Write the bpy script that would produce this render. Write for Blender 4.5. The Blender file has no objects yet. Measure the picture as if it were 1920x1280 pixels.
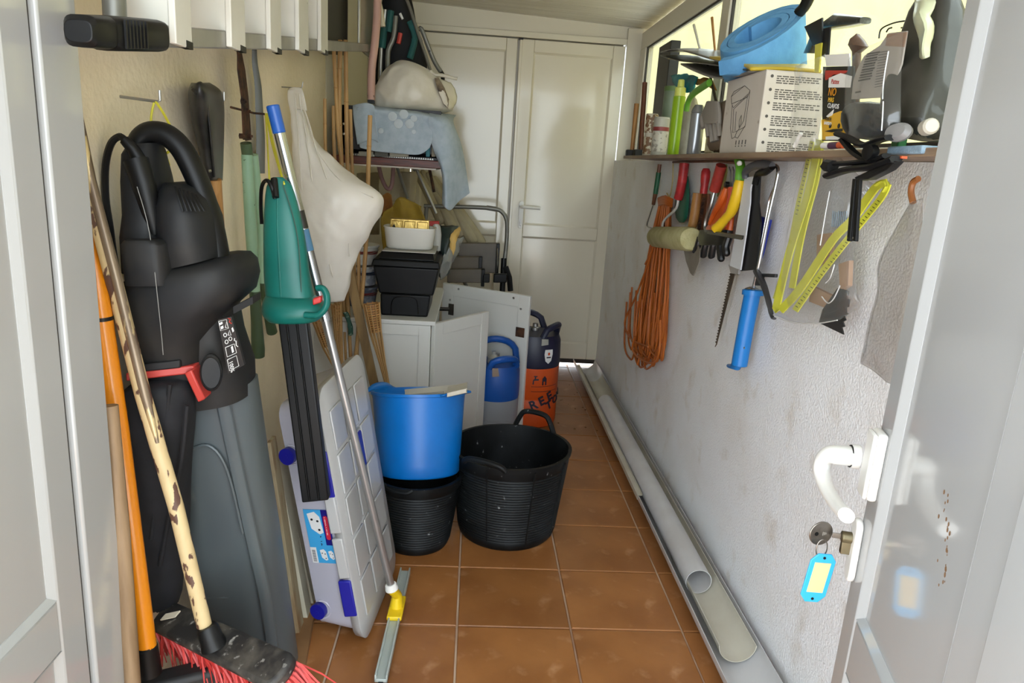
import bpy, bmesh, math, random
from mathutils import Vector, Matrix, noise
random.seed(7)
SC = bpy.context.scene
COL = SC.collection
# ---------------------------------------------------------------- camera
FPX = 1345.0
RW = [(0.99699, 0.04881, 0.05998), (-0.04323, -0.24526, 0.96849), (0.06199, -0.96823, -0.24243)]
def _ortho(r):
    x = Vector(r[0]).normalized(); y = Vector(r[1]); y = (y - x * y.dot(x)).normalized()
    return [x, y, Vector(r[2]) if False else x.cross(y) * (1 if x.cross(y).dot(Vector(r[2])) > 0 else -1)]
RW = _ortho(RW)
CAMP = Vector((0.0, 0.0, 1.35))
def ray(x, y):
    c = Vector((x - 960.0, y - 640.0, FPX))
    return Vector((RW[0].dot(c), RW[1].dot(c), RW[2].dot(c)))
def P(x, y, X=None, Y=None, Z=None):
    """world point of a surveyed photo point that lies at a known wall, depth or height"""
    d = ray(x, y)
    if X is not None: t = (X - CAMP.x) / d.x
    elif Y is not None: t = (Y - CAMP.y) / d.y
    else: t = (Z - CAMP.z) / d.z
    return CAMP + d * t
cd = bpy.data.cameras.new('camera'); cam = bpy.data.objects.new('camera', cd); COL.objects.link(cam)
cd.sensor_width = 36.0; cd.sensor_fit = 'HORIZONTAL'; cd.lens = 36.0 * FPX / 1920.0; cd.clip_start = 0.02
def _wc(v): return Vector((RW[0].dot(v), RW[1].dot(v), RW[2].dot(v)))
_x = _wc(Vector((1, 0, 0))); _y = _wc(Vector((0, -1, 0))); _z = _wc(Vector((0, 0, -1)))
m4 = Matrix(((_x.x, _y.x, _z.x, CAMP.x), (_x.y, _y.y, _z.y, CAMP.y), (_x.z, _y.z, _z.z, CAMP.z), (0, 0, 0, 1)))
cam.matrix_world = m4
SC.camera = cam
# ---------------------------------------------------------------- light
w = bpy.data.worlds.new('world'); SC.world = w; w.use_nodes = True
bg = w.node_tree.nodes['Background']; bg.inputs[0].default_value = (0.84, 0.93, 1.0, 1); bg.inputs[1].default_value = 2.0
sl = bpy.data.lights.new('sun', 'SUN'); sl.energy = 6.5; sl.angle = 0.01; sl.color = (1.0, 0.955, 0.88)
sun = bpy.data.objects.new('sun', sl); COL.objects.link(sun)
sun.rotation_euler = Vector((0.62, -0.22, -1.0)).to_track_quat('-Z', 'Y').to_euler()
SC.view_settings.view_transform = 'Standard'; SC.view_settings.look = 'None'
SC.view_settings.exposure = 1.65; SC.view_settings.gamma = 1.0; SC.view_settings.use_curve_mapping = False
# ---------------------------------------------------------------- helpers
def lin(h):
    h = h.lstrip('#'); o = []
    for i in (0, 2, 4):
        c = int(h[i:i + 2], 16) / 255.0
        o.append(c / 12.92 if c <= 0.04045 else ((c + 0.055) / 1.055) ** 2.4)
    return (o[0], o[1], o[2], 1.0)
def M(name, hx, rough=0.5, metal=0.0, hx2=None, ns=8.0, nlo=0.4, nhi=0.65, bump=None, trans=0.0, spec=0.5, coat=0.0, hx3=None, ns3=40.0, lo3=0.6, hi3=0.66, sss=0.0, stretch=None, rnd=0.0, emit=0.0):
    m = bpy.data.materials.new(name); m.use_nodes = True
    nt = m.node_tree; b = nt.nodes['Principled BSDF']
    b.inputs['Base Color'].default_value = lin(hx); b.inputs['Roughness'].default_value = rough
    b.inputs['Metallic'].default_value = metal; b.inputs['Specular IOR Level'].default_value = spec
    b.inputs['Coat Weight'].default_value = coat; b.inputs['Coat Roughness'].default_value = 0.05
    if sss: b.inputs['Subsurface Weight'].default_value = sss; b.inputs['Subsurface Radius'].default_value = (0.02, 0.02, 0.02)
    tc = nt.nodes.new('ShaderNodeTexCoord'); src = tc.outputs['Object']
    if stretch:
        mp = nt.nodes.new('ShaderNodeMapping'); mp.inputs['Scale'].default_value = stretch
        nt.links.new(src, mp.inputs['Vector']); src = mp.outputs['Vector']
    cur = None
    def layer(prev, a, bcol, sc, lo, hi):
        n = nt.nodes.new('ShaderNodeTexNoise'); n.inputs['Scale'].default_value = sc; n.inputs['Detail'].default_value = 5
        nt.links.new(src, n.inputs['Vector'])
        mr = nt.nodes.new('ShaderNodeMapRange'); mr.inputs['From Min'].default_value = lo; mr.inputs['From Max'].default_value = hi
        nt.links.new(n.outputs['Fac'], mr.inputs['Value'])
        mx = nt.nodes.new('ShaderNodeMix'); mx.data_type = 'RGBA'
        nt.links.new(mr.outputs['Result'], mx.inputs['Factor'])
        if prev is None: mx.inputs['A'].default_value = lin(a)
        else: nt.links.new(prev, mx.inputs['A'])
        mx.inputs['B'].default_value = lin(bcol)
        return mx.outputs['Result']
    if hx2: cur = layer(None, hx, hx2, ns, nlo, nhi)
    if hx3: cur = layer(cur, hx, hx3, ns3, lo3, hi3)
    if rnd:
        oi = nt.nodes.new('ShaderNodeObjectInfo'); hs = nt.nodes.new('ShaderNodeHueSaturation')
        mr = nt.nodes.new('ShaderNodeMapRange'); mr.inputs['To Min'].default_value = 1 - rnd; mr.inputs['To Max'].default_value = 1 + rnd
        nt.links.new(oi.outputs['Random'], mr.inputs['Value']); nt.links.new(mr.outputs['Result'], hs.inputs['Value'])
        if cur is None: hs.inputs['Color'].default_value = lin(hx)
        else: nt.links.new(cur, hs.inputs['Color'])
        cur = hs.outputs['Color']
    if cur is not None: nt.links.new(cur, b.inputs['Base Color'])
    if bump:
        n = nt.nodes.new('ShaderNodeTexNoise'); n.inputs['Scale'].default_value = bump[0]; n.inputs['Detail'].default_value = 4
        nt.links.new(src, n.inputs['Vector'])
        bp = nt.nodes.new('ShaderNodeBump'); bp.inputs['Strength'].default_value = bump[1]; bp.inputs['Distance'].default_value = bump[2] if len(bump) > 2 else 0.004
        nt.links.new(n.outputs['Fac'], bp.inputs['Height']); nt.links.new(bp.outputs['Normal'], b.inputs['Normal'])
    if trans:
        b.inputs['Alpha'].default_value = 1 - trans
    if emit:
        b.inputs['Emission Color'].default_value = lin(hx); b.inputs['Emission Strength'].default_value = emit
    return m
def FILM(name, hx, haze=0.06, rough=0.12, gloss=0.6):
    # thin clear film: mostly see-through, a little milky, shiny at a slant
    m = bpy.data.materials.new(name); m.use_nodes = True; nt = m.node_tree; nt.nodes.clear()
    N_ = nt.nodes.new; ou = N_('ShaderNodeOutputMaterial'); mx = N_('ShaderNodeMixShader'); m2 = N_('ShaderNodeMixShader'); tr = N_('ShaderNodeBsdfTransparent'); gl = N_('ShaderNodeBsdfGlossy'); df = N_('ShaderNodeBsdfDiffuse')
    lw = N_('ShaderNodeLayerWeight'); lw.inputs['Blend'].default_value = .5; pw = N_('ShaderNodeMath'); pw.operation = 'POWER'; pw.inputs[1].default_value = 4; ma = N_('ShaderNodeMath'); ma.operation = 'MULTIPLY_ADD'; ma.inputs[1].default_value = .28; ma.inputs[2].default_value = haze
    gl.inputs['Roughness'].default_value = rough; df.inputs['Color'].default_value = lin(hx); m2.inputs[0].default_value = gloss
    L_ = nt.links.new; L_(lw.outputs['Facing'], pw.inputs[0]); L_(pw.outputs[0], ma.inputs[0]); L_(ma.outputs[0], mx.inputs[0]); L_(df.outputs[0], m2.inputs[1]); L_(gl.outputs[0], m2.inputs[2]); L_(tr.outputs[0], mx.inputs[1]); L_(m2.outputs[0], mx.inputs[2]); L_(mx.outputs[0], ou.inputs[0])
    return m
def uv_dirs(n):
    n = n.normalized(); a = Vector((0, 0, 1)) if abs(n.z) < 0.9 else Vector((1, 0, 0))
    u = n.cross(a).normalized(); return u, n.cross(u).normalized()
def crom(p0, p1, p2, p3, t):
    return 0.5 * ((2 * p1) + (p2 - p0) * t + (2 * p0 - 5 * p1 + 4 * p2 - p3) * t * t + (3 * p1 - p0 - 3 * p2 + p3) * t ** 3)
def smooth(pts, k=5):
    """Catmull-Rom through the given points (vectors or numbers)"""
    pts = [Vector(p) if isinstance(p, tuple) else p for p in pts]; n = len(pts)
    if n < 3: return list(pts)
    out = []
    for i in range(n - 1):
        a = pts[max(i - 1, 0)]; b = pts[i]; c = pts[i + 1]; d = pts[min(i + 2, n - 1)]
        for j in range(k): out.append(crom(a, b, c, d, j / k))
    out.append(pts[-1]); return out
TS = 1.0
class MB:
    def __init__(s): s.v = []; s.f = []; s.m = []; s.cm = 0
    def add(s, vs, fs):
        o = len(s.v); s.v += [Vector(v) for v in vs]
        for f in fs: s.f.append([o + i for i in f]); s.m.append(s.cm)
        return s
    def obox(s, o, a, b, c):
        o = Vector(o); a = Vector(a); b = Vector(b); c = Vector(c)
        vs = [o, o + a, o + a + b, o + b, o + c, o + a + c, o + a + b + c, o + b + c]
        fs = [(0, 3, 2, 1), (4, 5, 6, 7), (0, 1, 5, 4), (1, 2, 6, 5), (2, 3, 7, 6), (3, 0, 4, 7)]
        if a.cross(b).dot(c) < 0: fs = [f[::-1] for f in fs]
        return s.add(vs, fs)
    def box(s, x0, x1, y0, y1, z0, z1):
        return s.obox((x0, y0, z0), (x1 - x0, 0, 0), (0, y1 - y0, 0), (0, 0, z1 - z0))
    def prism(s, pts, vec):
        vec = Vector(vec); pts = [Vector(p) for p in pts]; n = len(pts)
        nr = Vector((0, 0, 0))
        for i in range(n): nr += (pts[i] - pts[0]).cross(pts[(i + 1) % n] - pts[0])
        if nr.dot(vec) > 0: pts = pts[::-1]
        vs = pts + [p + vec for p in pts]
        fs = [tuple(range(n)), tuple(range(2 * n - 1, n - 1, -1))] + [(i, n + i, n + (i + 1) % n, (i + 1) % n) for i in range(n)]
        return s.add(vs, fs)
    def tube(s, path, r, n=10, cap=True, flat=1.0, flatdir=None):
        path = [Vector(p) for p in path]; k = len(path)
        rs = r if isinstance(r, (list, tuple)) else [r] * k
        rs = [q * TS for q in rs]
        if len(rs) != k: rs = [rs[0] + (rs[-1] - rs[0]) * i / (k - 1) for i in range(k)]
        t0 = (path[1] - path[0]).normalized(); u, w_ = uv_dirs(t0)
        if flatdir is not None:
            fd = Vector(flatdir); w_ = (fd - t0 * fd.dot(t0)).normalized(); u = w_.cross(t0).normalized()
        vs = []; fs = []
        for i, p in enumerate(path):
            t = (path[min(i + 1, k - 1)] - path[max(i - 1, 0)])
            if t.length < 1e-9: t = t0
            t.normalize()
            if flatdir is not None:
                fd = Vector(flatdir); w2 = fd - t * fd.dot(t)
                if w2.length > 1e-4: w_ = w2.normalized()
                u = w_.cross(t).normalized()
            else:
                u = (u - t * u.dot(t)).normalized(); w_ = t.cross(u).normalized()
            for j in range(n):
                a = 2 * math.pi * j / n
                vs.append(p + (u * math.cos(a) + w_ * math.sin(a) * flat) * rs[i])
        for i in range(k - 1):
            for j in range(n):
                a = i * n + j; b = i * n + (j + 1) % n
                fs.append((a, b, b + n, a + n))
        if cap: fs.append(tuple(range(n))[::-1]); fs.append(tuple(range((k - 1) * n, k * n)))
        return s.add(vs, fs)
    def lathe(s, prof, c=(0, 0, 0), axis=(0, 0, 1), n=28, cap=True, sq=(1, 1), wob=0.0):
        c = Vector(c); ax = Vector(axis).normalized()
        if abs(ax.z) > 0.999: u, w_ = Vector((1, 0, 0)), Vector((0, 1, 0)) * (1 if ax.z > 0 else -1)
        else: u, w_ = uv_dirs(ax)
        if u.cross(w_).dot(ax) < 0: w_ = -w_
        vs = []; fs = []; k = len(prof)
        for r, h in prof:
            for j in range(n):
                a = 2 * math.pi * j / n
                rr = r * (1 + wob * math.sin(2 * a + 0.7) + wob * 0.5 * math.sin(3 * a))
                vs.append(c + ax * h + (u * math.cos(a) * sq[0] + w_ * math.sin(a) * sq[1]) * rr)
        for i in range(k - 1):
            for j in range(n):
                a = i * n + j; b = i * n + (j + 1) % n
                fs.append((a, b, b + n, a + n))
        if cap: fs.append(tuple(range(n))[::-1]); fs.append(tuple(range((k - 1) * n, k * n)))
        return s.add(vs, fs)
    def loft(s, secs, n=24, pw=2.0, cap=True):
        """secs: (centre, half axis a, half axis b)"""
        vs = []; fs = []; k = len(secs)
        for sc in secs:
            c, a, b = Vector(sc[0]), Vector(sc[1]), Vector(sc[2]); q = sc[3] if len(sc) > 3 else pw
            for j in range(n):
                t = 2 * math.pi * j / n; ct = math.cos(t); st = math.sin(t)
                x = math.copysign(abs(ct) ** (2 / q), ct); y = math.copysign(abs(st) ** (2 / q), st)
                vs.append(c + a * x + b * y)
        for i in range(k - 1):
            for j in range(n):
                a = i * n + j; b = i * n + (j + 1) % n
                fs.append((a, b, b + n, a + n))
        if cap: fs.append(tuple(range(n))[::-1]); fs.append(tuple(range((k - 1) * n, k * n)))
        return s.add(vs, fs)
    def sheet(s, rows, k=4, ks=None):
        rows = [smooth([Vector(p) for p in r], k) for r in rows]
        nc = len(rows[0]); cols = [smooth([r[j] for r in rows], ks or k) for j in range(nc)]
        nr = len(cols[0]); vs = [cols[j][i] for i in range(nr) for j in range(nc)]
        fs = [(i * nc + j, i * nc + j + 1, (i + 1) * nc + j + 1, (i + 1) * nc + j) for i in range(nr - 1) for j in range(nc - 1)]
        return s.add(vs, fs)
    def ball(s, c, r, n=14, sc=(1, 1, 1)):
        c = Vector(c); k = n // 2; vs = []; fs = []
        for i in range(k + 1):
            th = math.pi * (0.02 + 0.96 * i / k)
            for j in range(n):
                a = 2 * math.pi * j / n
                vs.append(c + Vector((math.sin(th) * math.cos(a) * sc[0], math.sin(th) * math.sin(a) * sc[1], -math.cos(th) * sc[2])) * r)
        for i in range(k):
            for j in range(n):
                a = i * n + j; b = i * n + (j + 1) % n
                fs.append((a, b, b + n, a + n))
        fs.append(tuple(range(n))[::-1]); fs.append(tuple(range(k * n, (k + 1) * n)))
        return s.add(vs, fs)
    def crumple(s, amp, sc=8.0, seed=0.0):
        o = Vector((seed * 3.1, seed * 1.7, seed))
        for v in s.v:
            q = v * sc + o
            v += noise.noise_vector(q) * amp + noise.noise_vector(q * 2.3) * amp * 0.4
        return s
    def wrinkle(s, amp, sc=10.0, seed=0.0, st=(1, 1, 1)):
        # sharp folds: ridged noise pushed along the direction away from the local centre line
        cx = sum(v.x for v in s.v) / len(s.v); cy = sum(v.y for v in s.v) / len(s.v)
        for v in s.v:
            q = Vector((v.x * st[0], v.y * st[1], v.z * st[2])) * sc + Vector((seed, seed * 2, -seed))
            r = 1 - 2.4 * abs(noise.noise(q)) + .5 * (1 - 2.4 * abs(noise.noise(q * 2.1)))
            d = Vector((v.x - cx, v.y - cy, 0)); d = d.normalized() if d.length > 1e-5 else Vector((0, 0, 1))
            v += d * (r * amp)
        return s
    def build(s, name, mat, parent=None, label=None, cat=None, group=None, kind=None, bevel=0, seg=2, solid=0, sm=True, ang=35, sub=0, off=0.0):
        me = bpy.data.meshes.new(name)
        if parent is not None: o0 = world_loc(parent)
        else:
            xs = [v.x for v in s.v]; ys = [v.y for v in s.v]; zs = [v.z for v in s.v]
            o0 = Vector(((min(xs) + max(xs)) / 2, (min(ys) + max(ys)) / 2, min(zs)))
        me.from_pydata([tuple(v - o0) for v in s.v], [], s.f)
        mats = mat if isinstance(mat, (list, tuple)) else [mat]
        for q in mats: me.materials.append(q)
        me.polygons.foreach_set('material_index', s.m)
        me.polygons.foreach_set('use_smooth', [bool(sm)] * len(me.polygons))
        me.validate(); me.update()
        bm = bmesh.new(); bm.from_mesh(me)
        if not solid: bmesh.ops.recalc_face_normals(bm, faces=bm.faces)
        bm.to_mesh(me); bm.free()
        if sm: me.set_sharp_from_angle(angle=math.radians(ang))
        o = bpy.data.objects.new(name, me); COL.objects.link(o)
        if parent is not None: o.parent = parent
        else: o.location = o0
        if solid: q = o.modifiers.new('s', 'SOLIDIFY'); q.thickness = solid; q.offset = off
        if bevel: q = o.modifiers.new('b', 'BEVEL'); q.width = bevel; q.segments = seg; q.limit_method = 'ANGLE'; q.angle_limit = 0.6
        if sub: q = o.modifiers.new('u', 'SUBSURF'); q.levels = sub; q.render_levels = sub
        tag(o, label, cat, group, kind)
        return o
def tag(o, label=None, cat=None, group=None, kind=None):
    if label: o['label'] = label
    if cat: o['category'] = cat
    if group: o['group'] = group
    if kind: o['kind'] = kind
def world_loc(o):
    l = Vector(o.location)
    while o.parent is not None: o = o.parent; l += Vector(o.location)
    return l
def T(name, label, cat, loc, group=None):
    o = bpy.data.objects.new(name, None); COL.objects.link(o); o.location = Vector(loc); o.empty_display_size = 0.05
    tag(o, label, cat, group); return o
def sec(xl, xr, y, Y, d, y2=None, pw=2.0):
    a = P(xl, y, Y=Y); b = P(xr, y if y2 is None else y2, Y=Y)
    return ((a + b) / 2, (b - a) / 2, Vector((0, d, 0)), pw)
def secx(xl, xr, y, X, d, y2=None, pw=2.0):
    a = P(xl, y, X=X); b = P(xr, y if y2 is None else y2, X=X)
    return ((a + b) / 2, (b - a) / 2, Vector((d, 0, 0)), pw)
def fine(secs, k=4):
    cs = smooth([x[0] for x in secs], k); a_ = smooth([x[1] for x in secs], k); b_ = smooth([x[2] for x in secs], k); p_ = smooth([float(x[3]) if len(x) > 3 else 2.0 for x in secs], k)
    return list(zip(cs, a_, b_, p_))
def PX(pts, X): return [P(x, y, X=X) for x, y in pts]
def PY(pts, Y): return [P(x, y, Y=Y) for x, y in pts]
def text(body, size, pos, xd, yd, mat, parent, name='lettering', th=0.0003, align='LEFT', bold=0.0):
    cu = bpy.data.curves.new('t', 'FONT'); cu.body = body; cu.size = size; cu.extrude = th; cu.align_x = align; cu.resolution_u = 2; cu.offset = bold
    o = bpy.data.objects.new('t', cu); COL.objects.link(o)
    me = bpy.data.meshes.new_from_object(o); bpy.data.objects.remove(o)
    xd = Vector(xd).normalized(); yd = Vector(yd).normalized(); zd = xd.cross(yd).normalized()
    L = world_loc(parent)
    R_ = Matrix(((xd.x, yd.x, zd.x, 0), (xd.y, yd.y, zd.y, 0), (xd.z, yd.z, zd.z, 0), (0, 0, 0, 1)))
    me.transform(Matrix.Translation(Vector(pos) - L) @ R_)
    me.materials.clear(); me.materials.append(mat); me.name = name
    ob = bpy.data.objects.new(name, me); COL.objects.link(ob); ob.parent = parent
    return ob
# ---------------------------------------------------------------- materials
WALLL = M('painted_plaster_cream', '#F5E7CC', 0.7, hx2='#E8D9BB', ns=3, bump=(55, 0.5, 0.006))
WALLR = M('painted_plaster_white', '#F4F5F7', 0.75, hx2='#ECEAE8', ns=3.5, nlo=0.42, nhi=0.7, hx3='#D9D0C4', ns3=9, lo3=0.58, hi3=0.85, bump=(150, 0.8, 0.004))
ALU = M('white_lacquered_aluminium', '#DAD2BE', 0.13, spec=0.5, coat=0.3)
ALUD = M('white_lacquered_frame', '#D6CEBA', 0.25)
GASK = M('dark_rubber_seal', '#2A241F', 0.6)
TILE = M('terracotta_tile', '#A06A3A', 0.36, hx2='#8E5B30', ns=5, hx3='#B28259', ns3=14, lo3=0.58, hi3=0.75, bump=(30, 0.15, 0.003), rnd=0.10)
GROUT = M('grout', '#CDB59C', 0.85, hx2='#A5826A', ns=4)
ALUF = M('darkened_lacquer_leaf', '#AAABAA', 0.13, spec=0.5, coat=0.3)  # white lacquer of the front leaves, colour darkened to offset their stronger daylight
CEIL = M('ceiling_panel', '#CBC5B6', 0.45, hx2='#BEB7A7', ns=2, stretch=(1, 12, 1))
WHPL = M('white_plastic', '#E4E2DC', 0.35)
BLPL = M('black_plastic', '#0B0B0C', 0.42, hx2='#141414', ns=12, spec=.3)
BLDUST = M('dusty_black_plastic', '#1B1C1D', 0.6, hx2='#34312D', ns=9, nlo=0.48, nhi=0.8)
CHROME = M('chrome', '#B8BABD', 0.22, 0.95)
STEEL = M('zinc_steel', '#9B9A97', 0.35, 0.8)
RUST = M('rusty_steel', '#5A3A26', 0.75, 0.35, hx2='#2E211B', ns=40)
BAMB = M('bamboo', '#B08A56', 0.55, hx2='#8F6B3F', ns=14, stretch=(1, 1, 0.2))
WOOD = M('pale_wood', '#B98A52', 0.55, hx2='#A2733F', ns=10, stretch=(8, 8, 0.6))
BROWN = M('dark_red_brown_wood', '#4A241A', 0.45, hx2='#34170F', ns=12, stretch=(1, 10, 10))
PVC = M('grey_white_pvc', '#C9C8C8', 0.4, hx2='#BDBAB7', ns=5)
PVCB = M('cream_pvc', '#C6C1B2', 0.4, hx2='#B8B1A0', ns=5)
PVCI = M('pvc_inside_blue_grey', '#AEB7C4', 0.4)
GREYT = M('grey_tube', '#77766F', 0.4, 0.4)
# ================================================================ STRUCTURE
XL, XR, YB = -0.70, 0.885, 4.77
fl = MB().box(-0.95, 1.1, -0.9, 4.86, -0.05, -0.006).build('floor', GROUT, kind='structure', sm=False)
tx0, tw, ty0, td = 0.006, 0.3425, 1.872, 0.318
gt = 0.006; tile_mesh = {}
for i in range(-3, 3):
    for j in range(-8, 10):
        xa, xb = tx0 + i * tw + gt / 2, tx0 + (i + 1) * tw - gt / 2
        ya, yb = ty0 + j * td + gt / 2, ty0 + (j + 1) * td - gt / 2
        xb = min(xb, XR - 0.001); xa = max(xa, XL + 0.001); yb = min(yb, 4.85)
        if xb - xa < 0.02 or yb - ya < 0.02: continue
        key = (round(xb - xa, 3), round(yb - ya, 3))
        cx, cy = (xa + xb) / 2, (ya + yb) / 2
        if key not in tile_mesh:
            o = MB().box(xa, xb, ya, yb, -0.006, 0.0).build('tile', TILE, fl, sm=False)
            bm = bmesh.new(); bm.from_mesh(o.data)
            bmesh.ops.translate(bm, vec=world_loc(fl) - Vector((cx, cy, 0)), verts=bm.verts)
            bmesh.ops.bevel(bm, geom=[e for e in bm.edges if all(v.co.z > -0.001 for v in e.verts)], offset=0.0025, segments=1, affect='EDGES')
            bm.to_mesh(o.data); bm.free(); tile_mesh[key] = o.data
        else:
            o = bpy.data.objects.new('tile', tile_mesh[key]); COL.objects.link(o); o.parent = fl
        o.location = Vector((cx, cy, random.uniform(-0.0008, 0.0006))) - world_loc(fl)
WLy = 3.45
MB().box(XL - 0.15, XL, 0.25, WLy, 0.0, 2.45).build('wall_left', WALLL, kind='structure', sm=False)
MB().box(XL - 0.15, XL - 0.012, WLy, YB, 0.0, 2.45).box(XL - 0.012, XL, WLy + 0.02, WLy + 0.12, 0, 2.3).build('trim_1', M('cream_panel', '#D2CAB4', 0.3), kind='structure', bevel=0.002)
MB().box(XR, XR + 0.19, 0.25, YB + 0.02, 0.0, 1.40).build('wall_right', WALLR, kind='structure', sm=False)
# back wall: band above the door, jambs
XW = 0.985
MB().box(XL - 0.15, 1.12, YB + 0.01, YB + 0.12, 2.13, 2.6).box(XL - 0.15, -0.47, YB + 0.01, YB + 0.12, 0, 2.13).build('wall_back', ALUD, kind='structure', sm=False)
MB().box(0.895, 0.99, YB - 0.012, YB + 0.10, 0, 2.20).box(-0.47, 0.895, YB - 0.012, YB + 0.10, 2.10, 2.135).box(-0.47, -0.43, YB - 0.012, YB + 0.10, 0, 2.10).build('trim_2', ALUD, kind='structure', bevel=0.003)
# ceiling of overlapping strips, slightly lower on the window side
ce = MB().obox((XL - 0.15, 0.15, 2.262 + 0.03), (1.95, 0, -0.075), (0, 4.8, 0), (0, 0, 0.06)).build('ceiling', CEIL, kind='structure', sm=False)
for k in range(24):
    y0 = 0.15 + k * 0.2
    MB().obox((XL - 0.02, y0 + 0.002, 2.257 + 0.014), (1.80, 0, -0.069), (0, 0.194, 0), (0, 0, 0.022)).build('ceiling_panel', CEIL, ce, bevel=0.003, seg=1, sm=False)
# ---- framed door leaves (stiles, rails, raised panels); s along the leaf, n out of the visible face
def frame_leaf(name, o, sd, nd, segs_s, segs_z, th, mat, rail=None, pmat=None, bev=0.004):
    """segs_s: [stile0 start, panel start, panel end, stile1 end]; segs_z: list of panel (z0,z1); o at z=0"""
    o = Vector(o); sd = Vector(sd).normalized(); nd = Vector(nd).normalized()
    s0, s1, s2, s3 = segs_s; zb, zt = segs_z[0][0] - 0.09 if rail is None else rail[0], rail[1]
    up = Vector((0, 0, 1))
    def bx(mb, a, b, z0, z1, n0, n1): mb.obox(o + sd * a + up * z0 + nd * n0, sd * (b - a), up * (z1 - z0), nd * (n1 - n0))
    core = MB(); bx(core, s0 + 0.004, s3 - 0.004, zb + 0.004, zt - 0.004, -th, -0.016); root = core.build(name, mat, kind='structure', sm=False)
    for a, b in ((s0, s1), (s2, s3)):
        m = MB(); bx(m, a, b, zb, zt, -0.02, 0); m.build('stile', mat, root, bevel=bev)
    zz = [zb] + [z for q in segs_z for z in q] + [zt]
    for i in range(0, len(zz), 2):
        m = MB(); bx(m, s1, s2, zz[i], zz[i + 1], -0.02, -0.0006); m.build('rail', mat, root, bevel=bev)
    for z0, z1 in segs_z:
        # sloping bead round the panel, then the flat panel
        b = 0.010; m = MB()
        def q(a, z, n): return o + sd * a + up * z + nd * n
        for (a0, z0_, a1, z1_, ia0, iz0, ia1, iz1) in ((s1, z0, s2, z0, s1 + b, z0 + b, s2 - b, z0 + b), (s2, z0, s2, z1, s2 - b, z0 + b, s2 - b, z1 - b), (s2, z1, s1, z1, s2 - b, z1 - b, s1 + b, z1 - b), (s1, z1, s1, z0, s1 + b, z1 - b, s1 + b, z0 + b)):
            m.add([q(a0, z0_, -0.001), q(a1, z1_, -0.001), q(ia1, iz1, -0.009), q(ia0, iz0, -0.009), q(a0, z0_, -0.02), q(a1, z1_, -0.02), q(ia1, iz1, -0.02), q(ia0, iz0, -0.02)],
                  [(0, 1, 2, 3), (4, 7, 6, 5), (0, 4, 5, 1), (1, 5, 6, 2), (2, 6, 7, 3), (3, 7, 4, 0)])
        m.build('bead', mat, root, sm=False)
        m = MB(); bx(m, s1 + b, s2 - b, z0 + b, z1 - b, -0.018, -0.010); m.build('panel', pmat or mat, root)
    return root
# back double door: right leaf wide, left leaf partly hidden
for nm, xa, xb in (('door_3', -0.425, 0.213), ('door_4', 0.223, 0.890)):
    z0 = 0.052
    xi0, xi1 = (xa + 0.06, xb - 0.07) if nm == 'door_3' else (xa + 0.095, xb - 0.075)
    r = frame_leaf(nm, (xa, YB, 0), (1, 0, 0), (0, -1, 0), (0, xi0 - xa, xi1 - xa, xb - xa), [(z0 + 0.11, 0.875), (0.955, 2.02)], 0.045, ALU, rail=(z0, 2.093))
    MB().box(xa, xb, YB + 0.005, YB + 0.018, 0.022, z0).build('draught_brush', GASK, r)
    if nm == 'door_4':
        MB().box(xa + 0.002, xa + 0.02, YB - 0.010, YB, 0.06, 2.09).build('cover_strip', ALU, r, bevel=0.003)
        MB().box(xa - 0.006, xa + 0.022, YB - 0.012, YB + 0.01, 2.086, 2.097).build('bolt_keep', GASK, r)
        hx = 0.30
        mb = MB().loft([((hx, YB - 0.002, 0.94), (0.016, 0, 0), (0, 0, 0.004), 2), ((hx, YB - 0.012, 0.94), (0.015, 0, 0), (0, 0, 0.004), 2)])
        pl = MB(); pl.prism([(hx + 0.016 * math.cos(a), YB - 0.001, 1.035 + (0.115 if math.sin(a) > 0 else -0.115) * 0 + (0.055 if math.sin(a) >= 0 else -0.055) + 0.016 * math.sin(a)) for a in [math.pi * k / 8 for k in range(16)]], (0, -0.010, 0))
        hp = pl.build('handle_plate', WHPL, r, bevel=0.002)
        MB().tube(smooth([(hx, YB - 0.010, 1.07), (hx, YB - 0.045, 1.07), (hx + 0.02, YB - 0.055, 1.07), (hx + 0.12, YB - 0.052, 1.067)], 4), 0.010).build('lever', WHPL, hp)
        MB().prism([(hx + 0.015 * math.cos(a), YB - 0.001, 0.965 + (0.022 if math.sin(a) >= 0 else -0.022) + 0.015 * math.sin(a)) for a in [math.pi * k / 8 for k in range(16)]], (0, -0.008, 0)).build('lock_plate', WHPL, r, bevel=0.002)
        MB().box(hx - 0.005, hx + 0.005, YB - 0.014, YB - 0.008, 0.945, 0.985).build('lock_cylinder', STEEL, r, bevel=0.002)
MB().box(-0.42, 0.885, YB + 0.05, YB + 0.06, 0.052, 2.1).build('light_leak_stop', ALUD, kind='structure', sm=False)  # unseen panel added behind the back doors to block light leaks
# front left leaf, opened flat along the left wall
frame_leaf('door_1', (-0.6, 0.30, 0), (0, 1, 0), (1, 0, 0), (0, 0.075, 0.685, 0.752), [(0.10, 0.578), (0.666, 2.0)], 0.045, ALUF, rail=(0.02, 2.10))
mb = MB().box(-0.644, -0.605, 1.0525, 1.060, 0.02, 2.10); g = mb.build('trim_3', GASK, kind='structure', sm=False)
MB().box(-0.642, -0.594, 1.0605, 1.160, 0.02, 2.10).build('trim_4', ALUF, kind='structure', bevel=0.004)
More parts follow.
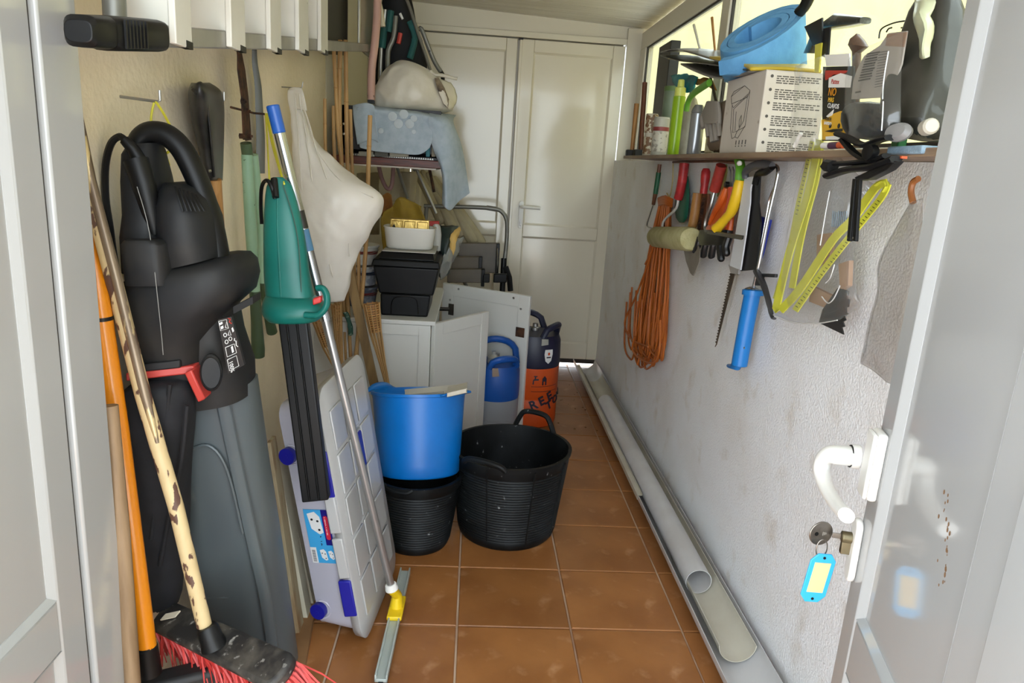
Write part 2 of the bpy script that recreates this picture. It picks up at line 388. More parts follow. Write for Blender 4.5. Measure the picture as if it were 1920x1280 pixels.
# front right leaf, swung in past square, with the lock
A2 = math.radians(14.5); DD = Vector((math.sin(A2), math.cos(A2), 0)); NN = Vector((-math.cos(A2), math.sin(A2), 0))
E0 = P(1650, 860, Z=0.98); E0.z = 0
door2 = frame_leaf('door_2', E0 + DD * 0.022, -DD, NN, (0, 0.052, 0.327, 0.405), [(0.10, 0.655), (0.745, 2.0)], 0.045, ALUF, rail=(0.02, 2.10))
MB().obox(E0 + DD * -0.386 + Vector((0, 0, 0.02)) + NN * 0.0, -DD * 0.10, NN * 0.012, (0, 0, 2.1)).build('trim_5', ALUF, kind='structure', bevel=0.003)
# window over the right wall: posts, head, panes
FR = MB(); yp = [P(1363, 0, X=XW).y, 1.06]
WZ0, WZ1 = 1.40, 2.075
wf = MB().box(XW, XW + 0.05, 0.25, YB, WZ1, 2.175).build('window_1', ALUD, kind='structure', bevel=0.003)
MB().box(XW, XW + 0.05, 0.25, YB, WZ0, 1.44).build('window_rail', ALUD, wf, bevel=0.003)
posts = [(4.62, 4.77), (yp[0] - 0.05, yp[0] + 0.05), (yp[1] - 0.05, yp[1] + 0.04), (0.25, 0.33)]
for a, b in posts: MB().box(XW - 0.002, XW + 0.048, a, b, 1.44, WZ1).build('window_post', ALUD, wf, bevel=0.003)
GL = bpy.data.materials.new('window_glass'); GL.use_nodes = True
nt = GL.node_tree; nt.nodes.clear(); ou = nt.nodes.new('ShaderNodeOutputMaterial'); mx = nt.nodes.new('ShaderNodeMixShader'); tr = nt.nodes.new('ShaderNodeBsdfTransparent'); gl = nt.nodes.new('ShaderNodeBsdfGlossy'); fr0 = nt.nodes.new('ShaderNodeLayerWeight'); fr0.inputs['Blend'].default_value = 0.5; fr = nt.nodes.new('ShaderNodeMath'); fr.operation = 'POWER'; fr.inputs[1].default_value = 5.0; nt.links.new(fr0.outputs['Facing'], fr.inputs[0])
gl.inputs['Roughness'].default_value = 0.05; tr.inputs['Color'].default_value = (0.95, 0.97, 0.93, 1)
nt.links.new(fr.outputs[0], mx.inputs[0]); nt.links.new(tr.outputs[0], mx.inputs[1]); nt.links.new(gl.outputs[0], mx.inputs[2]); nt.links.new(mx.outputs[0], ou.inputs[0])
for a, b in ((posts[1][1], posts[0][0]), (posts[2][1], posts[1][0]), (posts[3][1], posts[2][0])):
    MB().box(XW + 0.020, XW + 0.026, a, b, 1.44, WZ1).build('window_pane', GL, wf, sm=False)
    t = 0.010
    MB().box(XW + 0.008, XW + 0.019, a, a + t, 1.44, WZ1).box(XW + 0.008, XW + 0.019, b - t, b, 1.44, WZ1).box(XW + 0.008, XW + 0.019, a, b, WZ1 - t, WZ1).box(XW + 0.008, XW + 0.019, a, b, 1.44, 1.44 + t).build('window_seal', GASK, wf, sm=False)
# the sunlit rendered wall of the neighbour and the ground outside
MB().box(2.7, 2.9, -3.0, 14.0, -0.2, 3.42).build('wall_neighbour', M('cream_render', '#7D7650', 0.85, hx2='#746D47', ns=1.5, bump=(60, 0.3)), kind='structure', sm=False)
MB().box(-6, 6, -7.0, 12.0, -0.25, -0.052).build('ground_outside', M('pale_paving', '#C6C8CC', 0.85, hx2='#BABCC0', ns=2), kind='structure', sm=False)
# ================================================================ LEFT SIDE
def hook(px0, px1, tip, label, r=0.0028):
    a = P(px0[0], px0[1], X=XL); 
    X1 = -0.60 if r > 0.0025 else -0.62
    # straight out of the wall, then turned up
    b = a + Vector((0.085, 0, 0)); 
    b = P(px1[0], px1[1], Y=a.y); t = P(tip[0], tip[1], Y=a.y)
    MB().tube([a - Vector((0.01, 0, 0)), a, a.lerp(b, 0.93), b + (t - b) * 0.12, t], r, n=8).build('wall_hook', STEEL, None, label=label, cat='hook')
    return a, b
h1 = hook((225, 181), (300, 191), (299, 169), 'steel wall hook with a yellow cord over the leaf blower')
h2 = hook((388, 188), (420, 190), (420, 172), 'steel wall hook poking out beside the black shovel blade')
h3 = hook((528, 163), (566, 165), (568, 153), 'thin steel wall hook that carries the white carrier bag', 0.002)
YEL = M('yellow_cord', '#D8CF3A', 0.5)
YCORD = MB()
yb = h1[0].y
YCORD.tube(smooth([P(289, 192, Y=yb), P(284, 215, Y=yb), P(283, 238, Y=yb)], 4), 0.0022, n=6)
YCORD.tube(smooth([P(292, 190, Y=yb), P(308, 215, Y=yb - .02), P(322, 243, Y=yb - .05), P(327, 265, Y=yb - .06), P(318, 283, Y=yb - .05), P(303, 290, Y=yb - .04), P(300, 285, Y=yb)], 4), 0.0025, n=6)
for a in range(6): YCORD.tube(smooth([P(303, 290, Y=yb - .045), P(308 + a, 296, Y=yb - .05), P(303 + 3 * a, 304 + (a % 3) * 3, Y=yb - .045)], 3), 0.0016, n=5)
YCORD.build('yellow_string', YEL, None, label='yellow cord looped over the hook and the leaf blower handle', cat='cord')
# ---------------- leaf blower vacuum
Yh = 1.43
bl = T('leaf_blower', 'large grey and black electric leaf blower hanging upright on the left wall', 'leaf blower', (-0.52, 1.5, 0.02))
BD = M('dark_grey_plastic', '#17181A', 0.58, hx2='#302D28', ns=7, nlo=0.46, nhi=0.8, spec=.35)
BD2 = M('black_handle_plastic', '#090A0B', 0.45, hx2='#121212', ns=6, spec=.3)
GT = M('blue_grey_tube_plastic', '#4C5458', 0.42, hx2='#59605F', ns=4, hx3='#7C7D74', ns3=14, lo3=0.64, hi3=0.9, stretch=(1, 1, 0.35))
secs = []
for y, l, r, Y, d, y2 in ((738, 345, 478, 1.50, .075, 710), (800, 340, 487, 1.52, .08, 775), (900, 338, 502, 1.55, .085, 880), (1010, 347, 520, 1.585, .088, 990), (1100, 372, 534, 1.61, .088, 1085), (1180, 398, 546, 1.635, .085, 1170), (1250, 420, 556, 1.655, .082, 1243)):
    secs.append(sec(l, r, y, Y, d, y2, 2.6))
tube_ = MB().loft(secs, n=32).build('blower_tube', GT, bl, ang=60)
rp = [P(x, y, Y=Y) for x, y, Y in ((416, 745, 1.42), (440, 860, 1.452), (470, 1000, 1.486), (497, 1120, 1.515), (515, 1238, 1.55))]
MB().tube(smooth(rp, 4), 0.014, n=10, flat=0.5, flatdir=(0.3, -1, 0)).build('tube_rib', GT, tube_)
MB().tube([P(360, 1118, Y=1.53), P(420, 1120, Y=1.52), P(478, 1112, Y=1.53)], 0.003, n=6).build('mould_line', GT, tube_)
MB().tube(smooth([P(345, 850, Y=1.445), P(390, 835, Y=1.44), P(425, 880, Y=1.445), P(455, 1000, Y=1.475)], 5), 0.0035, n=6).build('mould_line', GT, tube_)
# lower housing with label
secs = [sec(l, r, y, Y, d, y2, 2.8) for y, l, r, Y, d, y2 in ((590, 330, 440, 1.46, .075, 560), (640, 330, 450, 1.47, .085, 620), (700, 333, 470, 1.48, .09, 680), (752, 338, 472, 1.49, .09, 735))]
MB().loft(secs, n=32).build('lower_housing', BD, bl, ang=60)
# wide shroud skirt
secs = [sec(l, r, y, Y, d, y2, 3.0) for y, l, r, Y, d, y2 in ((708, 275, 400, 1.45, .09, 690), (640, 262, 400, 1.445, .10, 625), (600, 255, 440, 1.445, .115, 572), (575, 248, 470, 1.445, .12, 545), (545, 245, 477, 1.445, .12, 515), (520, 252, 472, 1.445, .118, 490), (505, 285, 460, 1.445, .10, 476), (500, 300, 440, 1.445, .08, 474))]
MB().loft(secs, n=40).build('shroud', BD, bl, ang=50, bevel=0)
MB().obox(P(437, 575, Y=1.38), P(474, 556, Y=1.38) - P(437, 575, Y=1.38), (0, 0.05, 0), (0, 0, -0.014)).build('shroud_vent', M('vent_black', '#0A0A0A', 0.7), bl)
# motor dome and neck
secs = [sec(l, r, y, Y, d, y2, 2.4) for y, l, r, Y, d, y2 in ((500, 318, 418, 1.42, .075, 478), (460, 312, 414, 1.42, .085, 445), (420, 306, 408, 1.42, .085, 405), (385, 305, 395, 1.42, .078, 372), (358, 308, 374, 1.42, .06, 350), (342, 314, 345, 1.42, .035, 340))]
dome = MB().loft(secs, n=28).build('motor_cover', BD, bl, ang=60)
for k in range(6):
    x0 = 330 + k * 8
    MB().tube(smooth([P(x0 - 2, 350 + k * 3, Y=1.352 + k * .003), P(x0 + 6, 372 + k * 2, Y=1.342 + k * .003), P(x0 + 14, 396, Y=1.338 + k * .003)], 3), 0.0022, n=5, flat=.6).build('vent_fin', BD2, dome)
secs = [sec(l, r, y, Y, d, y2, 3.0) for y, l, r, Y, d, y2 in ((505, 245, 330, 1.42, .07, 500), (440, 243, 325, 1.42, .075, 435), (400, 246, 322, 1.42, .068, 392), (340, 240, 312, 1.42, .058, 330), (290, 238, 302, 1.42, .045, 280), (272, 246, 298, 1.42, .034, 268))]
MB().loft(secs, n=28).build('grip_housing', BD, bl, ang=50)
secs = [sec(l, r, y, Y, d, None, 4.0) for y, l, r, Y, d in ((530, 245, 328, 1.36, .04), (455, 240, 322, 1.355, .05), (446, 246, 312, 1.355, .045))]
MB().loft(secs, n=24).build('bag_latch_housing', BD, bl, ang=50)
MB().tube([P(255, 300, Y=1.37), P(270, 345, Y=1.365), P(283, 400, Y=1.362), P(290, 440, Y=1.36)], [.022, .021, .016, .006], n=14).build('cable_housing', BD2, bl)
hp = [P(x, y, Y=Y) for x, y, Y in ((262, 300, 1.42), (262, 268, 1.42), (280, 250, 1.42), (310, 252, 1.42), (340, 278, 1.42), (365, 325, 1.42), (384, 375, 1.42), (400, 430, 1.42), (410, 480, 1.42))]
MB().tube(smooth(hp, 5), [.025, .0275, .0285, .028, .027, .0265, .026, .024, .022] and .0245, n=18, flat=0.85).build('carry_handle', BD2, bl)
MB().tube([P(265, 305, Y=1.375), P(250, 280, Y=1.37), P(233, 262, Y=1.37)], [.013, .011, .009], n=12).build('cable_boot', BD2, bl)
MB().tube(smooth([P(236, 264, Y=1.37), P(224, 256, Y=1.375), P(208, 270, Y=1.38), P(198, 310, Y=1.39), P(198, 370, Y=1.40), P(206, 425, Y=1.40), P(212, 470, Y=1.41), P(222, 530, Y=1.43)], 5), .0065, n=8).build('power_cable', BD2, bl)
c0 = P(392, 700, Y=1.352)
MB().lathe([(.031, 0), (.033, .004), (.033, .016), (.029, .020), (.027, .017), (.001, .017)], c0 + Vector((0, .015, 0)), axis=(0.25, -1, 0.1), n=32, sq=(0.62, 1.1)).build('pivot_boss', BD, bl)
# label plate
la = P(413, 596, Y=1.365); lb = P(438, 590, Y=1.375); lc = P(432, 696, Y=1.385); ld = P(462, 680, Y=1.40)
LBK = M('label_black', '#101012', 0.4); WHT = M('print_white', '#DEDEDC', 0.5); REDP = M('print_red', '#B0382C', 0.5)
off = Vector((0.05, -1, 0)) * 0.016
lab = MB().add([la + off, lb + off, ld + off, lc + off, la + off * .3, lb + off * .3, ld + off * .3, lc + off * .3], [(0, 1, 2, 3), (4, 7, 6, 5), (0, 4, 5, 1), (1, 5, 6, 2), (2, 6, 7, 3), (3, 7, 4, 0)]).build('warning_label', LBK, bl, sm=False)
def on_label(u, v): return (la + (lb - la) * u) * (1 - v) + (lc + (ld - lc) * u) * v + off * 1.05
def ring(mb, c, rx, ry, pr=.0007, n=10): mb.tube([on_label(c[0] + rx * math.cos(a), c[1] + ry * math.sin(a)) for a in [2 * math.pi * k / n for k in range(n + 1)]], pr, n=4)
mb = MB()
def rect(mb, u0, v0, u1, v1, pr=.0007): mb.tube([on_label(u0, v0), on_label(u1, v0), on_label(u1, v1), on_label(u0, v1), on_label(u0, v0)], pr, n=4)
rect(mb, .05, .03, .62, .2, .0005); ring(mb, (.3, .3), .1, .035); ring(mb, (.3, .43), .1, .035); ring(mb, (.58, .4), .1, .035); rect(mb, .15, .52, .75, .70); rect(mb, .12, .75, .7, .96)
mb.tube([on_label(.42, .17), on_label(.58, .07), on_label(.62, .19), on_label(.42, .17)], .0007, n=4); mb.tube([on_label(.48, .32), on_label(.66, .24), on_label(.68, .34), on_label(.48, .32)], .0007, n=4)
mb.prism([on_label(.08, .06), on_label(.3, .05), on_label(.3, .09), on_label(.08, .1)], off * .05).prism([on_label(.12, .13), on_label(.3, .12), on_label(.3, .17), on_label(.12, .18)], off * .05)
mb.prism([on_label(.5, .55), on_label(.62, .54), on_label(.62, .66), on_label(.5, .67)], off * .05).prism([on_label(.82, .22), on_label(.92, .2), on_label(.94, .28), on_label(.84, .3)], off * .05)
mb.tube([on_label(.85, .42), on_label(.8, .46), on_label(.9, .48), on_label(.84, .56), on_label(.92, .6)], .0009, n=4)
mb.build('safety_symbols', WHT, lab, sm=False)
MB().tube([on_label(.75, .02), on_label(.9, .04), on_label(.78, .09), on_label(.9, .13)], .0011, n=4).build('red_print', REDP, lab, sm=False)
text('100%', .011, on_label(.18, .80), on_label(.18, .95) - on_label(.18, .80), on_label(.5, .80) - on_label(.18, .80), WHT, lab)
# red bag connector
RED = M('red_plastic', '#B33A32', 0.4)
RB = MB(); a = P(236, 715, Y=1.33); b = P(364, 700, Y=1.36)
RB.obox(a, b - a, (0, .05, 0), (0, 0, .016)).obox(P(345, 700, Y=1.345), P(371, 755, Y=1.36) - P(345, 700, Y=1.345), (0, .045, 0), Vector((.014, 0, .008))).build('bag_connector', RED, bl, bevel=.003)
MB().obox(P(250, 700, Y=1.335), P(338, 690, Y=1.35) - P(250, 700, Y=1.335), (0, .05, 0), (0, 0, .016)).build('connector_clip', BD, bl, bevel=.003)
# collecting bag
FAB = M('black_nylon', '#0D0E12', 0.8, hx2='#17181D', ns=18, bump=(30, .3))
secs = [sec(l, r, y, Y, d, y2, 2.6) for y, l, r, Y, d, y2 in ((1140, 258, 338, 1.43, .04, 1150), (1080, 252, 340, 1.42, .05, 1080), (1000, 250, 352, 1.41, .055, 1000), (920, 243, 348, 1.40, .06, 920), (850, 236, 350, 1.39, .065, 840), (780, 230, 362, 1.38, .065, 770), (735, 226, 362, 1.37, .06, 722), (712, 234, 350, 1.37, .05, 706))]
bag = MB().loft(secs[::-1], n=36, cap=True)
bag.crumple(.010, 14, 2); bag.build('collecting_bag', FAB, bl, ang=70, sub=1)
for pts in (((350, 760), (340, 860), (318, 960), (300, 1060)), ((262, 760), (258, 880), (262, 1000), (275, 1110)), ((318, 720), (310, 800), (296, 900), (283, 1010))):
    MB().tube(smooth([P(x, y, Y=1.318 + (y - 700) * .00012) for x, y in pts], 5), .0045, n=6).build('bag_seam', FAB, bl)
MB().tube(smooth([P(257, 350, Y=1.345), P(281, 440, Y=1.32), P(300, 600, Y=1.318), P(306, 665, Y=1.33)], 5), .0007, n=4).build('cobweb_thread', M('thread', '#8C8C88', .8), bl)
# ---------------- brooms
def pole(name, pts, r, mat, n=16): return MB().tube(pts, r, n=n)
OR = M('orange_painted_tube', '#D98312', 0.3, coat=.3)
b1 = T('broom', 'broom with a bright orange handle standing head down behind the open left door leaf', 'broom', (P(292, 1270, Y=1.235).x, 1.235, 0.0))
zt = P(165, 400, Y=1.36)
MB().tube([P(276, 1215, Y=1.235), P(222, 800, Y=1.27), P(186, 560, Y=1.285), zt], [.0175, .0175, .0175, .0175], n=16).build('broom_handle', OR, b1)
MB().tube([P(183, 592, Y=1.283), P(183, 600, Y=1.283)] if False else [P(191, 593, Y=1.283), P(192, 600, Y=1.283)], .0182, n=16).build('tape_band', BLPL, b1)
MB().lathe([(.0205, 0), (.0205, .06), (.018, .062), (.018, .064)], P(286, 1262, Y=1.235) - Vector((.003, 0, 0)), axis=(P(276, 1205, Y=1.235) - P(286, 1262, Y=1.235)), n=20).build('socket', BLPL, b1)
pb = P(286, 1268, Y=1.235)
MB().obox(pb + Vector((-.05, -.02, -.075)), (.26, .12, .0), (-.02, .05, 0), (0, 0, .05)).build('head', BLDUST, b1, bevel=.012, seg=3)
BR = MB()
for k in range(42):
    for j in range(4):
        q = pb + Vector((-.04, -.012, -.075)) + Vector((.24, .11, 0)) * (k / 41) + Vector((-.015, .038, 0)) * (j / 3)
        BR.tube([q, q + Vector((random.uniform(-.004, .01), random.uniform(-.01, .004), -(q.z - 0.003)))], [.0022, .0012], n=4, cap=False)
BR.build('bristles', BLPL, b1, kind='stuff')
MB().tube([P(250, 1300, Y=1.15), P(228, 1000, Y=1.17), P(205, 760, Y=1.19)], .014, n=12).build('wooden_pole', M('worn_wood_pole', '#8E7558', .6, hx2='#7A6247', ns=10, stretch=(6, 6, .5)), None, label='bare wooden pole standing just behind the free edge of the left door leaf', cat='pole')
CR = M('chipped_cream_paint', '#CDB78A', 0.5, hx2='#C3AC7F', ns=30, hx3='#5A4034', ns3=34, lo3=0.56, hi3=0.575, bump=(60, .2, .002), stretch=(1, 1, .4))
CRB = M('worn_bare_steel', '#756555', 0.38, 0.45, hx2='#8A7A66', ns=15, hx3='#CDB78A', ns3=22, lo3=.6, hi3=.62, stretch=(1, 1, .3))
b2 = T('broom', 'red bristled broom with a chipped cream handle leaning at the blower', 'broom', (P(400, 1260, Y=1.30).x, 1.30, 0.0))
cp = [(383, 1172, 1.27), (330, 950, 1.28), (268, 740, 1.29), (212, 520, 1.30), (165, 340, 1.31), (140, 215, 1.315)]
cpp = [P(x, y, Y=Y) for x, y, Y in cp]
MB().tube(cpp, [.0145, .0143, .0143, .0143, .0135, .0125], n=20).build('broom_handle', CR, b2)
# worn steel showing along the front of the tube
rr = [P(x, y, Y=Y) for x, y, Y in ((268 + 4, 740, 1.278), (215 + 3, 520, 1.2865), (168 + 3, 340, 1.297), (143 + 3, 225, 1.303))]
MB().tube([P(295, 830, Y=1.276)] + rr, [.004, .0085, .0085, .0085, .008], n=12).build('bare_metal_patch', CRB, b2)
# head: elongated dusty block pointing toward lower right
ha = P(300, 1150, Y=1.40); hb = P(535, 1262, Y=1.16)
hd = (hb - ha); hl = hd.length; hdn = hd.normalized()
side = hdn.cross(Vector((0, 0, 1))).normalized(); upv = side.cross(hdn).normalized()
# tilt block so its top faces the viewer
def rotv(v, ax, a): return Matrix.Rotation(a, 3, ax) @ v
side2 = rotv(side, hdn, math.radians(28)); up2 = rotv(upv, hdn, math.radians(28))
if up2.y > 0: side2 = rotv(side, hdn, math.radians(-28)); up2 = rotv(upv, hdn, math.radians(-28))
HM = MB(); pts = []
N = 10
wd = .036
for k in range(N + 1):
    a = math.pi * k / N; pts.append(hb + hdn * (math.sin(a) * .022 - .022) + side2 * math.cos(a) * wd)
for k in range(N + 1):
    a = math.pi + math.pi * k / N; pts.append(ha + hdn * (math.sin(a) * .02 + .02) + side2 * math.cos(a) * wd * .92)
HM.prism([p + up2 * .008 for p in pts], up2 * -.03)
hs = M('dusty_broom_head', '#252322', .6, hx2='#57524A', ns=22, nlo=.45, nhi=.72, hx3='#A19D95', ns3=48, lo3=.62, hi3=.72)
hd_ = HM.build('broom_head', hs, b2, bevel=.009, seg=3)
sk = P(393, 1188, Y=1.265)
MB().lathe([(.026, -.028), (.022, -.010), (.0205, .012), (.0175, .018), (.0155, .018)], sk, axis=(cpp[0] - P(400, 1215, Y=1.265)), n=24).build('handle_socket', BLPL, b2)
MB().obox(P(318, 1158, Y=1.335) + up2 * .012, P(345, 1152, Y=1.335) - P(318, 1158, Y=1.335), side2 * .015, up2 * .003).build('torn_sticker', M('paper', '#B8AE9A', .8), hd_)
RBR = M('red_bristle', '#C93F39', 0.5, hx2='#B5312D', ns=20)
for seed, (k0, k1) in enumerate([(0, 60)]):
    BR = MB()
    for k in range(120):
        for j in range(8):
            f = k / 119 + random.uniform(-.008, .008)
            q = ha + hdn * (hl * f) + side2 * (wd * .85 * (j / 3.5 - 1)) * -1 + up2 * -.02
            spread = Vector((random.gauss(.012, .014), random.gauss(-.02, .016), 0)) + hdn * (.055 * max(0, f - .78) / .22 - .02 * max(0, .15 - f) / .15)
            ln = min(.068, max(q.z - .004, .02))
            e = q - up2 * ln * .75 + spread * 1.0
            e.z = max(.003, q.z - ln * random.uniform(.85, 1))
            BR.tube([q, q.lerp(e, .5) + Vector((0, 0, .006)), e], [.0022, .0019, .0012], n=3, cap=False)
    BR.build('bristles', RBR, b2, kind='stuff')
# ---------------- shovel head down... hung blade up on the second hook
sh = T('shovel', 'black bladed shovel with a pale wooden handle hung behind the leaf blower', 'shovel', P(405, 560, X=-.66))
rows = []
Xs = -.655
for y, l, r, dp in ((156, 360, 392, .03), (172, 355, 414, .034), (200, 357, 419, .030), (240, 364, 419, .024), (280, 374, 418, .02), (315, 380, 417, .018), (338, 384, 416, .015)):
    row = []
    for t in (0, .2, .45, .7, 1.0):
        q = P(l + (r - l) * t, y, X=Xs + dp * (1 - (2 * t - 1) ** 2) * 1.2); row.append(q)
    rows.append(row)
BLD = M('black_painted_steel', '#1A1A1B', .35, hx2='#3D3A35', ns=14, nlo=.46, nhi=.72)
bld = MB().sheet(rows, 4).build('blade', BLD, sh, solid=.004, ang=60)
MB().tube(smooth([P(362, 165, X=-.64), P(376, 156, X=-.635), P(383, 170, X=-.63), P(372, 180, X=-.628), P(362, 168, X=-.63)], 4), .004, n=8).build('rolled_edge', BLD, sh)
MB().tube(smooth([P(388, 182, X=-.618), P(395, 250, X=-.622), P(402, 330, X=-.632)], 4), .006, n=8, flat=.5).build('blade_rib', BLD, sh)
MB().tube([P(402, 336, X=-.645), P(408, 420, X=-.65), P(414, 520, X=-.655)], .0165, n=16).build('shovel_handle', WOOD, sh)
MB().lathe([(.004, 0), (.003, .003), (.0005, .004)], P(393, 320, X=-.622), axis=(1, -.3, 0), n=10).build('rivet', CHROME, sh)
# ---------------- hedge shears
GRN = M('pale_green_paint', '#9DC0A2', .4, hx2='#8FB495', ns=8, hx3='#2F3B2E', ns3=38, lo3=.68, hi3=.7)
GRD = M('dark_green_rubber', '#46593D', .5)
hsr = T('hedge_shears', 'old hedge shears with rusty blades and pale green handles hung point up', 'shears', P(478, 660, X=-.65))
MB().prism(PX([(443, 95), (449, 96), (456, 130), (462, 180), (468, 262), (459, 264), (456, 200), (449, 150)], -.652), (.006, 0, 0)).build('blade', RUST, hsr, bevel=.001)
MB().prism(PX([(444, 100), (452, 128), (457, 160), (460, 262), (455, 262), (451, 180), (444, 130)], -.644), (.005, 0, 0)).build('blade', RUST, hsr, bevel=.001)
for c in ((455, 190), (462, 208), (466, 255), (452, 255)):
    MB().lathe([(.008, -.004), (.008, .006), (.004, .0065), (.004, .011)], P(c[0], c[1], X=-.640), axis=(1, 0, 0), n=6).build('nut', RUST, hsr)
MB().tube([P(433, 201, X=-.648), P(476, 212, X=-.648), P(500, 214, X=-.62)], .003, n=8).build('pivot_bolt', RUST, hsr)
MB().tube([P(461, 268, X=-.65), P(464, 292, X=-.65)], .0155, n=14).build('ferrule', GRD, hsr)
MB().tube([P(463, 290, X=-.65), P(470, 420, X=-.648), P(478, 548, X=-.645)], [.0155, .0165, .0155], n=16).build('handle_tube', GRN, hsr)
MB().tube([P(478, 545, X=-.645), P(481, 600, X=-.645), P(484, 655, X=-.643), P(485, 668, X=-.643)], [.0165, .0165, .020, .018], n=16).build('grip', GRD, hsr)
MB().tube([P(475, 290, X=-.672), P(489, 420, X=-.672), P(492, 530, X=-.672)], .014, n=14).build('handle_tube', GRN, hsr)
MB().tube([P(494, 525, X=-.672), P(503, 590, X=-.672), P(510, 622, X=-.672)], [.015, .015, .018], n=14).build('grip', GRD, hsr)
# ---------------- strap, hedge trimmer, squeegee
mb = MB(); ps = [(479, 92), (480, 120), (486, 160), (488, 200), (491, 260), (490, 325)]
mb.sheet([[P(x - 6 - i, y, X=-.68 + .004 * (i % 2)) for i, (x, y) in enumerate(ps)], [P(x + 2 + i * .8, y, X=-.675 + .006 * (i % 2)) for i, (x, y) in enumerate(ps)]], 4)
mb.build('webbing_strap', M('grey_webbing', '#7E8286', .8, bump=(300, .6, .001)), None, label='flat grey webbing strap hanging beside the rusty shear blades', cat='strap', solid=.002)
TEAL = M('teal_green_plastic', '#0F6B61', .42, hx2='#0C6058', ns=6)
ht = T('hedge_trimmer', 'teal green hedge trimmer hanging blade down in a black guard', 'hedge trimmer', P(590, 945, Y=1.69))
secs = [sec(l, r, y, Y, d, y2, pw) for y, l, r, Y, d, y2, pw in ((332, 512, 530, 1.78, .010, 332, 2), (350, 500, 548, 1.78, .018, 350, 2.2), (400, 496, 562, 1.77, .028, 400, 2.5), (450, 495, 572, 1.765, .033, 452, 2.6), (510, 496, 580, 1.76, .036, 514, 2.6), (552, 499, 588, 1.75, .037, 556, 2.8), (566, 500, 590, 1.75, .037, 572, 3))]
MB().loft(fine(secs, 3), n=30).build('motor_housing', TEAL, ht, ang=60)
MB().tube(smooth([P(530, 345, Y=1.752), P(548, 400, Y=1.738), P(560, 460, Y=1.73), P(565, 550, Y=1.722)], 5), .0014, n=5).build('housing_seam', M('seam_grey', '#3C554C', .7), ht)
MB().tube(smooth([P(520, 365, Y=1.755), P(520, 430, Y=1.736), P(527, 560, Y=1.715)], 5), .0022, n=6).build('housing_rib', TEAL, ht)
secs = [sec(l, r, y, Y, d, y2, pw) for y, l, r, Y, d, y2, pw in ((552, 500, 590, 1.745, .040, 556, 3), (566, 494, 606, 1.735, .052, 568, 2.6), (586, 493, 613, 1.73, .055, 584, 2.4), (600, 505, 596, 1.73, .045, 600, 2.4))]
MB().loft(fine(secs, 3), n=30).build('front_guard', TEAL, ht, ang=60)
MB().tube(smooth([P(572, 590, Y=1.68), P(596, 590, Y=1.675), P(611, 575, Y=1.675), P(613, 555, Y=1.68), P(606, 541, Y=1.685), P(596, 540, Y=1.69)], 5), .011, n=14, flat=.7).build('front_handle', TEAL, ht)
MB().obox(P(586, 560, Y=1.69), P(602, 555, Y=1.69) - P(586, 560, Y=1.69), (0, .02, 0), (0, 0, -.016)).build('trigger', M('trigger_red', '#C4302C', .4), ht, bevel=.003)
GB = M('guard_black', '#08090A', .4, spec=.3)
gm = MB(); gm.prism([P(517, 576, Y=1.70), P(572, 573, Y=1.70), P(616, 938, Y=1.675), P(566, 943, Y=1.675)], (0, .030, 0))
gd = gm.build('blade_guard', GB, ht, bevel=.004, seg=3)
for f0, f1 in ((534, 582), (553, 600)):
    MB().tube([P(f0, 578, Y=1.698), P(f1 - 2, 936, Y=1.673)], .005, n=8, flat=.6).build('guard_rib', GB, gd)
MB().tube(smooth([P(515, 372, Y=1.75), P(509, 350, Y=1.75), P(500, 338, Y=1.76), P(491, 350, Y=1.78), P(489, 385, Y=1.80), P(491, 420, Y=1.80)], 5), .0045, n=8).build('power_cable', BD2, ht)
MB().tube([P(514, 335, Y=1.765), P(517, 370, Y=1.745)], .008, n=10).build('cable_boot', BD2, ht)
mb = MB()
for pts in (((498, 213), (501, 260), (505, 335)), ((499, 213), (510, 270), (530, 338)), ((501, 213), (512, 265), (533, 345))): mb.tube(smooth([P(x, y, Y=2.14 - .36 * (y - 213) / 125) for x, y in pts], 4), .0022, n=6)
mb.build('yellow_string', YEL, None, label='yellow cord that hangs the teal hedge trimmer from its hook', cat='cord')
MB().tube([P(492, 214, X=-.70), P(500, 213, Y=2.14)], .003, n=8).build('wall_hook', STEEL, None, label='short brass coloured hook behind the grey strap', cat='hook')
sq = T('squeegee', 'floor squeegee on a long telescopic chrome pole with a blue grip', 'squeegee', P(738, 1170, Z=0.0))
tp = P(511, 197, X=-.490); bt = P(735, 1105, Z=.120)
def along(t): return tp.lerp(bt, t)
def tpar(y):   # parameter of the pole point seen at photo row y
    lo, hi = 0.0, 1.0
    for _ in range(40):
        m = (lo + hi) / 2; q = along(m) - CAMP
        c = RW[0] * q.x + RW[1] * q.y + RW[2] * q.z
        if c.y / c.z * FPX + 640 < y: lo = m
        else: hi = m
    return lo
MB().tube([along(0), along(tpar(250))], .0155, n=18).build('grip', M('royal_blue_plastic', '#1E56A8', .35), sq, bevel=.003)
MB().tube([along(tpar(248)), along(tpar(600))], .0135, n=18).build('upper_pole', CHROME, sq)
MB().tube([along(tpar(598)), along(tpar(1098))], .0112, n=18).build('lower_pole', M('brushed_aluminium', '#A5A5A4', .32, .85), sq)
q0 = along(tpar(455))
MB().tube([along(tpar(430)), along(tpar(470))], .0139, n=18).build('pole_label', M('blue_label', '#44708F', .5), sq)
MB().tube([along(tpar(395)), along(tpar(428))], .0138, n=18).build('pole_label', M('black_label', '#26241F', .5), sq)
MB().tube([along(tpar(1094)), along(tpar(1132))], [.016, .0195], n=14).build('joint', WHPL, sq, bevel=.002)
YP = M('yellow_plastic', '#E8C51B', .4)
e1 = P(760, 1068, Z=.03); e2 = P(714, 1272, Z=.03)
mid = e1.lerp(e2, .42)
MB().tube([along(tpar(1126)), mid + Vector((0, 0, .05)), mid + Vector((0, 0, .012))], [.014, .015, .02], n=12).build('connector', YP, sq)
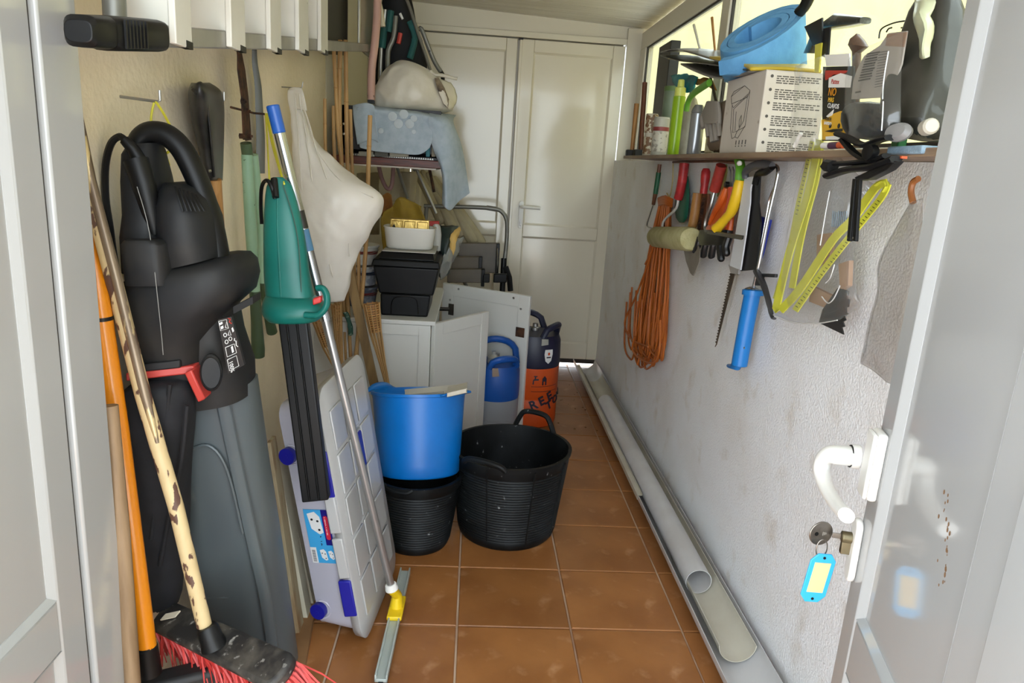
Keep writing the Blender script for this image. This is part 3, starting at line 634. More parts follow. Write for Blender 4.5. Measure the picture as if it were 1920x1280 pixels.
ed = (e2 - e1).normalized(); es = ed.cross(Vector((0, 0, 1)))
MB().obox(mid - ed * .055 - es * .022 + Vector((0, 0, -.002)), ed * .11, es * .044, (0, 0, .014)).build('bracket', YP, sq, bevel=.004)
SQ = M('galvanised_bar', '#B4BCB6', .45, .15)
MB().obox(e1 - es * .017 + Vector((0, 0, -.012)), e2 - e1, es * .034, (0, 0, .010)).obox(e1 - es * .017 + Vector((0, 0, -.012)), e2 - e1, es * .005, (0, 0, .022)).obox(e1 + es * .012 + Vector((0, 0, -.012)), e2 - e1, es * .005, (0, 0, .022)).build('squeegee_bar', SQ, sq, bevel=.0015)
MB().obox(e1 - es * .006 + Vector((0, 0, -.029)), (e2 - e1) * 1.03, es * .012, (0, 0, .02)).build('rubber_blade', BLPL, sq)
# ---------------- ladder (hung sideways)
lad = T('ladder', 'aluminium step ladder hung sideways along the top of the left wall', 'ladder', (-.56, 2.2, 1.55))
ALR = M('ladder_aluminium', '#A7A59F', .38, .55, hx2='#8E8C86', ns=6)
ALW = M('ladder_tread_paint', '#D8D6CC', .4, hx2='#CFCCC0', ns=5, hx3='#3A3732', ns3=16, lo3=.70, hi3=.72)
XF = -.52
r0 = P(280, 72, X=XF); r1 = P(697, 92, X=XF)
ra = r0
MB().obox(ra + Vector((0, 0, -.013)), r1 - ra, (-.022, 0, 0), (0, 0, .035)).build('rail', ALR, lad, bevel=.003)
MB().obox(ra + Vector((-.09, 0, -.013)), r1 - ra, (-.02, 0, 0), (0, 0, .035)).build('rail', ALR, lad, bevel=.003)
upd = Vector((0, -.06, 1)).normalized()
MB().obox(ra + Vector((0, 0, .36)), r1 - ra, (-.022, 0, 0), (0, 0, .035)).build('rail', ALR, lad, bevel=.003)
for xl, xr, yb_ in ((331, 361, 82), (435, 461, 88), (508, 528, 92), (561, 579, 94), (602, 615, 95)):
    a = P(xl, yb_, X=XF + .012); b = P(xr, yb_, X=XF + .012)
    tr_ = MB().obox(a + Vector((0, 0, 0)), (0, b.y - a.y, 0), (-.012, 0, 0), (0, 0, .40)).build('tread', ALW, lad, bevel=.002)
    MB().obox(a + Vector((-.012, .004, .01)), (-.085, 0, 0), (0, .018, 0), (0, 0, .39)).build('tread_top', ALW, tr_)
    MB().obox(a + Vector((.001, (b.y - a.y) * .6, 0)), (0, (b.y - a.y) * .4, 0), (-.014, 0, 0), (0, 0, .012)).build('tread_cap', BLPL, tr_)
fa = P(147, 60, X=XF); fb = P(290, 66, X=XF)
def fs(x, y, h, d, pw=4): q = P(x, y, X=XF - .01); return (q, Vector((0, 0, h)), Vector((d, 0, 0)), pw)
MB().loft([fs(146, 58, .014, .018, 3), fs(152, 58, .0205, .022), fs(186, 60, .022, .023), fs(192, 61, .0195, .021), fs(198, 62, .0235, .025), fs(278, 66, .0245, .026), fs(289, 67, .023, .024)], n=20).build('rubber_foot', BLPL, lad, bevel=.001)
for k in range(7): 
    q = P(233 + k * 6.5, 64 + k * .3, X=XF + .0155)
    MB().obox(q + Vector((0, 0, -.019)), (.003, 0, 0), (0, .0042, 0), (0, 0, .038)).build('foot_rib', BLPL, lad)
MB().tube([P(216, 42, X=-.57), P(211, -60, X=-.57)], .017, n=16).build('back_stay', GREYT, lad)
q = P(675, 90, X=XF - .01); q2 = P(700, 90, X=XF - .01)
MB().obox(q, (0, q2.y - q.y, 0), (-.012, 0, 0), (0, 0, .42)).build('top_plate', M('bare_aluminium', '#B5B2A6', .35, .7), lad, bevel=.003)
q = P(616, 76, X=-.60); q2 = P(652, 76, X=-.60)
MB().obox(q, (0, q2.y - q.y, 0), (-.09, 0, 0), (0, 0, .45)).build('tool_case', M('case_black', '#2A2824', .5), None, label='narrow black case standing upright between the ladder rails', cat='case', bevel=.004)
# ---------------- storage box on end
BX = bpy.data.materials.new('clear_milky_plastic'); BX.use_nodes = True
b_ = BX.node_tree.nodes['Principled BSDF']; b_.inputs['Base Color'].default_value = lin('#C5C3CF'); b_.inputs['Roughness'].default_value = .25; b_.inputs['Alpha'].default_value = .80; b_.inputs['Coat Weight'].default_value = .3
BXL = bpy.data.materials.new('clear_lid_plastic'); BXL.use_nodes = True
b_ = BXL.node_tree.nodes['Principled BSDF']; b_.inputs['Base Color'].default_value = lin('#B9B8B6'); b_.inputs['Roughness'].default_value = .3; b_.inputs['Alpha'].default_value = .88; b_.inputs['Coat Weight'].default_value = .3
sb = T('storage_box', 'clear plastic underbed storage box standing on end against the left wall', 'storage box', (-.32, 1.9, 0))
tilt = Vector((-.175, .0, .985)).normalized()    # lean of the long axis toward the wall
depth = Vector((.985, 0, .175)).normalized()      # from the box bottom toward the lid
O = Vector((-.375, 1.76, .012)); LB = .715; WBX = .40; HB = .125
# body: frustum, bottom face at depth 0, rim at depth HB
def bp(u, v, d):  # u along length, v across (Y), d depth
    ins = .028 * (1 - d / HB)
    uu = ins + (LB - 2 * ins) * u; vv = ins + (WBX - 2 * ins) * v
    return O + tilt * uu + Vector((0, vv, 0)) + depth * d
def rring(d, rad=.05, n=5, grow=0):
    ins = .028 * (1 - d / HB) - grow; out = []
    for cu, cv, a0 in ((LB - ins - rad, WBX - ins - rad, 0), (ins + rad, WBX - ins - rad, 90), (ins + rad, ins + rad, 180), (LB - ins - rad, ins + rad, 270)):
        for k in range(n + 1):
            a = math.radians(a0 + 90 * k / n); out.append(O + tilt * (cu + rad * math.cos(a)) + Vector((0, cv + rad * math.sin(a), 0)) + depth * d)
    return out
def ringmesh(rings, closed_bottom=True):
    m = MB(); n = len(rings[0]); m.v = [v for r in rings for v in r]
    for i in range(len(rings) - 1):
        for j in range(n): m.f.append([i * n + j, i * n + (j + 1) % n, (i + 1) * n + (j + 1) % n, (i + 1) * n + j]); m.m.append(0)
    if closed_bottom: m.f.append(list(range(n))); m.m.append(0)
    return m
ringmesh([rring(0, .04), rring(.004, .045), rring(HB, .055), rring(HB + .001, .058, grow=.010)]).build('box_body', BX, sb, solid=.0025, ang=50)
ld = ringmesh([rring(HB - .020, .06, grow=.013), rring(HB + .003, .06, grow=.013), rring(HB + .006, .058, grow=.008)], False)
nlast = len(ld.v) - 24; ld.f.append(list(range(nlast, nlast + 24))); ld.m.append(0)
lid = ld.build('lid', BXL, sb, solid=.0025, ang=40)
for i in range(5):
    for j in range(3):
        u0 = .050 + i * .125; v0 = .035 + j * .114
        c = O + tilt * u0 + Vector((0, v0, 0)) + depth * (HB + .0068)
        MB().obox(c, tilt * .112, Vector((0, .100, 0)), depth * .006).build('lid_panel', BXL, lid, bevel=.005, seg=2)
DB = M('dark_blue_plastic', '#1A1B8C', .4)
for u in (.09, .555):
    c = O + tilt * u + Vector((0, .012, 0)) + depth * .012
    MB().lathe([(.021, 0), (.023, .003), (.023, .018), (.004, .018), (.004, .019), (.0005, .019)], c + Vector((0, .012, 0)), axis=(-.25, -1, 0), n=28).build('wheel', DB, sb, ang=50)
    MB().tube([c + Vector((.002, .01, .0)) + tilt * 0.028 * math.cos(a) + depth * .028 * math.sin(a) + Vector((0, -.002, 0)) for a in [math.pi * k / 8 for k in range(9)]], .003, n=6).build('wheel_arch', BX, sb)
def clip(u0, u1): 
    c = O + tilt * u0 + Vector((0, -.018, 0)) + depth * (HB - .034)
    MB().obox(c, tilt * (u1 - u0), Vector((0, .014, 0)), depth * .036).build('clip', DB, sb, bevel=.004, seg=3)
clip(.085, .195); clip(.44, .57)
c = O + tilt * .42 + Vector((0, .21, 0)) + depth * (HB + .008)
MB().obox(c, tilt * .11, Vector((0, .035, 0)), depth * .010).build('clip', DB, sb, bevel=.005, seg=3)
for u0, u1 in ((.20, .32), (.335, .455)):
    c = O + tilt * u0 + Vector((0, -.016, 0)) + depth * (HB - .030)
    MB().obox(c, tilt * (u1 - u0), Vector((0, .012, 0)), depth * .03).build('rim_flange', BXL, sb, bevel=.004)
# label
LBL = M('label_light_blue', '#3E9FD6', .45)
lu = tilt; lv = depth
def lp(u, d):
    u -= .038
    return bp(0, 0, HB) * 0 + O + tilt * u + depth * d + Vector((0, .028 * (1 - d / HB) - .0032, 0))
def lquad(mb, u0, u1, d0, d1, e=0.0): 
    mb.prism([lp(u0, d0) + Vector((0, -e, 0)), lp(u1, d0) + Vector((0, -e, 0)), lp(u1, d1) + Vector((0, -e, 0)), lp(u0, d1) + Vector((0, -e, 0))], (0, -.0006, 0)); return mb
lb_ = lquad(MB(), .275, .435, .018, .092).build('label', LBL, sb, sm=False)
lquad(MB(), .330, .435, .070, .092, .0006).build('label_band', M('label_navy', '#1A1574', .45), lb_, sm=False)
lquad(MB(), .275, .322, .018, .036, .0006).build('barcode_ground', WHT, lb_, sm=False)
mb = MB()
for k in range(9): lquad(mb, .280 + k * .004, .2815 + k * .004, .022, .032, .0013)
mb.build('barcode', LBK, lb_, sm=False)
RL = M('label_red', '#C5283E', .45)
mb = MB(); pts = []
for k in range(9): a = math.pi * k / 8; pts.append((.412 + .0055 * math.sin(a), .081 + .0065 * math.cos(a)))
for k in range(9): a = math.pi + math.pi * k / 8; pts.append((.352 + .0055 * math.sin(a), .081 + .0065 * math.cos(a)))
mb.prism([lp(u, d) + Vector((0, -.0013, 0)) for u, d in pts], (0, -.0005, 0)); mb.build('logo_ground', RL, lb_, sm=False)
text('Plastic Forte', .0105, lp(.414, .078) + Vector((0, -.0021, 0)), -tilt, depth, WHT, lb_)
text('N\u00ba12', .018, lp(.366, .0545) + Vector((0, -.0012, 0)), -tilt, depth, LBK, lb_)
def boxpic(u, d, s):
    m = MB(); m.prism([lp(u + s * a, d + s * b) + Vector((0, -.0008, 0)) for a, b in ((.5, -.32), (.62, .1), (.35, .34), (-.5, .42), (-.6, .2), (-.3, -.2))], (0, -.0006, 0)); m.build('box_picture', WHT, lb_, sm=False)
    m = MB()
    for a, b in ((.2, -.1), (.12, .2), (-.35, .22)): m.prism([lp(u + s * (a + .06 * math.cos(t)), d + s * (b + .07 * math.sin(t))) + Vector((0, -.0015, 0)) for t in [k * math.pi / 4 for k in range(8)]], (0, -.0004, 0))
    m.build('picture_dots', LBK, lb_, sm=False)
boxpic(.395, .045, .055); boxpic(.300, .055, .028); boxpic(.300, .078, .022)
sb.rotation_euler = (0, 0, math.radians(-6.0)); sb.location.x += .013
# planks behind the box
PWD = M('weathered_board', '#A89A7C', .6, hx2='#8B6A45', ns=9, nlo=.5, nhi=.7, stretch=(4, 4, .6))
PWW = M('cream_board', '#C9C3AE', .5)
for nm, x0, y0, x1, y1, Y, wpx, mt, lb2 in (('board', 556, 1190, 500, 830, 1.79, 7, PWD, 'thin weathered wooden board behind the storage box, next to the blower tube'),
                                       ('board', 571, 1185, 513, 860, 1.86, 8, PWW, 'thin cream board behind the storage box, in the middle of three'),
                                       ('board', 583, 1150, 524, 870, 1.93, 7, PWW, 'thin cream board behind the storage box, closest to the box')):
    a = P(x0, y0, Y=Y); a.z = 0.002; b = P(x1, y1, Y=Y)
    up = (b - a); b = a + up * 1.0
    MB().obox(a, (P(x0 + wpx, y0, Y=Y) - P(x0, y0, Y=Y)), (0, .05, 0), up).build(nm, mt, None, label=lb2, cat='board')
a = P(560, 1232, Z=.0); b = P(592, 1085, Z=.0)
MB().prism([P(545, 1262, Z=.001), P(572, 1262, Z=.001), P(600, 1130, Z=.001) + Vector((-.02, .1, 0)), P(578, 1130, Z=.001) + Vector((-.03, .1, 0))], (0, 0, .022)).build('wooden_batten', M('batten_wood', '#9A7148', .6, hx2='#84603C', ns=8), None, label='flat wooden batten lying on the tiles behind the storage box', cat='batten')
# ================================================================ BACK LEFT CLUTTER
WCAB = M('white_cabinet_lacquer', '#D3D2CC', .3)
CT = .672
cab = T('cabinet', 'low white cabinet with both doors swung open, under the dark shelf', 'cabinet', (-.42, 3.4, 0))
MB().box(-.695, -.165, 3.01, 3.80, .01, CT - .018).build('carcass', WCAB, cab, sm=False)
MB().box(-.698, -.145, 2.985, 3.82, CT - .018, CT).build('cabinet_top', WCAB, cab, bevel=.002)
def pdoor(name, o, e, z0, z1, bd, parent, ns=1, mat=WCAB):
    o = Vector((o[0], o[1], 0)); e = Vector((e[0], e[1], 0)); sd = (e - o).normalized(); wl = (e - o).length
    n = Vector((sd.y, -sd.x, 0)) * ns
    if n.y > 0: n = -n
    up = Vector((0, 0, 1))
    r = MB().obox(o + up * z0, sd * wl, up * (z1 - z0), -n * .016).build(name, mat, parent, bevel=.001)
    for a, b, c, d in ((0, bd, z0, z1), (wl - bd, wl, z0, z1), (bd, wl - bd, z0, z0 + bd), (bd, wl - bd, z1 - bd, z1)):
        MB().obox(o + sd * a + up * c, sd * (b - a), up * (d - c), n * .005).build('frame_strip', mat, r, bevel=.0015)
    return r, o, sd, n
MB().box(-.695, -.165, 2.998, 3.01, .01, CT - .018).build('side_panel', WCAB, cab, sm=False)
for a, b, c, d in ((-.695, -.655, .02, CT - .02), (-.215, -.165, .02, CT - .02), (-.655, -.215, CT - .065, CT - .02), (-.655, -.215, .02, .07)):
    MB().box(a, b, 2.990, 2.998, c, d).build('frame_strip', WCAB, cab, bevel=.001)
d1, o, sd, n = pdoor('door', (-.150, 3.0), (.085, 3.32), .03, .66, .055, cab)
d2, o, sd, n = pdoor('door', (-.150, 3.79), (.295, 3.52), .01, .705, .062, cab)
up = Vector((0, 0, 1))
for s_, z in ((.10, .685), (.43, .685), (.475, .635), (.05, .62)):
    MB().lathe([(.006, 0), (.006, .002), (.001, .003)], o + sd * s_ + up * z + n * .005, axis=n, n=10).build('screw', STEEL, d2)
MB().obox(o + sd * .455 + up * .49 + n * .005, sd * .05, up * .05, n * .004).build('catch', RUST, d2, bevel=.004)
MB().obox(o + sd * .045 + up * .54 + n * .005, sd * .03, up * .06, n * .006).tube([o + sd * .05 + up * .57 + n * .01, o + sd * .0 + up * .57 + n * .05], .010, n=8).build('hinge', M('hinge_dark', '#3A3733', .5, .5), d2)
# white plastic tub on black box
BK = M('black_box_plastic', '#08090A', .45, hx2='#0F1011', ns=8, spec=.25)
tb = T('tool_box', 'black lidded plastic box on top of the white cabinet', 'box', (-.3, 3.2, CT))
f = lambda x, y, Y=3.055: P(x, y, Y=Y)
def ringbox(mb, x0, x1, y0, y1, z0, z1, x0t, x1t, y0t, y1t):
    return mb.add([(x0, y0, z0), (x1, y0, z0), (x1, y1, z0), (x0, y1, z0), (x0t, y0t, z1), (x1t, y0t, z1), (x1t, y1t, z1), (x0t, y1t, z1)], [(0, 3, 2, 1), (4, 5, 6, 7), (0, 1, 5, 4), (1, 2, 6, 5), (2, 3, 7, 6), (3, 0, 4, 7)])
bx0, bx1 = f(712, 588).x, f(806, 588).x
tx0_, tx1_ = f(700, 490).x, f(824, 490).x
zb0, zs, zl = CT + .001, f(760, 552).z, f(760, 500).z; ztp = f(760, 474).z
mb = MB(); ringbox(mb, bx0 + .004, bx1 - .01, 3.06, 3.36, zb0, zs, bx0, bx1, 3.055, 3.37)
ringbox(mb, bx0 - .004, bx1 + .012, 3.05, 3.375, zs, zl, tx0_, tx1_, 3.04, 3.39)
mb.build('box_body', BK, tb, bevel=.008, seg=3)
mb = MB(); ringbox(mb, tx0_ - .006, tx1_ + .004, 3.035, 3.395, zl, zl + .028, tx0_, tx1_, 3.045, 3.39); ringbox(mb, tx0_ + .02, tx1_ - .02, 3.06, 3.37, zl + .028, ztp, tx0_ + .03, tx1_ - .03, 3.08, 3.36)
mb.build('lid', BK, tb, bevel=.006, seg=3)
MB().tube(smooth([f(733, 588, 3.056), f(735, 565, 3.054), f(746, 556, 3.053), f(770, 556, 3.053), f(782, 565, 3.054), f(784, 588, 3.056)], 3), .003, n=6).build('moulded_arch', BK, tb)
MB().box(tx0_ + .035, tx1_ - .02, 3.07, 3.35, ztp + .0005, ztp + .004).build('cardboard_sheet', M('grey_card', '#A9A79F', .7), None, label='thin grey card sheet between the black box and the white tub', cat='card')
zt0 = ztp + .005
tl, tr_ = P(719, 440, Y=3.18), P(818, 440, Y=3.18); tcx = (tl.x + tr_.x) / 2; thw = (tr_.x - tl.x) / 2
zr = P(768, 428, Y=3.10).z
mb = MB().loft([((tcx, 3.19, zt0), (thw * .80, 0, 0), (0, .062, 0), 3), ((tcx, 3.19, zt0 + .006), (thw * .88, 0, 0), (0, .07, 0), 3), ((tcx, 3.19, zr - .006), (thw * .97, 0, 0), (0, .085, 0), 3), ((tcx, 3.19, zr - .005), (thw, 0, 0), (0, .09, 0), 3), ((tcx, 3.19, zr), (thw, 0, 0), (0, .09, 0), 3), ((tcx, 3.19, zr), (thw * .95, 0, 0), (0, .083, 0), 3), ((tcx, 3.19, zt0 + .01), (thw * .86, 0, 0), (0, .068, 0), 3)], n=40)
mb.build('tub', M('white_tub_plastic', '#D6D4CC', .35, sss=.1), None, label='white oval plastic tub on top of the black box', cat='tub', ang=50)
GD = M('brass_plaque', '#C9AA5C', .3, .6, hx2='#A38444', ns=12, bump=(60, .5, .003))
gb = T('brass_plaque', 'brass coloured plaque with three square fields standing in the white tub', 'plaque', (tcx, 3.19, zt0 + .02))
a = P(731, 440, Y=3.19); b = P(804, 440, Y=3.19); h = P(731, 409, Y=3.19).z - (zt0 + .02)
MB().obox((a.x, 3.185, zt0 + .02), (b.x - a.x, 0, 0), (0, .03, 0), (0, .01, h)).build('back_plate', GD, gb, bevel=.003)
for k in range(3):
    x = a.x + (b.x - a.x) * (.04 + k * .325)
    MB().obox((x, 3.181, zt0 + .03), ((b.x - a.x) * .28, 0, 0), (0, .006, 0), (0, .008, h - .018)).build('relief_field', GD, gb, bevel=.004)
MB().prism(PY([(737, 433), (736, 424), (739, 419), (741, 424), (743, 433)], 3.176), (0, .004, 0)).build('small_figure', BLPL, gb)
# things behind the tub
MB().loft([sec(806, 826, 470, 3.34, .012, None, 3), sec(808, 828, 440, 3.34, .012, None, 3), sec(810, 826, 425, 3.34, .012, None, 2), sec(814, 822, 420, 3.34, .01)], n=20).build('plastic_paddle', M('pale_grey_plastic', '#A8A79E', .4), None, label='pale grey rounded plastic paddle standing behind the white tub', cat='paddle', bevel=.001)
MB().obox(P(801, 424, Y=3.37), P(823, 424, Y=3.37) - P(801, 424, Y=3.37), (0, .03, 0), (0, 0, .022)).build('red_block', M('red_block_plastic', '#B02A22', .5), None, label='small bright red block behind the white tub', cat='block', bevel=.003)
# folded sack: dark part and yellow part, in a clear wrap
sk = MB().sheet([[P(826, 425, Y=3.42), P(845, 424, Y=3.42), P(860, 424, Y=3.45)], [P(822, 450, Y=3.36), P(840, 448, Y=3.33), P(852, 446, Y=3.40)], [P(822, 490, Y=3.36), P(836, 485, Y=3.33), P(848, 476, Y=3.40)], [P(824, 520, Y=3.38), P(832, 520, Y=3.35), P(842, 512, Y=3.42)]], 4).crumple(.008, 20, 3)
sk.build('compost_sack', M('dark_green_sack', '#27342F', .5, hx2='#1C2523', ns=12), None, label='dark green folded sack beside the black box', cat='sack', solid=.004)
MB().sheet([[P(862, 425, Y=3.40), P(864, 432, Y=3.40)], [P(846, 440, Y=3.34), P(856, 452, Y=3.34)], [P(842, 470, Y=3.34), P(852, 474, Y=3.34)], [P(838, 488, Y=3.34), P(844, 490, Y=3.34)]], 4).crumple(.006, 25, 5).build('yellow_paper', M('yellow_paper', '#C9A45A', .6), None, label='torn yellow paper edge on the dark green sack', cat='paper', solid=.003)
CLR = FILM('clear_film', '#C9CCC8', .07)
CLG = M('grey_clear_film', '#8E8F88', .2, trans=.45, coat=.5)
MB().sheet([[P(834, 470, Y=3.33), P(850, 455, Y=3.36), P(870, 443, Y=3.40)], [P(826, 500, Y=3.30), P(845, 490, Y=3.33), P(862, 470, Y=3.38)], [P(824, 525, Y=3.32), P(836, 518, Y=3.34), P(848, 495, Y=3.38)]], 5).crumple(.010, 22, 9).build('clear_bag', CLG, None, label='crumpled grey transparent plastic bag beside the black box', cat='bag', solid=.001)
# paint buckets
bk = [('#C9C9C3', '#7A2D28', 'white paint bucket with a red band, topmost of the stack on the cabinet'), ('#C7C6C0', '#23314C', 'white and blue paint bucket, middle of the stack on the cabinet'), ('#59606E', '#7A2A26', 'dark blue printed paint bucket, lowest of the stack on the cabinet')]
bc = P(686, 560, Y=3.28)
for i, (c1, c2, lb2) in enumerate(bk):
    z0 = CT + .002 + (2 - i) * .088 + (2 - i) * .006; r = .088; hh = .086
    t = T('paint_bucket', lb2, 'bucket', (bc.x - .03, 3.28, z0))
    MB().lathe([(r * .82, 0), (r * .93, hh - .012), (r * .96, hh - .011), (r, hh - .008), (r, hh)], (bc.x - .03, 3.28, z0), n=32).build('bucket_body', M('bucket_a%d' % i, c1, .4, hx2='#8C8F94' if i else '#BEBDB6', ns=25, nlo=.5, nhi=.6), t)
    MB().lathe([(r * .90, hh * .55), (r * .937, hh * .72), (r * .945, hh * .72), (r * .905, hh * .55)], (bc.x - .03, 3.28, z0), n=32, cap=False).build('printed_band', M('bucket_b%d' % i, c2, .4), t)
    MB().tube([(bc.x - .03 + r * math.cos(a), 3.28 + r * math.sin(a) * 1.0, z0 + hh * .8 - .02 * math.sin(-a)) for a in [-math.pi + math.pi * k / 12 for k in range(13)]], .0015, n=5).build('wire_handle', STEEL, t)
# ---------------- tubs
def tub(root, c, ax, r0, r1, h, th, mat, ribs=0, n=56, prof_extra=None, name='tub_body', wob=0):
    pr = [(r0 * .6, 0), (r0 * .97, 0), (r0, .006)]
    ns_ = max(ribs * 2, 6)
    for k in range(1, ns_):
        f_ = k / ns_; z = h * (.08 + .80 * f_) if ribs else h * f_
        r = r0 + (r1 - r0) * z / h
        pr.append((r + (.0035 if ribs and k % 2 else 0), z))
    pr += [(r1, h - .012), (r1 + .006, h - .010), (r1 + .007, h), (r1 - th, h), (r1 - th - .002, h - .02), (r0 - th, th + .004), (.001, th)]
    return MB().lathe(pr, c, ax, n=n, wob=wob).build(name, mat, root, ang=55)
RUB = M('black_rubber', '#07090A', .55, hx2='#202426', ns=9, spec=.28, nlo=.46, nhi=.8, hx3='#8D9090', ns3=55, lo3=.68, hi3=.76, stretch=(1, 1, .7))
t2 = T('rubber_tub', 'large black rubber tub with two handles standing on the tiles', 'tub', (.175, 2.475, 0))
tb2 = tub(t2, (.175, 2.475, .001), (0, 0, 1), .178, .217, .335, .005, RUB, ribs=26, wob=.012)
for az, raised in ((math.radians(62), 1), (math.radians(242), 0)):
    u = Vector((math.cos(az), math.sin(az), 0)); t_ = Vector((-u.y, u.x, 0)); c = Vector((.175, 2.475, .335)) + u * .213
    if raised: pts = [c + t_ * -.085 + Vector((0, 0, -.01)), c + t_ * -.065 + Vector((0, 0, .035)) , c + t_ * -.045 + Vector((0, 0, .06)), c + Vector((0, 0, .066)), c + t_ * .045 + Vector((0, 0, .06)), c + t_ * .065 + Vector((0, 0, .035)), c + t_ * .085 + Vector((0, 0, -.01))]
    else: pts = [c + t_ * -.08 + Vector((0, 0, -.004)), c + t_ * -.06 + Vector((0, 0, .012)) + u * .008, c + u * .012 + Vector((0, 0, .018)), c + t_ * .06 + Vector((0, 0, .012)) + u * .008, c + t_ * .08 + Vector((0, 0, -.004))]
    MB().tube(smooth(pts, 4), .0105, n=10).build('handle', RUB, t2)
for az in (20, 75, 130, 200, 245, 290, 330):
    u = Vector((math.cos(math.radians(az)), math.sin(math.radians(az)), 0)); cc = Vector((.175, 2.475, 0))
    MB().tube([cc + u * .180 + Vector((0, 0, .02)), cc + u * .2185 + Vector((0, 0, .32))], .0035, n=6).build('vertical_rib', RUB, t2)
t1 = T('rubber_tub', 'smaller black rubber tub underneath the blue tub', 'tub', (-.158, 2.365, 0))
tub(t1, (-.158, 2.365, .001), (0, 0, 1), .118, .157, .272, .005, RUB, ribs=22)
for az in (250, 70):
    u = Vector((math.cos(math.radians(az)), math.sin(math.radians(az)), 0)); t_ = Vector((-u.y, u.x, 0)); c = Vector((-.158, 2.365, .27)) + u * .150
    MB().tube(smooth([c + t_ * -.05, c + t_ * -.03 + u * .008 + Vector((0, 0, -.010)), c + t_ * .03 + u * .008 + Vector((0, 0, -.010)), c + t_ * .05], 4), .008, n=8).build('handle', RUB, t1)
BLU = M('bright_blue_plastic', '#006CBE', .35, hx2='#0063B0', ns=5, sss=.05)
bt_ = T('flexible_tub', 'bright blue flexible tub tilted on top of the small black tub', 'tub', (-.155, 2.36, .28))
axb = Vector((-.045, .235, 1)).normalized(); cb = Vector((-.155, 2.372, .262))
tub(bt_, cb, axb, .143, .163, .290, .004, BLU, ribs=0)
uu, vv_ = Vector((1, 0, 0)), None
ub = (Vector((1, 0, 0)) - axb * axb.x).normalized(); vb = axb.cross(ub)
for az in (150, 325):
    u = ub * math.cos(math.radians(az)) + vb * math.sin(math.radians(az)); t_ = axb.cross(u); c = cb + axb * .289 + u * .160; hk = .018 if az == 150 else .006
    rows = [[c + t_ * s_ + axb * (-.004) for s_ in (-.085, -.05, 0, .05, .085)], [c + t_ * s_ * .9 + axb * (h_) + u * .012 for s_, h_ in ((-.085, 0), (-.05, hk), (0, hk * 1.3), (.05, hk), (.085, 0))]]
    MB().sheet(rows, 4).build('handle', BLU, bt_, solid=.006)
# white pvc guttering pieces lying in the blue tub
gl_ = T('gutter_offcut', 'short cream gutter offcut lying across the mouth of the blue tub', 'gutter', cb + axb * .29)
g0_ = P(742, 752, Y=2.40); g1_ = P(876, 737, Y=2.33)
gd_ = (g1_ - g0_).normalized(); gs_ = gd_.cross(Vector((0, 0, 1))).normalized()
def gutter(mb, a, b, r, th=.002, n=14, a0=180, a1=360, lip=0):
    a = Vector(a); b = Vector(b); d = (b - a).normalized(); s_ = d.cross(Vector((0, 0, 1))).normalized(); u_ = s_.cross(d)
    pts = []
    for k in range(n + 1):
        an = math.radians(a0 + (a1 - a0) * k / n); pts.append((math.cos(an) * r, math.sin(an) * r))
    inn = [(x * (r - th) / r, y * (r - th) / r) for x, y in pts[::-1]]
    pr = pts + inn; vs = [a + s_ * x + u_ * y for x, y in pr] + [b + s_ * x + u_ * y for x, y in pr]; m = len(pr)
    mb.add(vs, [(i, (i + 1) % m, m + (i + 1) % m, m + i) for i in range(m)] + [(i, m - 1 - i, m - 2 - i, i + 1) for i in range(n)] + [(m + i, m + i + 1, m + m - 2 - i, m + m - 1 - i) for i in range(n)])
    return mb
gutter(MB(), g0_ + Vector((0, .08, .005)), P(842, 737, Y=2.36) + Vector((0, .03, 0.01)), .045).build('channel', PVCB, gl_, ang=50)
MB().obox(P(838, 745, Y=2.27), P(874, 737, Y=2.27) - P(838, 745, Y=2.27), (0, .07, .0), (0, 0, .014)).obox(P(838, 745, Y=2.27), (P(874, 737, Y=2.27) - P(838, 745, Y=2.27)) * 1.05, (0, .07, 0), (0, 0, .003)).obox(P(838, 738, Y=2.27), (P(874, 737, Y=2.27) - P(838, 745, Y=2.27)) * 1.05, (0, .07, 0), (0, 0, .003)).build('square_end', PVCB, gl_, bevel=.001)
# ---------------- gas cylinders
def gascyl(root, c, r, htop, zsp, m1, m2, face=0):
    x, y = c
    MB().lathe([(r * .9, 0), (r * .97, .006), (r, .02), (r, zsp * .45), (r * .985, zsp * .46), (r * .985, zsp * .5), (r, zsp * .51), (r, zsp)], (x, y, .001), n=44).build('cylinder_body', m2, root, ang=40)
    MB().lathe([(r * .995, zsp), (r * 1.01, zsp + .008), (r * 1.01, zsp + .06), (r * .985, zsp + (htop - zsp) * .55), (r * .90, zsp + (htop - zsp) * .68), (r * .3, zsp + (htop - zsp) * .72)], (x, y, .001), n=44).build('shoulder', m1, root, ang=50)
    # handle collar: ring on three webs, with openings
    zc = zsp + (htop - zsp) * .66
    for a0, a1, zt_ in face:
        pts = [(x + r * .86 * math.cos(math.radians(a)), y + r * .86 * math.sin(math.radians(a))) for a in [a0 + (a1 - a0) * k / 10 for k in range(11)]]
        MB().tube([Vector((px_, py_, zc + .0)) + Vector((0, 0, (zt_ - zc) * math.sin(math.pi * min(1, max(0, k / 10))) ** .35)) for k, (px_, py_) in enumerate(pts)], .017, n=10, flat=1.0).build('carry_handle', m1, root)
    MB().lathe([(.022, zc - .01), (.022, zc + .03), (.014, zc + .034), (.014, zc + .05)], (x, y, 0), n=16).build('valve', STEEL, root)
BL2 = M('blue_cylinder_plastic', '#0F4FA3', .4, hx2='#0D4690', ns=6); GR2 = M('grey_cylinder', '#8C9096', .45)
gc1 = T('gas_cylinder', 'blue and grey gas cylinder between the two open cabinet doors', 'gas cylinder', (.142, 3.452, 0))
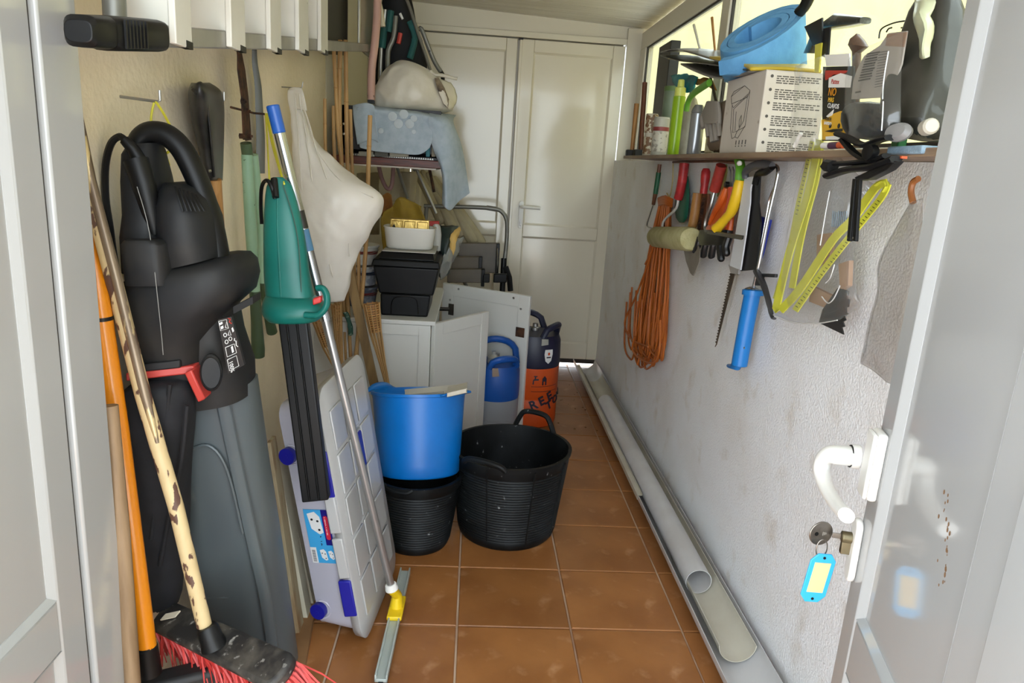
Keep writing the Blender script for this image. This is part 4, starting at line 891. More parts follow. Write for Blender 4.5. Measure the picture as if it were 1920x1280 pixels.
gascyl(gc1, (.142, 3.452), .122, .455, .205, BL2, GR2, face=((-110, -20, .42), (10, 170, .47)))
MB().prism(PY([(923, 690), (934, 690), (936, 705), (923, 706)], 3.322), (0, -.004, 0)).build('sticker', WPK if False else M('sticker_brown', '#8E7A6B', .6), gc1)
MB().lathe([(.030, 0), (.030, .03), (.012, .045), (.012, .06)], P(925, 680, Y=3.42), n=18).build('regulator', M('pale_metal', '#B9B8B2', .3, .5), gc1)
NV = M('navy_cylinder_plastic', '#15182F', .45, hx2='#1B1F3A', ns=6); OC = M('orange_cylinder_paint', '#C94F16', .45, hx2='#B84410', ns=4)
gc2 = T('gas_cylinder', 'orange gas cylinder with a dark navy collar beside the open cabinet door', 'gas cylinder', (.345, 3.665, 0))
gascyl(gc2, (.345, 3.665), .140, .57, .325, NV, OC, face=((-75, 15, .545), (60, 180, .575)))
def cyl_pt(c, r, ang, z): return Vector((c[0] + r * math.cos(math.radians(ang)), c[1] + r * math.sin(math.radians(ang)), z))
def cyl_text(body, size, ang, z, r, mat, parent, slope=0):
    for i, ch in enumerate(body):
        a = ang + i * math.degrees(size * .72 / r); p = cyl_pt((.345, 3.665), r + .0012, a, z + slope * i)
        t_ = Vector((-math.sin(math.radians(a)), math.cos(math.radians(a)), 0)); t_ = (t_ + Vector((0, 0, slope / (size * .72)))).normalized()
        n_ = Vector((math.cos(math.radians(a)), math.sin(math.radians(a)), 0)); text(ch, size, p, t_, n_.cross(t_), mat, parent, th=.001, bold=.0022)
NVP = M('navy_print', '#1E1A2E', .5)
cyl_text('REE', .066, -92, .105, .140, NVP, gc2, .022)
cyl_text('TON', .062, -54, .10, .140, NVP, gc2, .020)
mb = MB()
for a0, z0, pts in ((-72, .24, ((0, 0), (0, .035), (5, .05), (10, .035), (10, 0), (7, 0), (7, .02), (3, .02), (3, 0))),):
    mb.prism([cyl_pt((.345, 3.665), .1405, a0 + a, z0 + z) for a, z in pts], Vector((.3, -1, 0)).normalized() * .0012)
mb.build('house_symbol', NVP, gc2, sm=False)
mb = MB()
for a0, pts in ((-93, ((0, .01), (1, .035), (4, .04), (4, .05), (2, .052), (2, .056), (10, .056), (10, .052), (7, .05), (7, .04), (13, .04), (13, .032), (3, .03), (3, .01))),):
    mb.prism([cyl_pt((.345, 3.665), .1405, a0 + a, .235 + z) for a, z in pts], Vector((0, -1, 0)) * .0012)
mb.build('tap_symbol', NVP, gc2, sm=False)
mb = MB()
for z in (.232, .205): mb.tube([cyl_pt((.345, 3.665), .1405, a, z) for a in range(-95, -25, 5)], .0012, n=4)
mb.build('printed_line', NVP, gc2)
shp = [(-9, .075), (9, .075), (10, .05), (7, .015), (0, 0), (-7, .015), (-10, .05)]
sp = MB().prism([cyl_pt((.345, 3.665), .143, -62 + a, .355 + z) for a, z in shp], Vector((.45, -1, 0)).normalized() * .0015).build('shield_logo', WHT, gc2, sm=False)
MB().prism([cyl_pt((.345, 3.665), .1452, -62 + 2.6 * math.cos(t), .408 + .008 * math.sin(t)) for t in [k * math.pi / 5 for k in range(10)]], Vector((.45, -1, 0)).normalized() * .001).build('emblem_dot', OC, sp, sm=False)
MB().prism([cyl_pt((.345, 3.665), .1452, -62 + a, z) for a, z in ((-5, .386), (5, .386), (5, .392), (-5, .392))], Vector((.45, -1, 0)).normalized() * .001).build('emblem_name', NVP, sp, sm=False)
MB().prism([cyl_pt((.345, 3.665), .138, -72 + a, z) for a, z in ((-8, .452), (8, .456), (7, .485), (-8, .487))], Vector((.3, -1, 0)).normalized() * .004).build('collar_opening', M('opening_grey', '#9C9A90', .6), gc2, sm=False)
# ---------------- step stool behind the cabinet
ss = T('step_stool', 'folding step stool with a grey tube hoop and brown treads by the back door', 'step stool', (.0, 4.15, 0))
hoop = [(795, 386, 4.32), (830, 387, 4.32), (880, 388, 4.32), (925, 391, 4.32), (942, 398, 4.32), (950, 415, 4.32), (950, 450, 4.32), (946, 490, 4.30)]
MB().tube(smooth([P(*q[:2], Y=q[2]) for q in hoop], 5), .0125, n=12).build('hoop', GREYT, ss)
MB().tube([P(912, 389, Y=4.32), P(930, 392, Y=4.32)], .0145, n=12).build('hoop_joint', GREYT, ss)
lg0 = P(945, 484, Y=4.30)
MB().tube([lg0, P(942, 545, Y=4.27), Vector((P(940, 560, Y=4.25).x, 4.22, .02))], .017, n=12).build('leg', BLPL, ss)
MB().tube([P(800, 388, Y=4.32), Vector((-.35, 4.30, .02))], .0125, n=10).build('leg', GREYT, ss)
BTR = M('brown_tread', '#5B5040', .5, hx2='#4D4436', ns=6)
for (l, r, yt, yb_, Y) in ((858, 935, 456, 512, 4.28), (846, 902, 482, 505, 4.20), (838, 907, 505, 530, 4.12)):
    a = P(l, yt, Y=Y); b = P(r, yt, Y=Y); c = P(l, yb_, Y=Y)
    t_ = MB().obox(c, (b.x - a.x, 0, b.z - a.z), (0, .03, 0), (0, .02, a.z - c.z)).build('tread', BTR, ss, bevel=.004)
    MB().box(b.x - .012, b.x + .008, Y - .01, Y + .04, c.z - .01, a.z + .012).build('tread_end', BLPL, t_, bevel=.003)
for x0, x1 in ((905, 918), (925, 950)): MB().obox(P(x0, 530, Y=4.1), P(x1, 530, Y=4.1) - P(x0, 530, Y=4.1), (0, .04, 0), (0, 0, .05)).build('pivot', BLPL, ss, bevel=.005)
MB().tube([P(845, 549, Y=4.05), P(950, 551, Y=4.05)], .010, n=8).build('cross_bar', M('white_bar', '#B9B7B0', .4), ss)
MB().ball(P(890, 549, Y=4.03), .02, sc=(1, .7, 1)).build('knob', BLPL, ss)
MB().tube([P(948, 500, Y=4.2), P(955, 520, Y=4.2), P(957, 545, Y=4.2)], .017, n=10).build('hinge_cap', BLPL, ss)
MB().tube([P(933, 465, Y=4.24), P(932, 530, Y=4.22)], .004, n=6).build('bright_strut', CHROME, ss)
MB().tube([P(840, 530, Y=4.16), Vector((-.1, 4.16, .02))], .012, n=8).build('leg', BLPL, ss)
# ---------------- shelf with the crate, towel, sack, folded chairs
Ys = 3.46
zsh = P(730, 296, Y=Ys).z
shf = MB().box(-.698, P(832, 300, Y=Ys).x, Ys, 4.0, zsh - .035, zsh).build('shelf', M('mahogany', '#5E281A', .45, hx2='#421A10', ns=12, stretch=(1, 10, 10)), None, label='dark red brown wooden shelf across the back left corner', cat='shelf', bevel=.003)
MB().box(-.698, P(818, 300, Y=Ys).x, Ys + .003, 3.99, zsh - .043, zsh - .0355).build('underside_panel', M('pale_edge', '#A9A197', .5), shf)
CRT = M('black_crate_plastic', '#17151A', .5)
cx0, cx1 = P(641, 240, Y=Ys + .03).x, P(826, 240, Y=Ys + .03).x; ctop = P(700, 200, Y=Ys + .03).z
cr = T('crate', 'black plastic crate on the dark shelf, covered by the pale blue towel', 'crate', ((cx0 + cx1) / 2, 3.7, zsh))
cx0 = max(cx0, -.69)
for k in range(1):
    MB().box(cx0, cx1, Ys + .03, Ys + .042, zsh + .03, ctop).build('front_wall', CRT, cr)
    MB().box(cx0, cx1, 3.93, 3.942, zsh + .003, ctop).build('rear_wall', CRT, cr)
    MB().box(cx0, cx0 + .012, Ys + .03, 3.942, zsh + .003, ctop).build('side_wall', CRT, cr)
    MB().box(cx1 - .012, cx1, Ys + .1, 3.942, zsh + .003, ctop).build('side_wall', CRT, cr)
    MB().box(cx0, cx1, Ys + .03, 3.942, zsh + .001, zsh + .012).build('crate_bottom', CRT, cr)
for y in (232, 251): MB().lathe([(.006, 0), (.006, .003), (.002, .004)], P(645, y, Y=Ys + .03) , axis=(0, -1, 0), n=10).build('rivet', CHROME, cr)
mb = MB()
for k in range(36):
    x = cx0 + .05 + k * .0105; mb.prism([(x, Ys + .028, zsh + .002), (x + .009, Ys + .028, zsh + .002), (x + .0045, Ys + .028, zsh + .011)], (0, -.002, 0))
mb.build('saw_tooth_strip', M('bright_teeth', '#B9B7AF', .4, .5), cr, sm=False)
for i, (a, b, hx) in enumerate(((672, 700, '#8C8A7C'), (702, 728, '#55544B'), (730, 766, '#9A9684'), (798, 806, '#276A73'), (809, 817, '#7E7663'))):
    MB().obox(P(a, 294, Y=Ys + .02), P(b, 294, Y=Ys + .02) - P(a, 294, Y=Ys + .02), (0, .008, 0), (0, 0, .025 if i < 3 else .045)).build('packed_item', M('packed%d' % i, hx, .6), cr, bevel=.003)
TW = M('pale_blue_towel', '#AAB7C2', .9, hx2='#9DACB8', ns=30, bump=(350, .6, .002))
tw = T('towel', 'pale blue towel with faded white flowers draped over the black crate', 'towel', P(740, 280, Y=Ys))
Yf = Ys - .012
def row(pts): return [P(x, y, Y=Y) for x, y, Y in pts]
top = [Vector((P(x, 200, Y=Yf).x * (3.9 / Yf) * .99, 3.88, ctop + .012)) for x in (668, 700, 740, 780, 806)]
fr_ = MB().sheet([top, row([(668, 197, Yf + .03), (700, 199, Yf + .03), (740, 204, Yf + .03), (780, 209, Yf + .03), (806, 214, Yf + .03)]),
    row([(669, 215, Yf), (701, 220, Yf), (741, 224, Yf), (781, 228, Yf), (808, 232, Yf)]),
    row([(672, 245, Yf - .01), (703, 252, Yf), (743, 256, Yf - .01), (784, 258, Yf), (812, 256, Yf - .01)]),
    row([(674, 277, Yf), (705, 284, Yf - .012), (748, 288, Yf), (786, 290, Yf - .006), (806, 277, Yf)])], 5)
fr_.build('front_drop', TW, tw, solid=.004, sub=1)
sd_ = MB().sheet([[Vector((P(806 + k * 9, 210, Y=3.7).x + .03, 3.88, ctop + .010)) for k in range(5)],
    row([(804, 213, Yf + .02), (815, 215, Yf + .02), (828, 217, Yf + .03), (842, 222, Yf + .06), (850, 230, Yf + .12)]),
    row([(806, 250, Yf), (822, 254, Yf - .01), (840, 258, Yf), (856, 262, Yf + .05), (864, 268, Yf + .12)]),
    row([(812, 279, Yf), (826, 288, Yf - .02), (845, 296, Yf), (862, 302, Yf + .06), (872, 306, Yf + .12)]),
    row([(829, 325, Yf + .02), (834, 330, Yf - .02), (848, 335, Yf + .02), (866, 338, Yf + .08), (877, 340, Yf + .12)]),
    row([(829, 383, Yf + .03), (836, 391, Yf - .01), (846, 394, Yf + .02), (860, 378, Yf + .08), (881, 362, Yf + .12)])], 5)
sd_.build('side_drop', TW, tw, solid=.004, sub=1)
fl2 = MB().sheet([row([(661, 197, Yf + .02), (680, 193, Yf - .014), (692, 193, Yf - .018), (702, 198, Yf - .014)]), row([(663, 225, Yf - .012), (682, 225, Yf - .02), (695, 225, Yf - .012), (705, 228, Yf - .02)]), row([(670, 272, Yf - .014), (684, 266, Yf - .024), (698, 262, Yf - .016), (710, 268, Yf - .02)])], 5)
fl2.build('folded_corner', TW, tw, solid=.004, sub=1)
FLW = M('faded_white_print', '#BCC6CC', .9, bump=(350, .5, .002))
for x, y, r in ((736, 218, 8), (747, 232, 8), (768, 232, 8), (776, 222, 6), (757, 214, 8), (714, 245, 5), (776, 247, 4)):
    c = P(x, y, Y=Yf - .010); rr_ = r * 3.5 / 1345
    MB().lathe([(rr_, 0), (rr_ * .9, .0012), (.0005, .0016)], c, axis=(0, -1, .05), n=16).build('flower_print', FLW, tw, sm=True)
PB = M('frosted_carrier_film', '#DCD6C6', .35, hx2='#D0C9B6', ns=7, trans=.08, sss=.1, bump=(14, .5, .01))
ps = T('plastic_sack', 'cream plastic carrier bag tied in a knot, full, resting on the blue towel', 'bag', P(770, 212, Y=3.62))
cbag = P(768, 166, Y=3.66)
kx = P(812, 138, Y=3.58)
mb = MB().loft([sec(735, 830, 211, 3.64, .07, 213, 2.6), sec(708, 846, 203, 3.64, .12, 206, 2.4), sec(702, 842, 185, 3.64, .14, 190, 2.3), sec(706, 836, 165, 3.64, .14, 172, 2.2), sec(718, 828, 142, 3.63, .12, 158, 2.1), sec(735, 820, 122, 3.62, .09, 144, 2), sec(760, 814, 112, 3.61, .05, 138, 2), sec(800, 816, 128, 3.58, .016, 140, 2)][::1], n=40)
mb = MB().loft(fine([sec(735, 830, 211, 3.64, .07, 213, 2.6), sec(708, 846, 203, 3.64, .12, 206, 2.4), sec(702, 842, 185, 3.64, .14, 190, 2.3), sec(706, 836, 165, 3.64, .14, 172, 2.2), sec(718, 828, 142, 3.63, .12, 158, 2.1), sec(735, 820, 122, 3.62, .09, 144, 2), sec(760, 814, 112, 3.61, .05, 138, 2), sec(800, 816, 128, 3.58, .016, 140, 2)], 5), n=72)
mb.wrinkle(.009, 11, 1.3, (1, 1, .5)).crumple(.006, 9, 1); mb.build('bag_body', PB, ps, ang=80, sub=1)
MB().tube(smooth([P(808, 134, Y=3.57), P(816, 140, Y=3.565), P(834, 142, Y=3.56), P(857, 148, Y=3.56)], 4), [.016, .012, .011, .011, .012, .013, .014, .015, .014, .013, .012, .011, .013], n=10, flat=.6).crumple(.003, 40).build('knot_tail', PB, ps)
MB().sheet([row([(814, 145, 3.56), (830, 150, 3.56), (846, 155, 3.60)]), row([(822, 170, 3.53), (838, 176, 3.53), (856, 178, 3.6)]), row([(832, 195, 3.52), (845, 205, 3.54), (854, 195, 3.6)])], 5).crumple(.005, 25).build('bag_opening', PB, ps, solid=.0015)
MB().prism(PY([(815, 146), (823, 147), (834, 165), (842, 186), (840, 203), (832, 196), (822, 172)], 3.528), (0, .02, 0)).crumple(.003, 50).build('contents', M('brown_contents', '#7A6A50', .7, hx2='#3A2C20', ns=28), ps)
# folded garden chairs standing behind the sack
fc = T('folded_chair', 'folded camping chair with grey tubes and black and teal fabric behind the cream bag', 'chair', P(760, 190, Y=3.8))
FB = M('black_canvas', '#0E1013', .8); FT = M('teal_canvas', '#12524F', .7, hx2='#0E4543', ns=9)
MB().sheet([row([(722, -20, 3.82), (745, -20, 3.78), (762, -20, 3.82)]), row([(712, 60, 3.82), (750, 60, 3.77), (785, 60, 3.82)]), row([(706, 120, 3.82), (745, 120, 3.77), (800, 120, 3.82)]), row([(704, 185, 3.82), (745, 190, 3.78), (805, 185, 3.82)])], 4).crumple(.012, 10, 4).build('seat_fabric', FB, fc, solid=.02)
for pts, mt, r in ((((722, 18), (719, 52)), CHROME, .012), (((720, 52), (716, 90)), FT, .018), (((715, 90), (712, 150)), STEEL, .010), (((742, 30), (738, 70), (728, 95), (727, 130)), GREYT, .012), (((733, 20), (728, 60)), FT, .016), (((768, 40), (778, 70), (768, 110)), FT, .016), (((716, 150), (714, 190)), FT, .018)):
    MB().tube(smooth([P(x, y, Y=3.74) for x, y in pts], 3), r, n=10).build('frame_tube' if mt in (CHROME, STEEL, GREYT) else 'fabric_sleeve', mt, fc)
MB().tube([P(751, 62, Y=3.73), P(747, 82, Y=3.73)], .011, n=8).build('red_tag', RED, fc)
MB().tube([P(750, 25, Y=3.73), P(755, 36, Y=3.73)], .006, n=8).build('white_tag', WHT, fc)
MB().tube(smooth([P(752, -20, Y=3.72), P(765, 5, Y=3.72), P(778, 45, Y=3.72), P(800, 110, Y=3.72), P(812, 150, Y=3.72)], 4), .012, n=10, flat=.7).build('frame_tube', GREYT, fc)
fc2 = T('folded_chair', 'second folded chair, only its outer grey leg seen against the back door', 'chair', P(810, 200, Y=3.85))
MB().tube(smooth([P(787, 54, Y=3.78), P(792, 58, Y=3.78), P(812, 110, Y=3.80), P(826, 134, Y=3.82)], 4), .011, n=10).build('frame_tube', GREYT, fc2)
MB().tube([P(824, 130, Y=3.82), P(830, 139, Y=3.82), P(832, 200, Y=3.84)], .010, n=8).build('foot', BLPL, fc2)
MB().lathe([(.004, 0), (.004, .004)], P(806, 96, Y=3.78), axis=(0, -1, 0), n=8).build('rivet', BLPL, fc2)
PK = M('pink_hose', '#C0998C', .4)
pk = T('pink_pole', 'dusty pink plastic pole standing in a black foot left of the cream bag', 'pole', P(697, 196, Y=3.50))
MB().tube(smooth([P(708, -20, Y=3.56), P(707, 30, Y=3.55), P(703, 80, Y=3.53), P(697, 130, Y=3.52), P(696, 188, Y=3.50)], 4), .018, n=14).build('pole_tube', PK, pk)
MB().box(P(690, 190, Y=3.5).x, P(702, 190, Y=3.5).x, 3.49, 3.52, ctop + .014, ctop + .05).build('foot', BLPL, pk)
MB().tube(smooth([P(700, -20, Y=3.62), P(712, 10, Y=3.62), P(718, 50, Y=3.62)], 4), .012, n=10).build('white_strap', M('cream_strap', '#C9BFA5', .5), None, label='cream strap hanging beside the pink pole at the top', cat='strap')
# ---------------- fabrics under the shelf
BG = M('beige_canvas', '#A89C80', .8, hx2='#96896D', ns=6, bump=(60, .3))
def cloth(label, px, Y, mat, amp=.012, seed=0, name='cloth', cat='cloth', solid=.004, fold=.03):
    rows = [[P(x, y, Y=Y + (fold if j % 2 else 0)) for j, (x, y) in enumerate(r)] for r in px]
    MB().sheet(rows, 4).crumple(amp, 12, seed).build(name, mat, None, label=label, cat=cat, solid=solid)
cloth('beige canvas hanging in folds beneath the dark shelf', [[(740, 322), (755, 322), (770, 322), (785, 322)], [(735, 350), (752, 350), (768, 352), (782, 352)], [(730, 378), (748, 378), (765, 380), (778, 380)]], 4.05, BG, .008, 2)
pr_ = T('parasol', 'folded beige garden parasol leaning in the corner behind the towel', 'parasol', (.05, 4.5, .9))
mb = MB()
for k, (a, b) in enumerate((((778, 318), (832, 420)), ((790, 318), (850, 430)), ((800, 322), (868, 445)), ((812, 330), (890, 458)), ((825, 345), (905, 462)))):
    mb.tube(smooth([P(a[0], a[1], Y=4.5 + .02 * (k % 2)), P((a[0] + b[0]) / 2 + 2, (a[1] + b[1]) / 2, Y=4.48), P(b[0], b[1], Y=4.46 - .02 * (k % 2))], 4), [.018, .022, .026, .03, .034, .036, .038, .04, .036], n=10)
mb.crumple(.004, 20).build('canopy', M('parasol_canvas', '#A89E82', .75, hx2='#9A8F72', ns=8), pr_, sub=1)
pa_ = P(770, 300, Y=4.5); pb_ = P(845, 470, Y=4.48); MB().tube([pa_, pa_ + (pb_ - pa_) * ((pa_.z - .003) / (pa_.z - pb_.z))], .012, n=10).build('parasol_pole', GREYT, pr_)
cloth('mustard yellow cloth bag lying behind the white tub', [[(716, 400), (735, 385), (752, 372), (768, 372), (792, 384)], [(714, 412), (735, 398), (755, 396), (775, 395), (790, 392)], [(716, 425), (738, 415), (760, 412), (778, 412), (795, 410)], [(718, 440), (740, 436), (760, 434), (780, 434), (798, 432)], [(720, 490), (740, 490), (760, 490), (780, 490), (798, 490)], [(720, 549), (740, 549), (760, 549), (780, 549), (798, 549)]], 3.62, M('mustard_cloth', '#A88A2E', .75, hx2='#8F7426', ns=12), .012, 5, 'cloth_bag', 'bag')
cloth('bunched ochre and orange cloth at the left end of the mustard bag', [[(716, 366), (724, 362), (732, 368)], [(712, 385), (722, 380), (735, 388)], [(714, 402), (724, 398), (736, 402)]], 3.66, M('ochre_cloth', '#9A6A30', .75, hx2='#7C4A2A', ns=14), .010, 8)
MB().tube(smooth([P(708, 300, Y=3.9), P(716, 335, Y=3.88), P(727, 354, Y=3.87), P(735, 345, Y=3.87), P(738, 300, Y=3.9)], 5), .011, n=10).build('hose_loop', M('mauve_hose', '#8E6B66', .5), None, label='mauve hose loop hanging below the dark shelf', cat='hose')
for i, (a, b, lb2) in enumerate((((742, 322), (765, 372), 'thin grey rod below the shelf, left of two slanting rods'), ((776, 322), (818, 400), 'pale grey rod slanting below the shelf towards the towel'), ((803, 320), (814, 360), 'short dark rod below the right end of the shelf'))):
    MB().tube([P(a[0], a[1] - 15, Y=3.95), P(b[0], b[1], Y=3.93)], .008, n=8).build('rod', (GREYT, STEEL, RUST)[i], None, label=lb2, cat='rod')
cloth('dull brown cloth in the shade against the corner below the shelf', [[(655, 325), (685, 325), (712, 325)], [(655, 380), (685, 380), (712, 380)], [(655, 440), (685, 440), (712, 440)]], 4.4, M('dull_brown_cloth', '#8A7E66', .8, hx2='#7A6E58', ns=5), .012, 12)
# ---------------- canes, slat, torches
cn = 0
def cane(pts, Y, r=.0075, label='', mat=BAMB):
    q = [P(x, y, Y=Y) for x, y in pts]; d_ = (q[-1] - q[-2]).normalized(); q.append(q[-1] + d_ * ((q[-1].z - .004) / -d_.z))
    m = MB(); tot = sum((q[i + 1] - q[i]).length for i in range(len(q) - 1)); pts2 = smooth(q, 6)
    m.tube(pts2, r, n=8)
    for i in range(3, len(pts2) - 1, 5): m.ball(pts2[i], r * 1.22, n=8, sc=(1, 1, .45))
    return m.build('cane', mat, None, label=label, cat='cane', group='canes in the corner')
def floorto(x, y, Y): q = P(x, y, Y=Y); return q
canes = [([(626, 96), (634, 243), (642, 330), (650, 520), (656, 640), (662, 760)], 2.98, .0075, 'long bamboo cane leaning in the corner, second from the left of the tall ones'),
 ([(638, 75), (636, 197), (641, 325), (650, 560), (655, 700)], 3.02, .009, 'tall thick bamboo cane whose top passes behind the ladder end'),
 ([(648, 75), (652, 325), (664, 500), (668, 700)], 3.04, .0085, 'tall straight bamboo cane just left of the black crate rivets'),
 ([(657, 205), (661, 328), (672, 470), (676, 700)], 3.06, .007, 'bamboo cane whose top ends level with the black crate'),
 ([(609, 185), (611, 302), (622, 480), (640, 700)], 2.95, .0065, 'short dark weathered cane standing closest to the carrier bag hook'),
 ([(625, 198), (628, 308), (640, 480), (648, 660)], 3.0, .007, 'pale cane between the weathered cane and the tall ones'),
 ([(694, 216), (690, 341), (688, 425), (680, 540), (664, 700)], 2.90, .0085, 'lone round cane standing in front of the blue towel'),
 ([(672, 425), (672, 480), (672, 540), (670, 660)], 2.92, .0065, 'thin cane in front of the paint buckets')]
for pts, Y, r, lb2 in canes: cane(pts, Y, r, lb2, RUST if 'weathered' in lb2 and False else BAMB)
SL = M('slat_wood', '#8B6F43', .6, hx2='#6F5632', ns=9, stretch=(5, 5, .6))
a, b = PY([(652, 500), (713, 775)], 2.86); b = a + (b - a) * ((a.z - .012) / (a.z - b.z))
MB().obox(a - Vector((.018, 0, 0)), Vector((.036, 0, .004)), (0, .014, 0), b - a).build('timber_strip', SL, None, label='flat brown wooden slat leaning between the two bamboo torches', cat='slat')
a, b = PY([(632, 560), (637, 760)], 2.88); b = a + (b - a) * ((a.z - .008) / (a.z - b.z)); MB().obox(a, (.018, 0, 0), (0, .01, 0), b - a).build('timber_strip', BAMB, None, label='narrow upright slat below the carrier bag', cat='slat')
WV = M('woven_bamboo', '#A8783F', .6, hx2='#8C5F2F', ns=25)
def torch(tl_, tr2, bl_, br_, tip, Y, label, kk=5):
    tl_, tr2, bl_, br_, tip = [P(x, y, Y=Y) for x, y in (tl_, tr2, bl_, br_, tip)]
    t = T('bamboo_torch', label, 'torch', tip); c0 = (tl_ + tr2) / 2; r0_ = (tr2 - tl_).length / 2; c1 = (bl_ + br_) / 2; r1_ = (br_ - bl_).length / 2
    ax = (c0 - c1)
    for j in range(12):
        f0 = j / 12; f1 = (j + .72) / 12; rA = r1_ + (r0_ - r1_) * f0; rB = r1_ + (r0_ - r1_) * f1
        MB().lathe([(rA, ax.length * f0), (rB, ax.length * f1), (rB * .93, ax.length * f1), (rA * .93, ax.length * f0)], c1, axis=ax, n=18, cap=False, wob=.03).build('woven_band', WV, t)
    u, v_ = uv_dirs(ax)
    for j in range(10):
        a = 2 * math.pi * j / 10; d = u * math.cos(a) + v_ * math.sin(a)
        MB().tube([c0 + d * r0_ * 1.02, c1 + d * r1_ * 1.02, c1 + (tip - c1) * .5 + d * r1_ * .5, tip + d * .006], .0028, n=5).build('split_strip', BAMB, t)
    MB().lathe([(r1_ * .7, 0), (r1_ * .9, .05), (r1_ * .9, .06)], c1, axis=ax, n=14).build('fuel_can', RUST, t)
    dn = (tip - c0).normalized(); MB().tube([tip + dn * -.03, tip + dn * ((tip.z - .004) / -dn.z)], .009, n=8).build('torch_pole', BAMB, t)
    return t
torch((681, 570), (711, 566), (694, 625), (714, 618), (731, 742), 2.84, 'bamboo torch with a woven head leaning on the white cabinet side')
torch((588, 606), (606, 596), (606, 652), (622, 646), (655, 742), 2.78, 'bamboo torch with a woven head nearest the blade guard of the hedge trimmer')
torch((622, 572), (638, 568), (630, 645), (638, 643), (652, 735), 2.86, 'bamboo torch with a woven head directly below the white carrier bag')
MB().tube(smooth([P(648, 585, Y=2.9), P(655, 605, Y=2.9), P(658, 628, Y=2.9)], 4), .010, n=8).crumple(.004, 60).build('twine_bundle', M('dark_green_twine', '#23483A', .7, hx2='#8FA08C', ns=60, nlo=.6, nhi=.65), None, label='small bundle of dark green twine beside the wooden slat', cat='twine')
# ---------------- white carrier bag on the thin hook
CB = M('white_carrier_film', '#EAE5DC', .38, hx2='#DED8CE', ns=5, trans=.08, sss=.12, bump=(16, .35, .008))
Yc = 2.62
secs = [sec(541, 566, 168, 2.67, .010), sec(545, 572, 200, 2.66, .018), sec(552, 590, 260, 2.64, .035), sec(556, 640, 318, 2.62, .06, 312), sec(558, 705, 380, 2.60, .085, 360), sec(566, 712, 430, 2.60, .085, 395), sec(574, 690, 460, 2.60, .075, 432), sec(582, 668, 490, 2.60, .06, 470), sec(600, 655, 535, 2.61, .035, 520), sec(612, 640, 566, 2.62, .012, 566)]
mb = MB().loft(fine(secs, 6), n=80); mb.wrinkle(.0065, 7, 2.2, (1, 1, .35)).wrinkle(.003, 20, 5, (1, 1, .6)).crumple(.008, 9, 6)
cbm = T('carrier_bag', 'white plastic carrier bag hanging half full from a thin wall hook', 'bag', P(625, 566, Y=2.62))
mb.build('bag_body', CB, cbm, ang=80, sub=1)
for pts in (((560, 175), (572, 240), (585, 330), (600, 420), (625, 520)), ((565, 175), (590, 270), (640, 340), (700, 370)), ((553, 175), (560, 260), (566, 350), (578, 440)), ((570, 200), (610, 330), (650, 420), (655, 480))):
    MB().tube(smooth([P(x, y, Y=Yc - .055 - (.02 if y > 300 else -.03)) for x, y in pts], 5), .0035, n=6, flat=.6).crumple(.003, 20, 3).build('crease', CB, cbm)
MB().sheet([[P(541, 166, Y=2.68), P(552, 163, Y=2.67), P(566, 165, Y=2.66)], [P(544, 180, Y=2.67), P(556, 178, Y=2.655), P(571, 182, Y=2.65)], [P(548, 205, Y=2.66), P(562, 205, Y=2.63), P(576, 208, Y=2.64)]], 4).build('handle_loops', CB, cbm, solid=.002)

random.seed(21); mb = MB()
for k in range(34):
    x = random.gauss(.60, .10); y = random.uniform(3.5, 4.55)
    if not (.50 < x < .70): continue
    r = random.uniform(.003, .007); mb.ball((x, y, .0045), r, n=6, sc=(1, random.uniform(.6, 1.4), .3))
mb.build('dirt_crumbs', M('dry_dirt', '#6B4A2C', .9), None, label='dark dry dirt crumbs scattered on the tiles near the back door', cat='dirt', kind='stuff', sm=False)
# ================================================================ RIGHT SIDE
# ---------------- gutters along the wall
gutter(MB(), (.785, 1.15, .078), (.785, 4.66, .088), .075, n=18).build('gutter', PVC, None, label='longest grey white gutter lying open side up along the right wall', cat='gutter', ang=50)
gutter(MB(), (.790, 1.70, .083), (.790, 4.30, .092), .054, n=18).build('gutter', PVCB, None, label='cream inner gutter resting in the longest one, its round end toward the camera', cat='gutter', ang=50)
pv = MB().lathe([(.0405, 0), (.0425, 0), (.0425, 1.75), (.0405, 1.75), (.0405, 0)], (.776, 2.02, .078), axis=(0, 1, .004), n=36, cap=False)
pv.build('drain_pipe', [PVC], None, label='round grey drain pipe with an open end lying inside the cream gutter', cat='pipe', ang=50)
a = Vector((.707, 2.62, .081)); b = Vector((.709, 4.5, .085))
MB().obox(a, b - a, (.020, 0, 0), (0, 0, .0018)).obox(a, b - a, (.0018, 0, 0), (0, 0, -.018)).obox(a + Vector((.0182, 0, 0)), b - a, (.0018, 0, 0), (0, 0, .008)).build('cable_trunking', PVCB, None, label='thin cream trunking strip lying on the room side edge of the gutter', cat='trunking')
# ---------------- shelf board and what stands on it
SW = M('shelf_board_wood', '#8F7A63', .55, hx2='#6E5746', ns=7, stretch=(4, .5, 4))
z_s = 1.415; XS = .735
MB().box(XS, .978, 1.0, 3.72, z_s - .014, z_s).build('shelf', SW, None, label='long thin brown shelf board along the right wall under the window', cat='shelf', bevel=.002)
def S_(x, y, X): return P(x, y, X=X)
WDH = M('pale_handle_wood', '#A9793F', .5, hx2='#8F6030', ns=12, stretch=(5, 5, .6)); WDD = M('dark_handle_wood', '#6E3F26', .5, hx2='#55301C', ns=10, stretch=(5, 5, .6))
def onshelf(px, X, dz=0): # shelf point below photo column px for a thing standing at X
    r = ray(px, 640); 
    lo, hi = 200.0, 420.0
    for _ in range(40):
        m = (lo + hi) / 2; q = P(px, m, X=X)
        if q.z > z_s: lo = m
        else: hi = m
    return P(px, hi, X=X)
def zat(px, py, X): return P(px, py, X=X).z
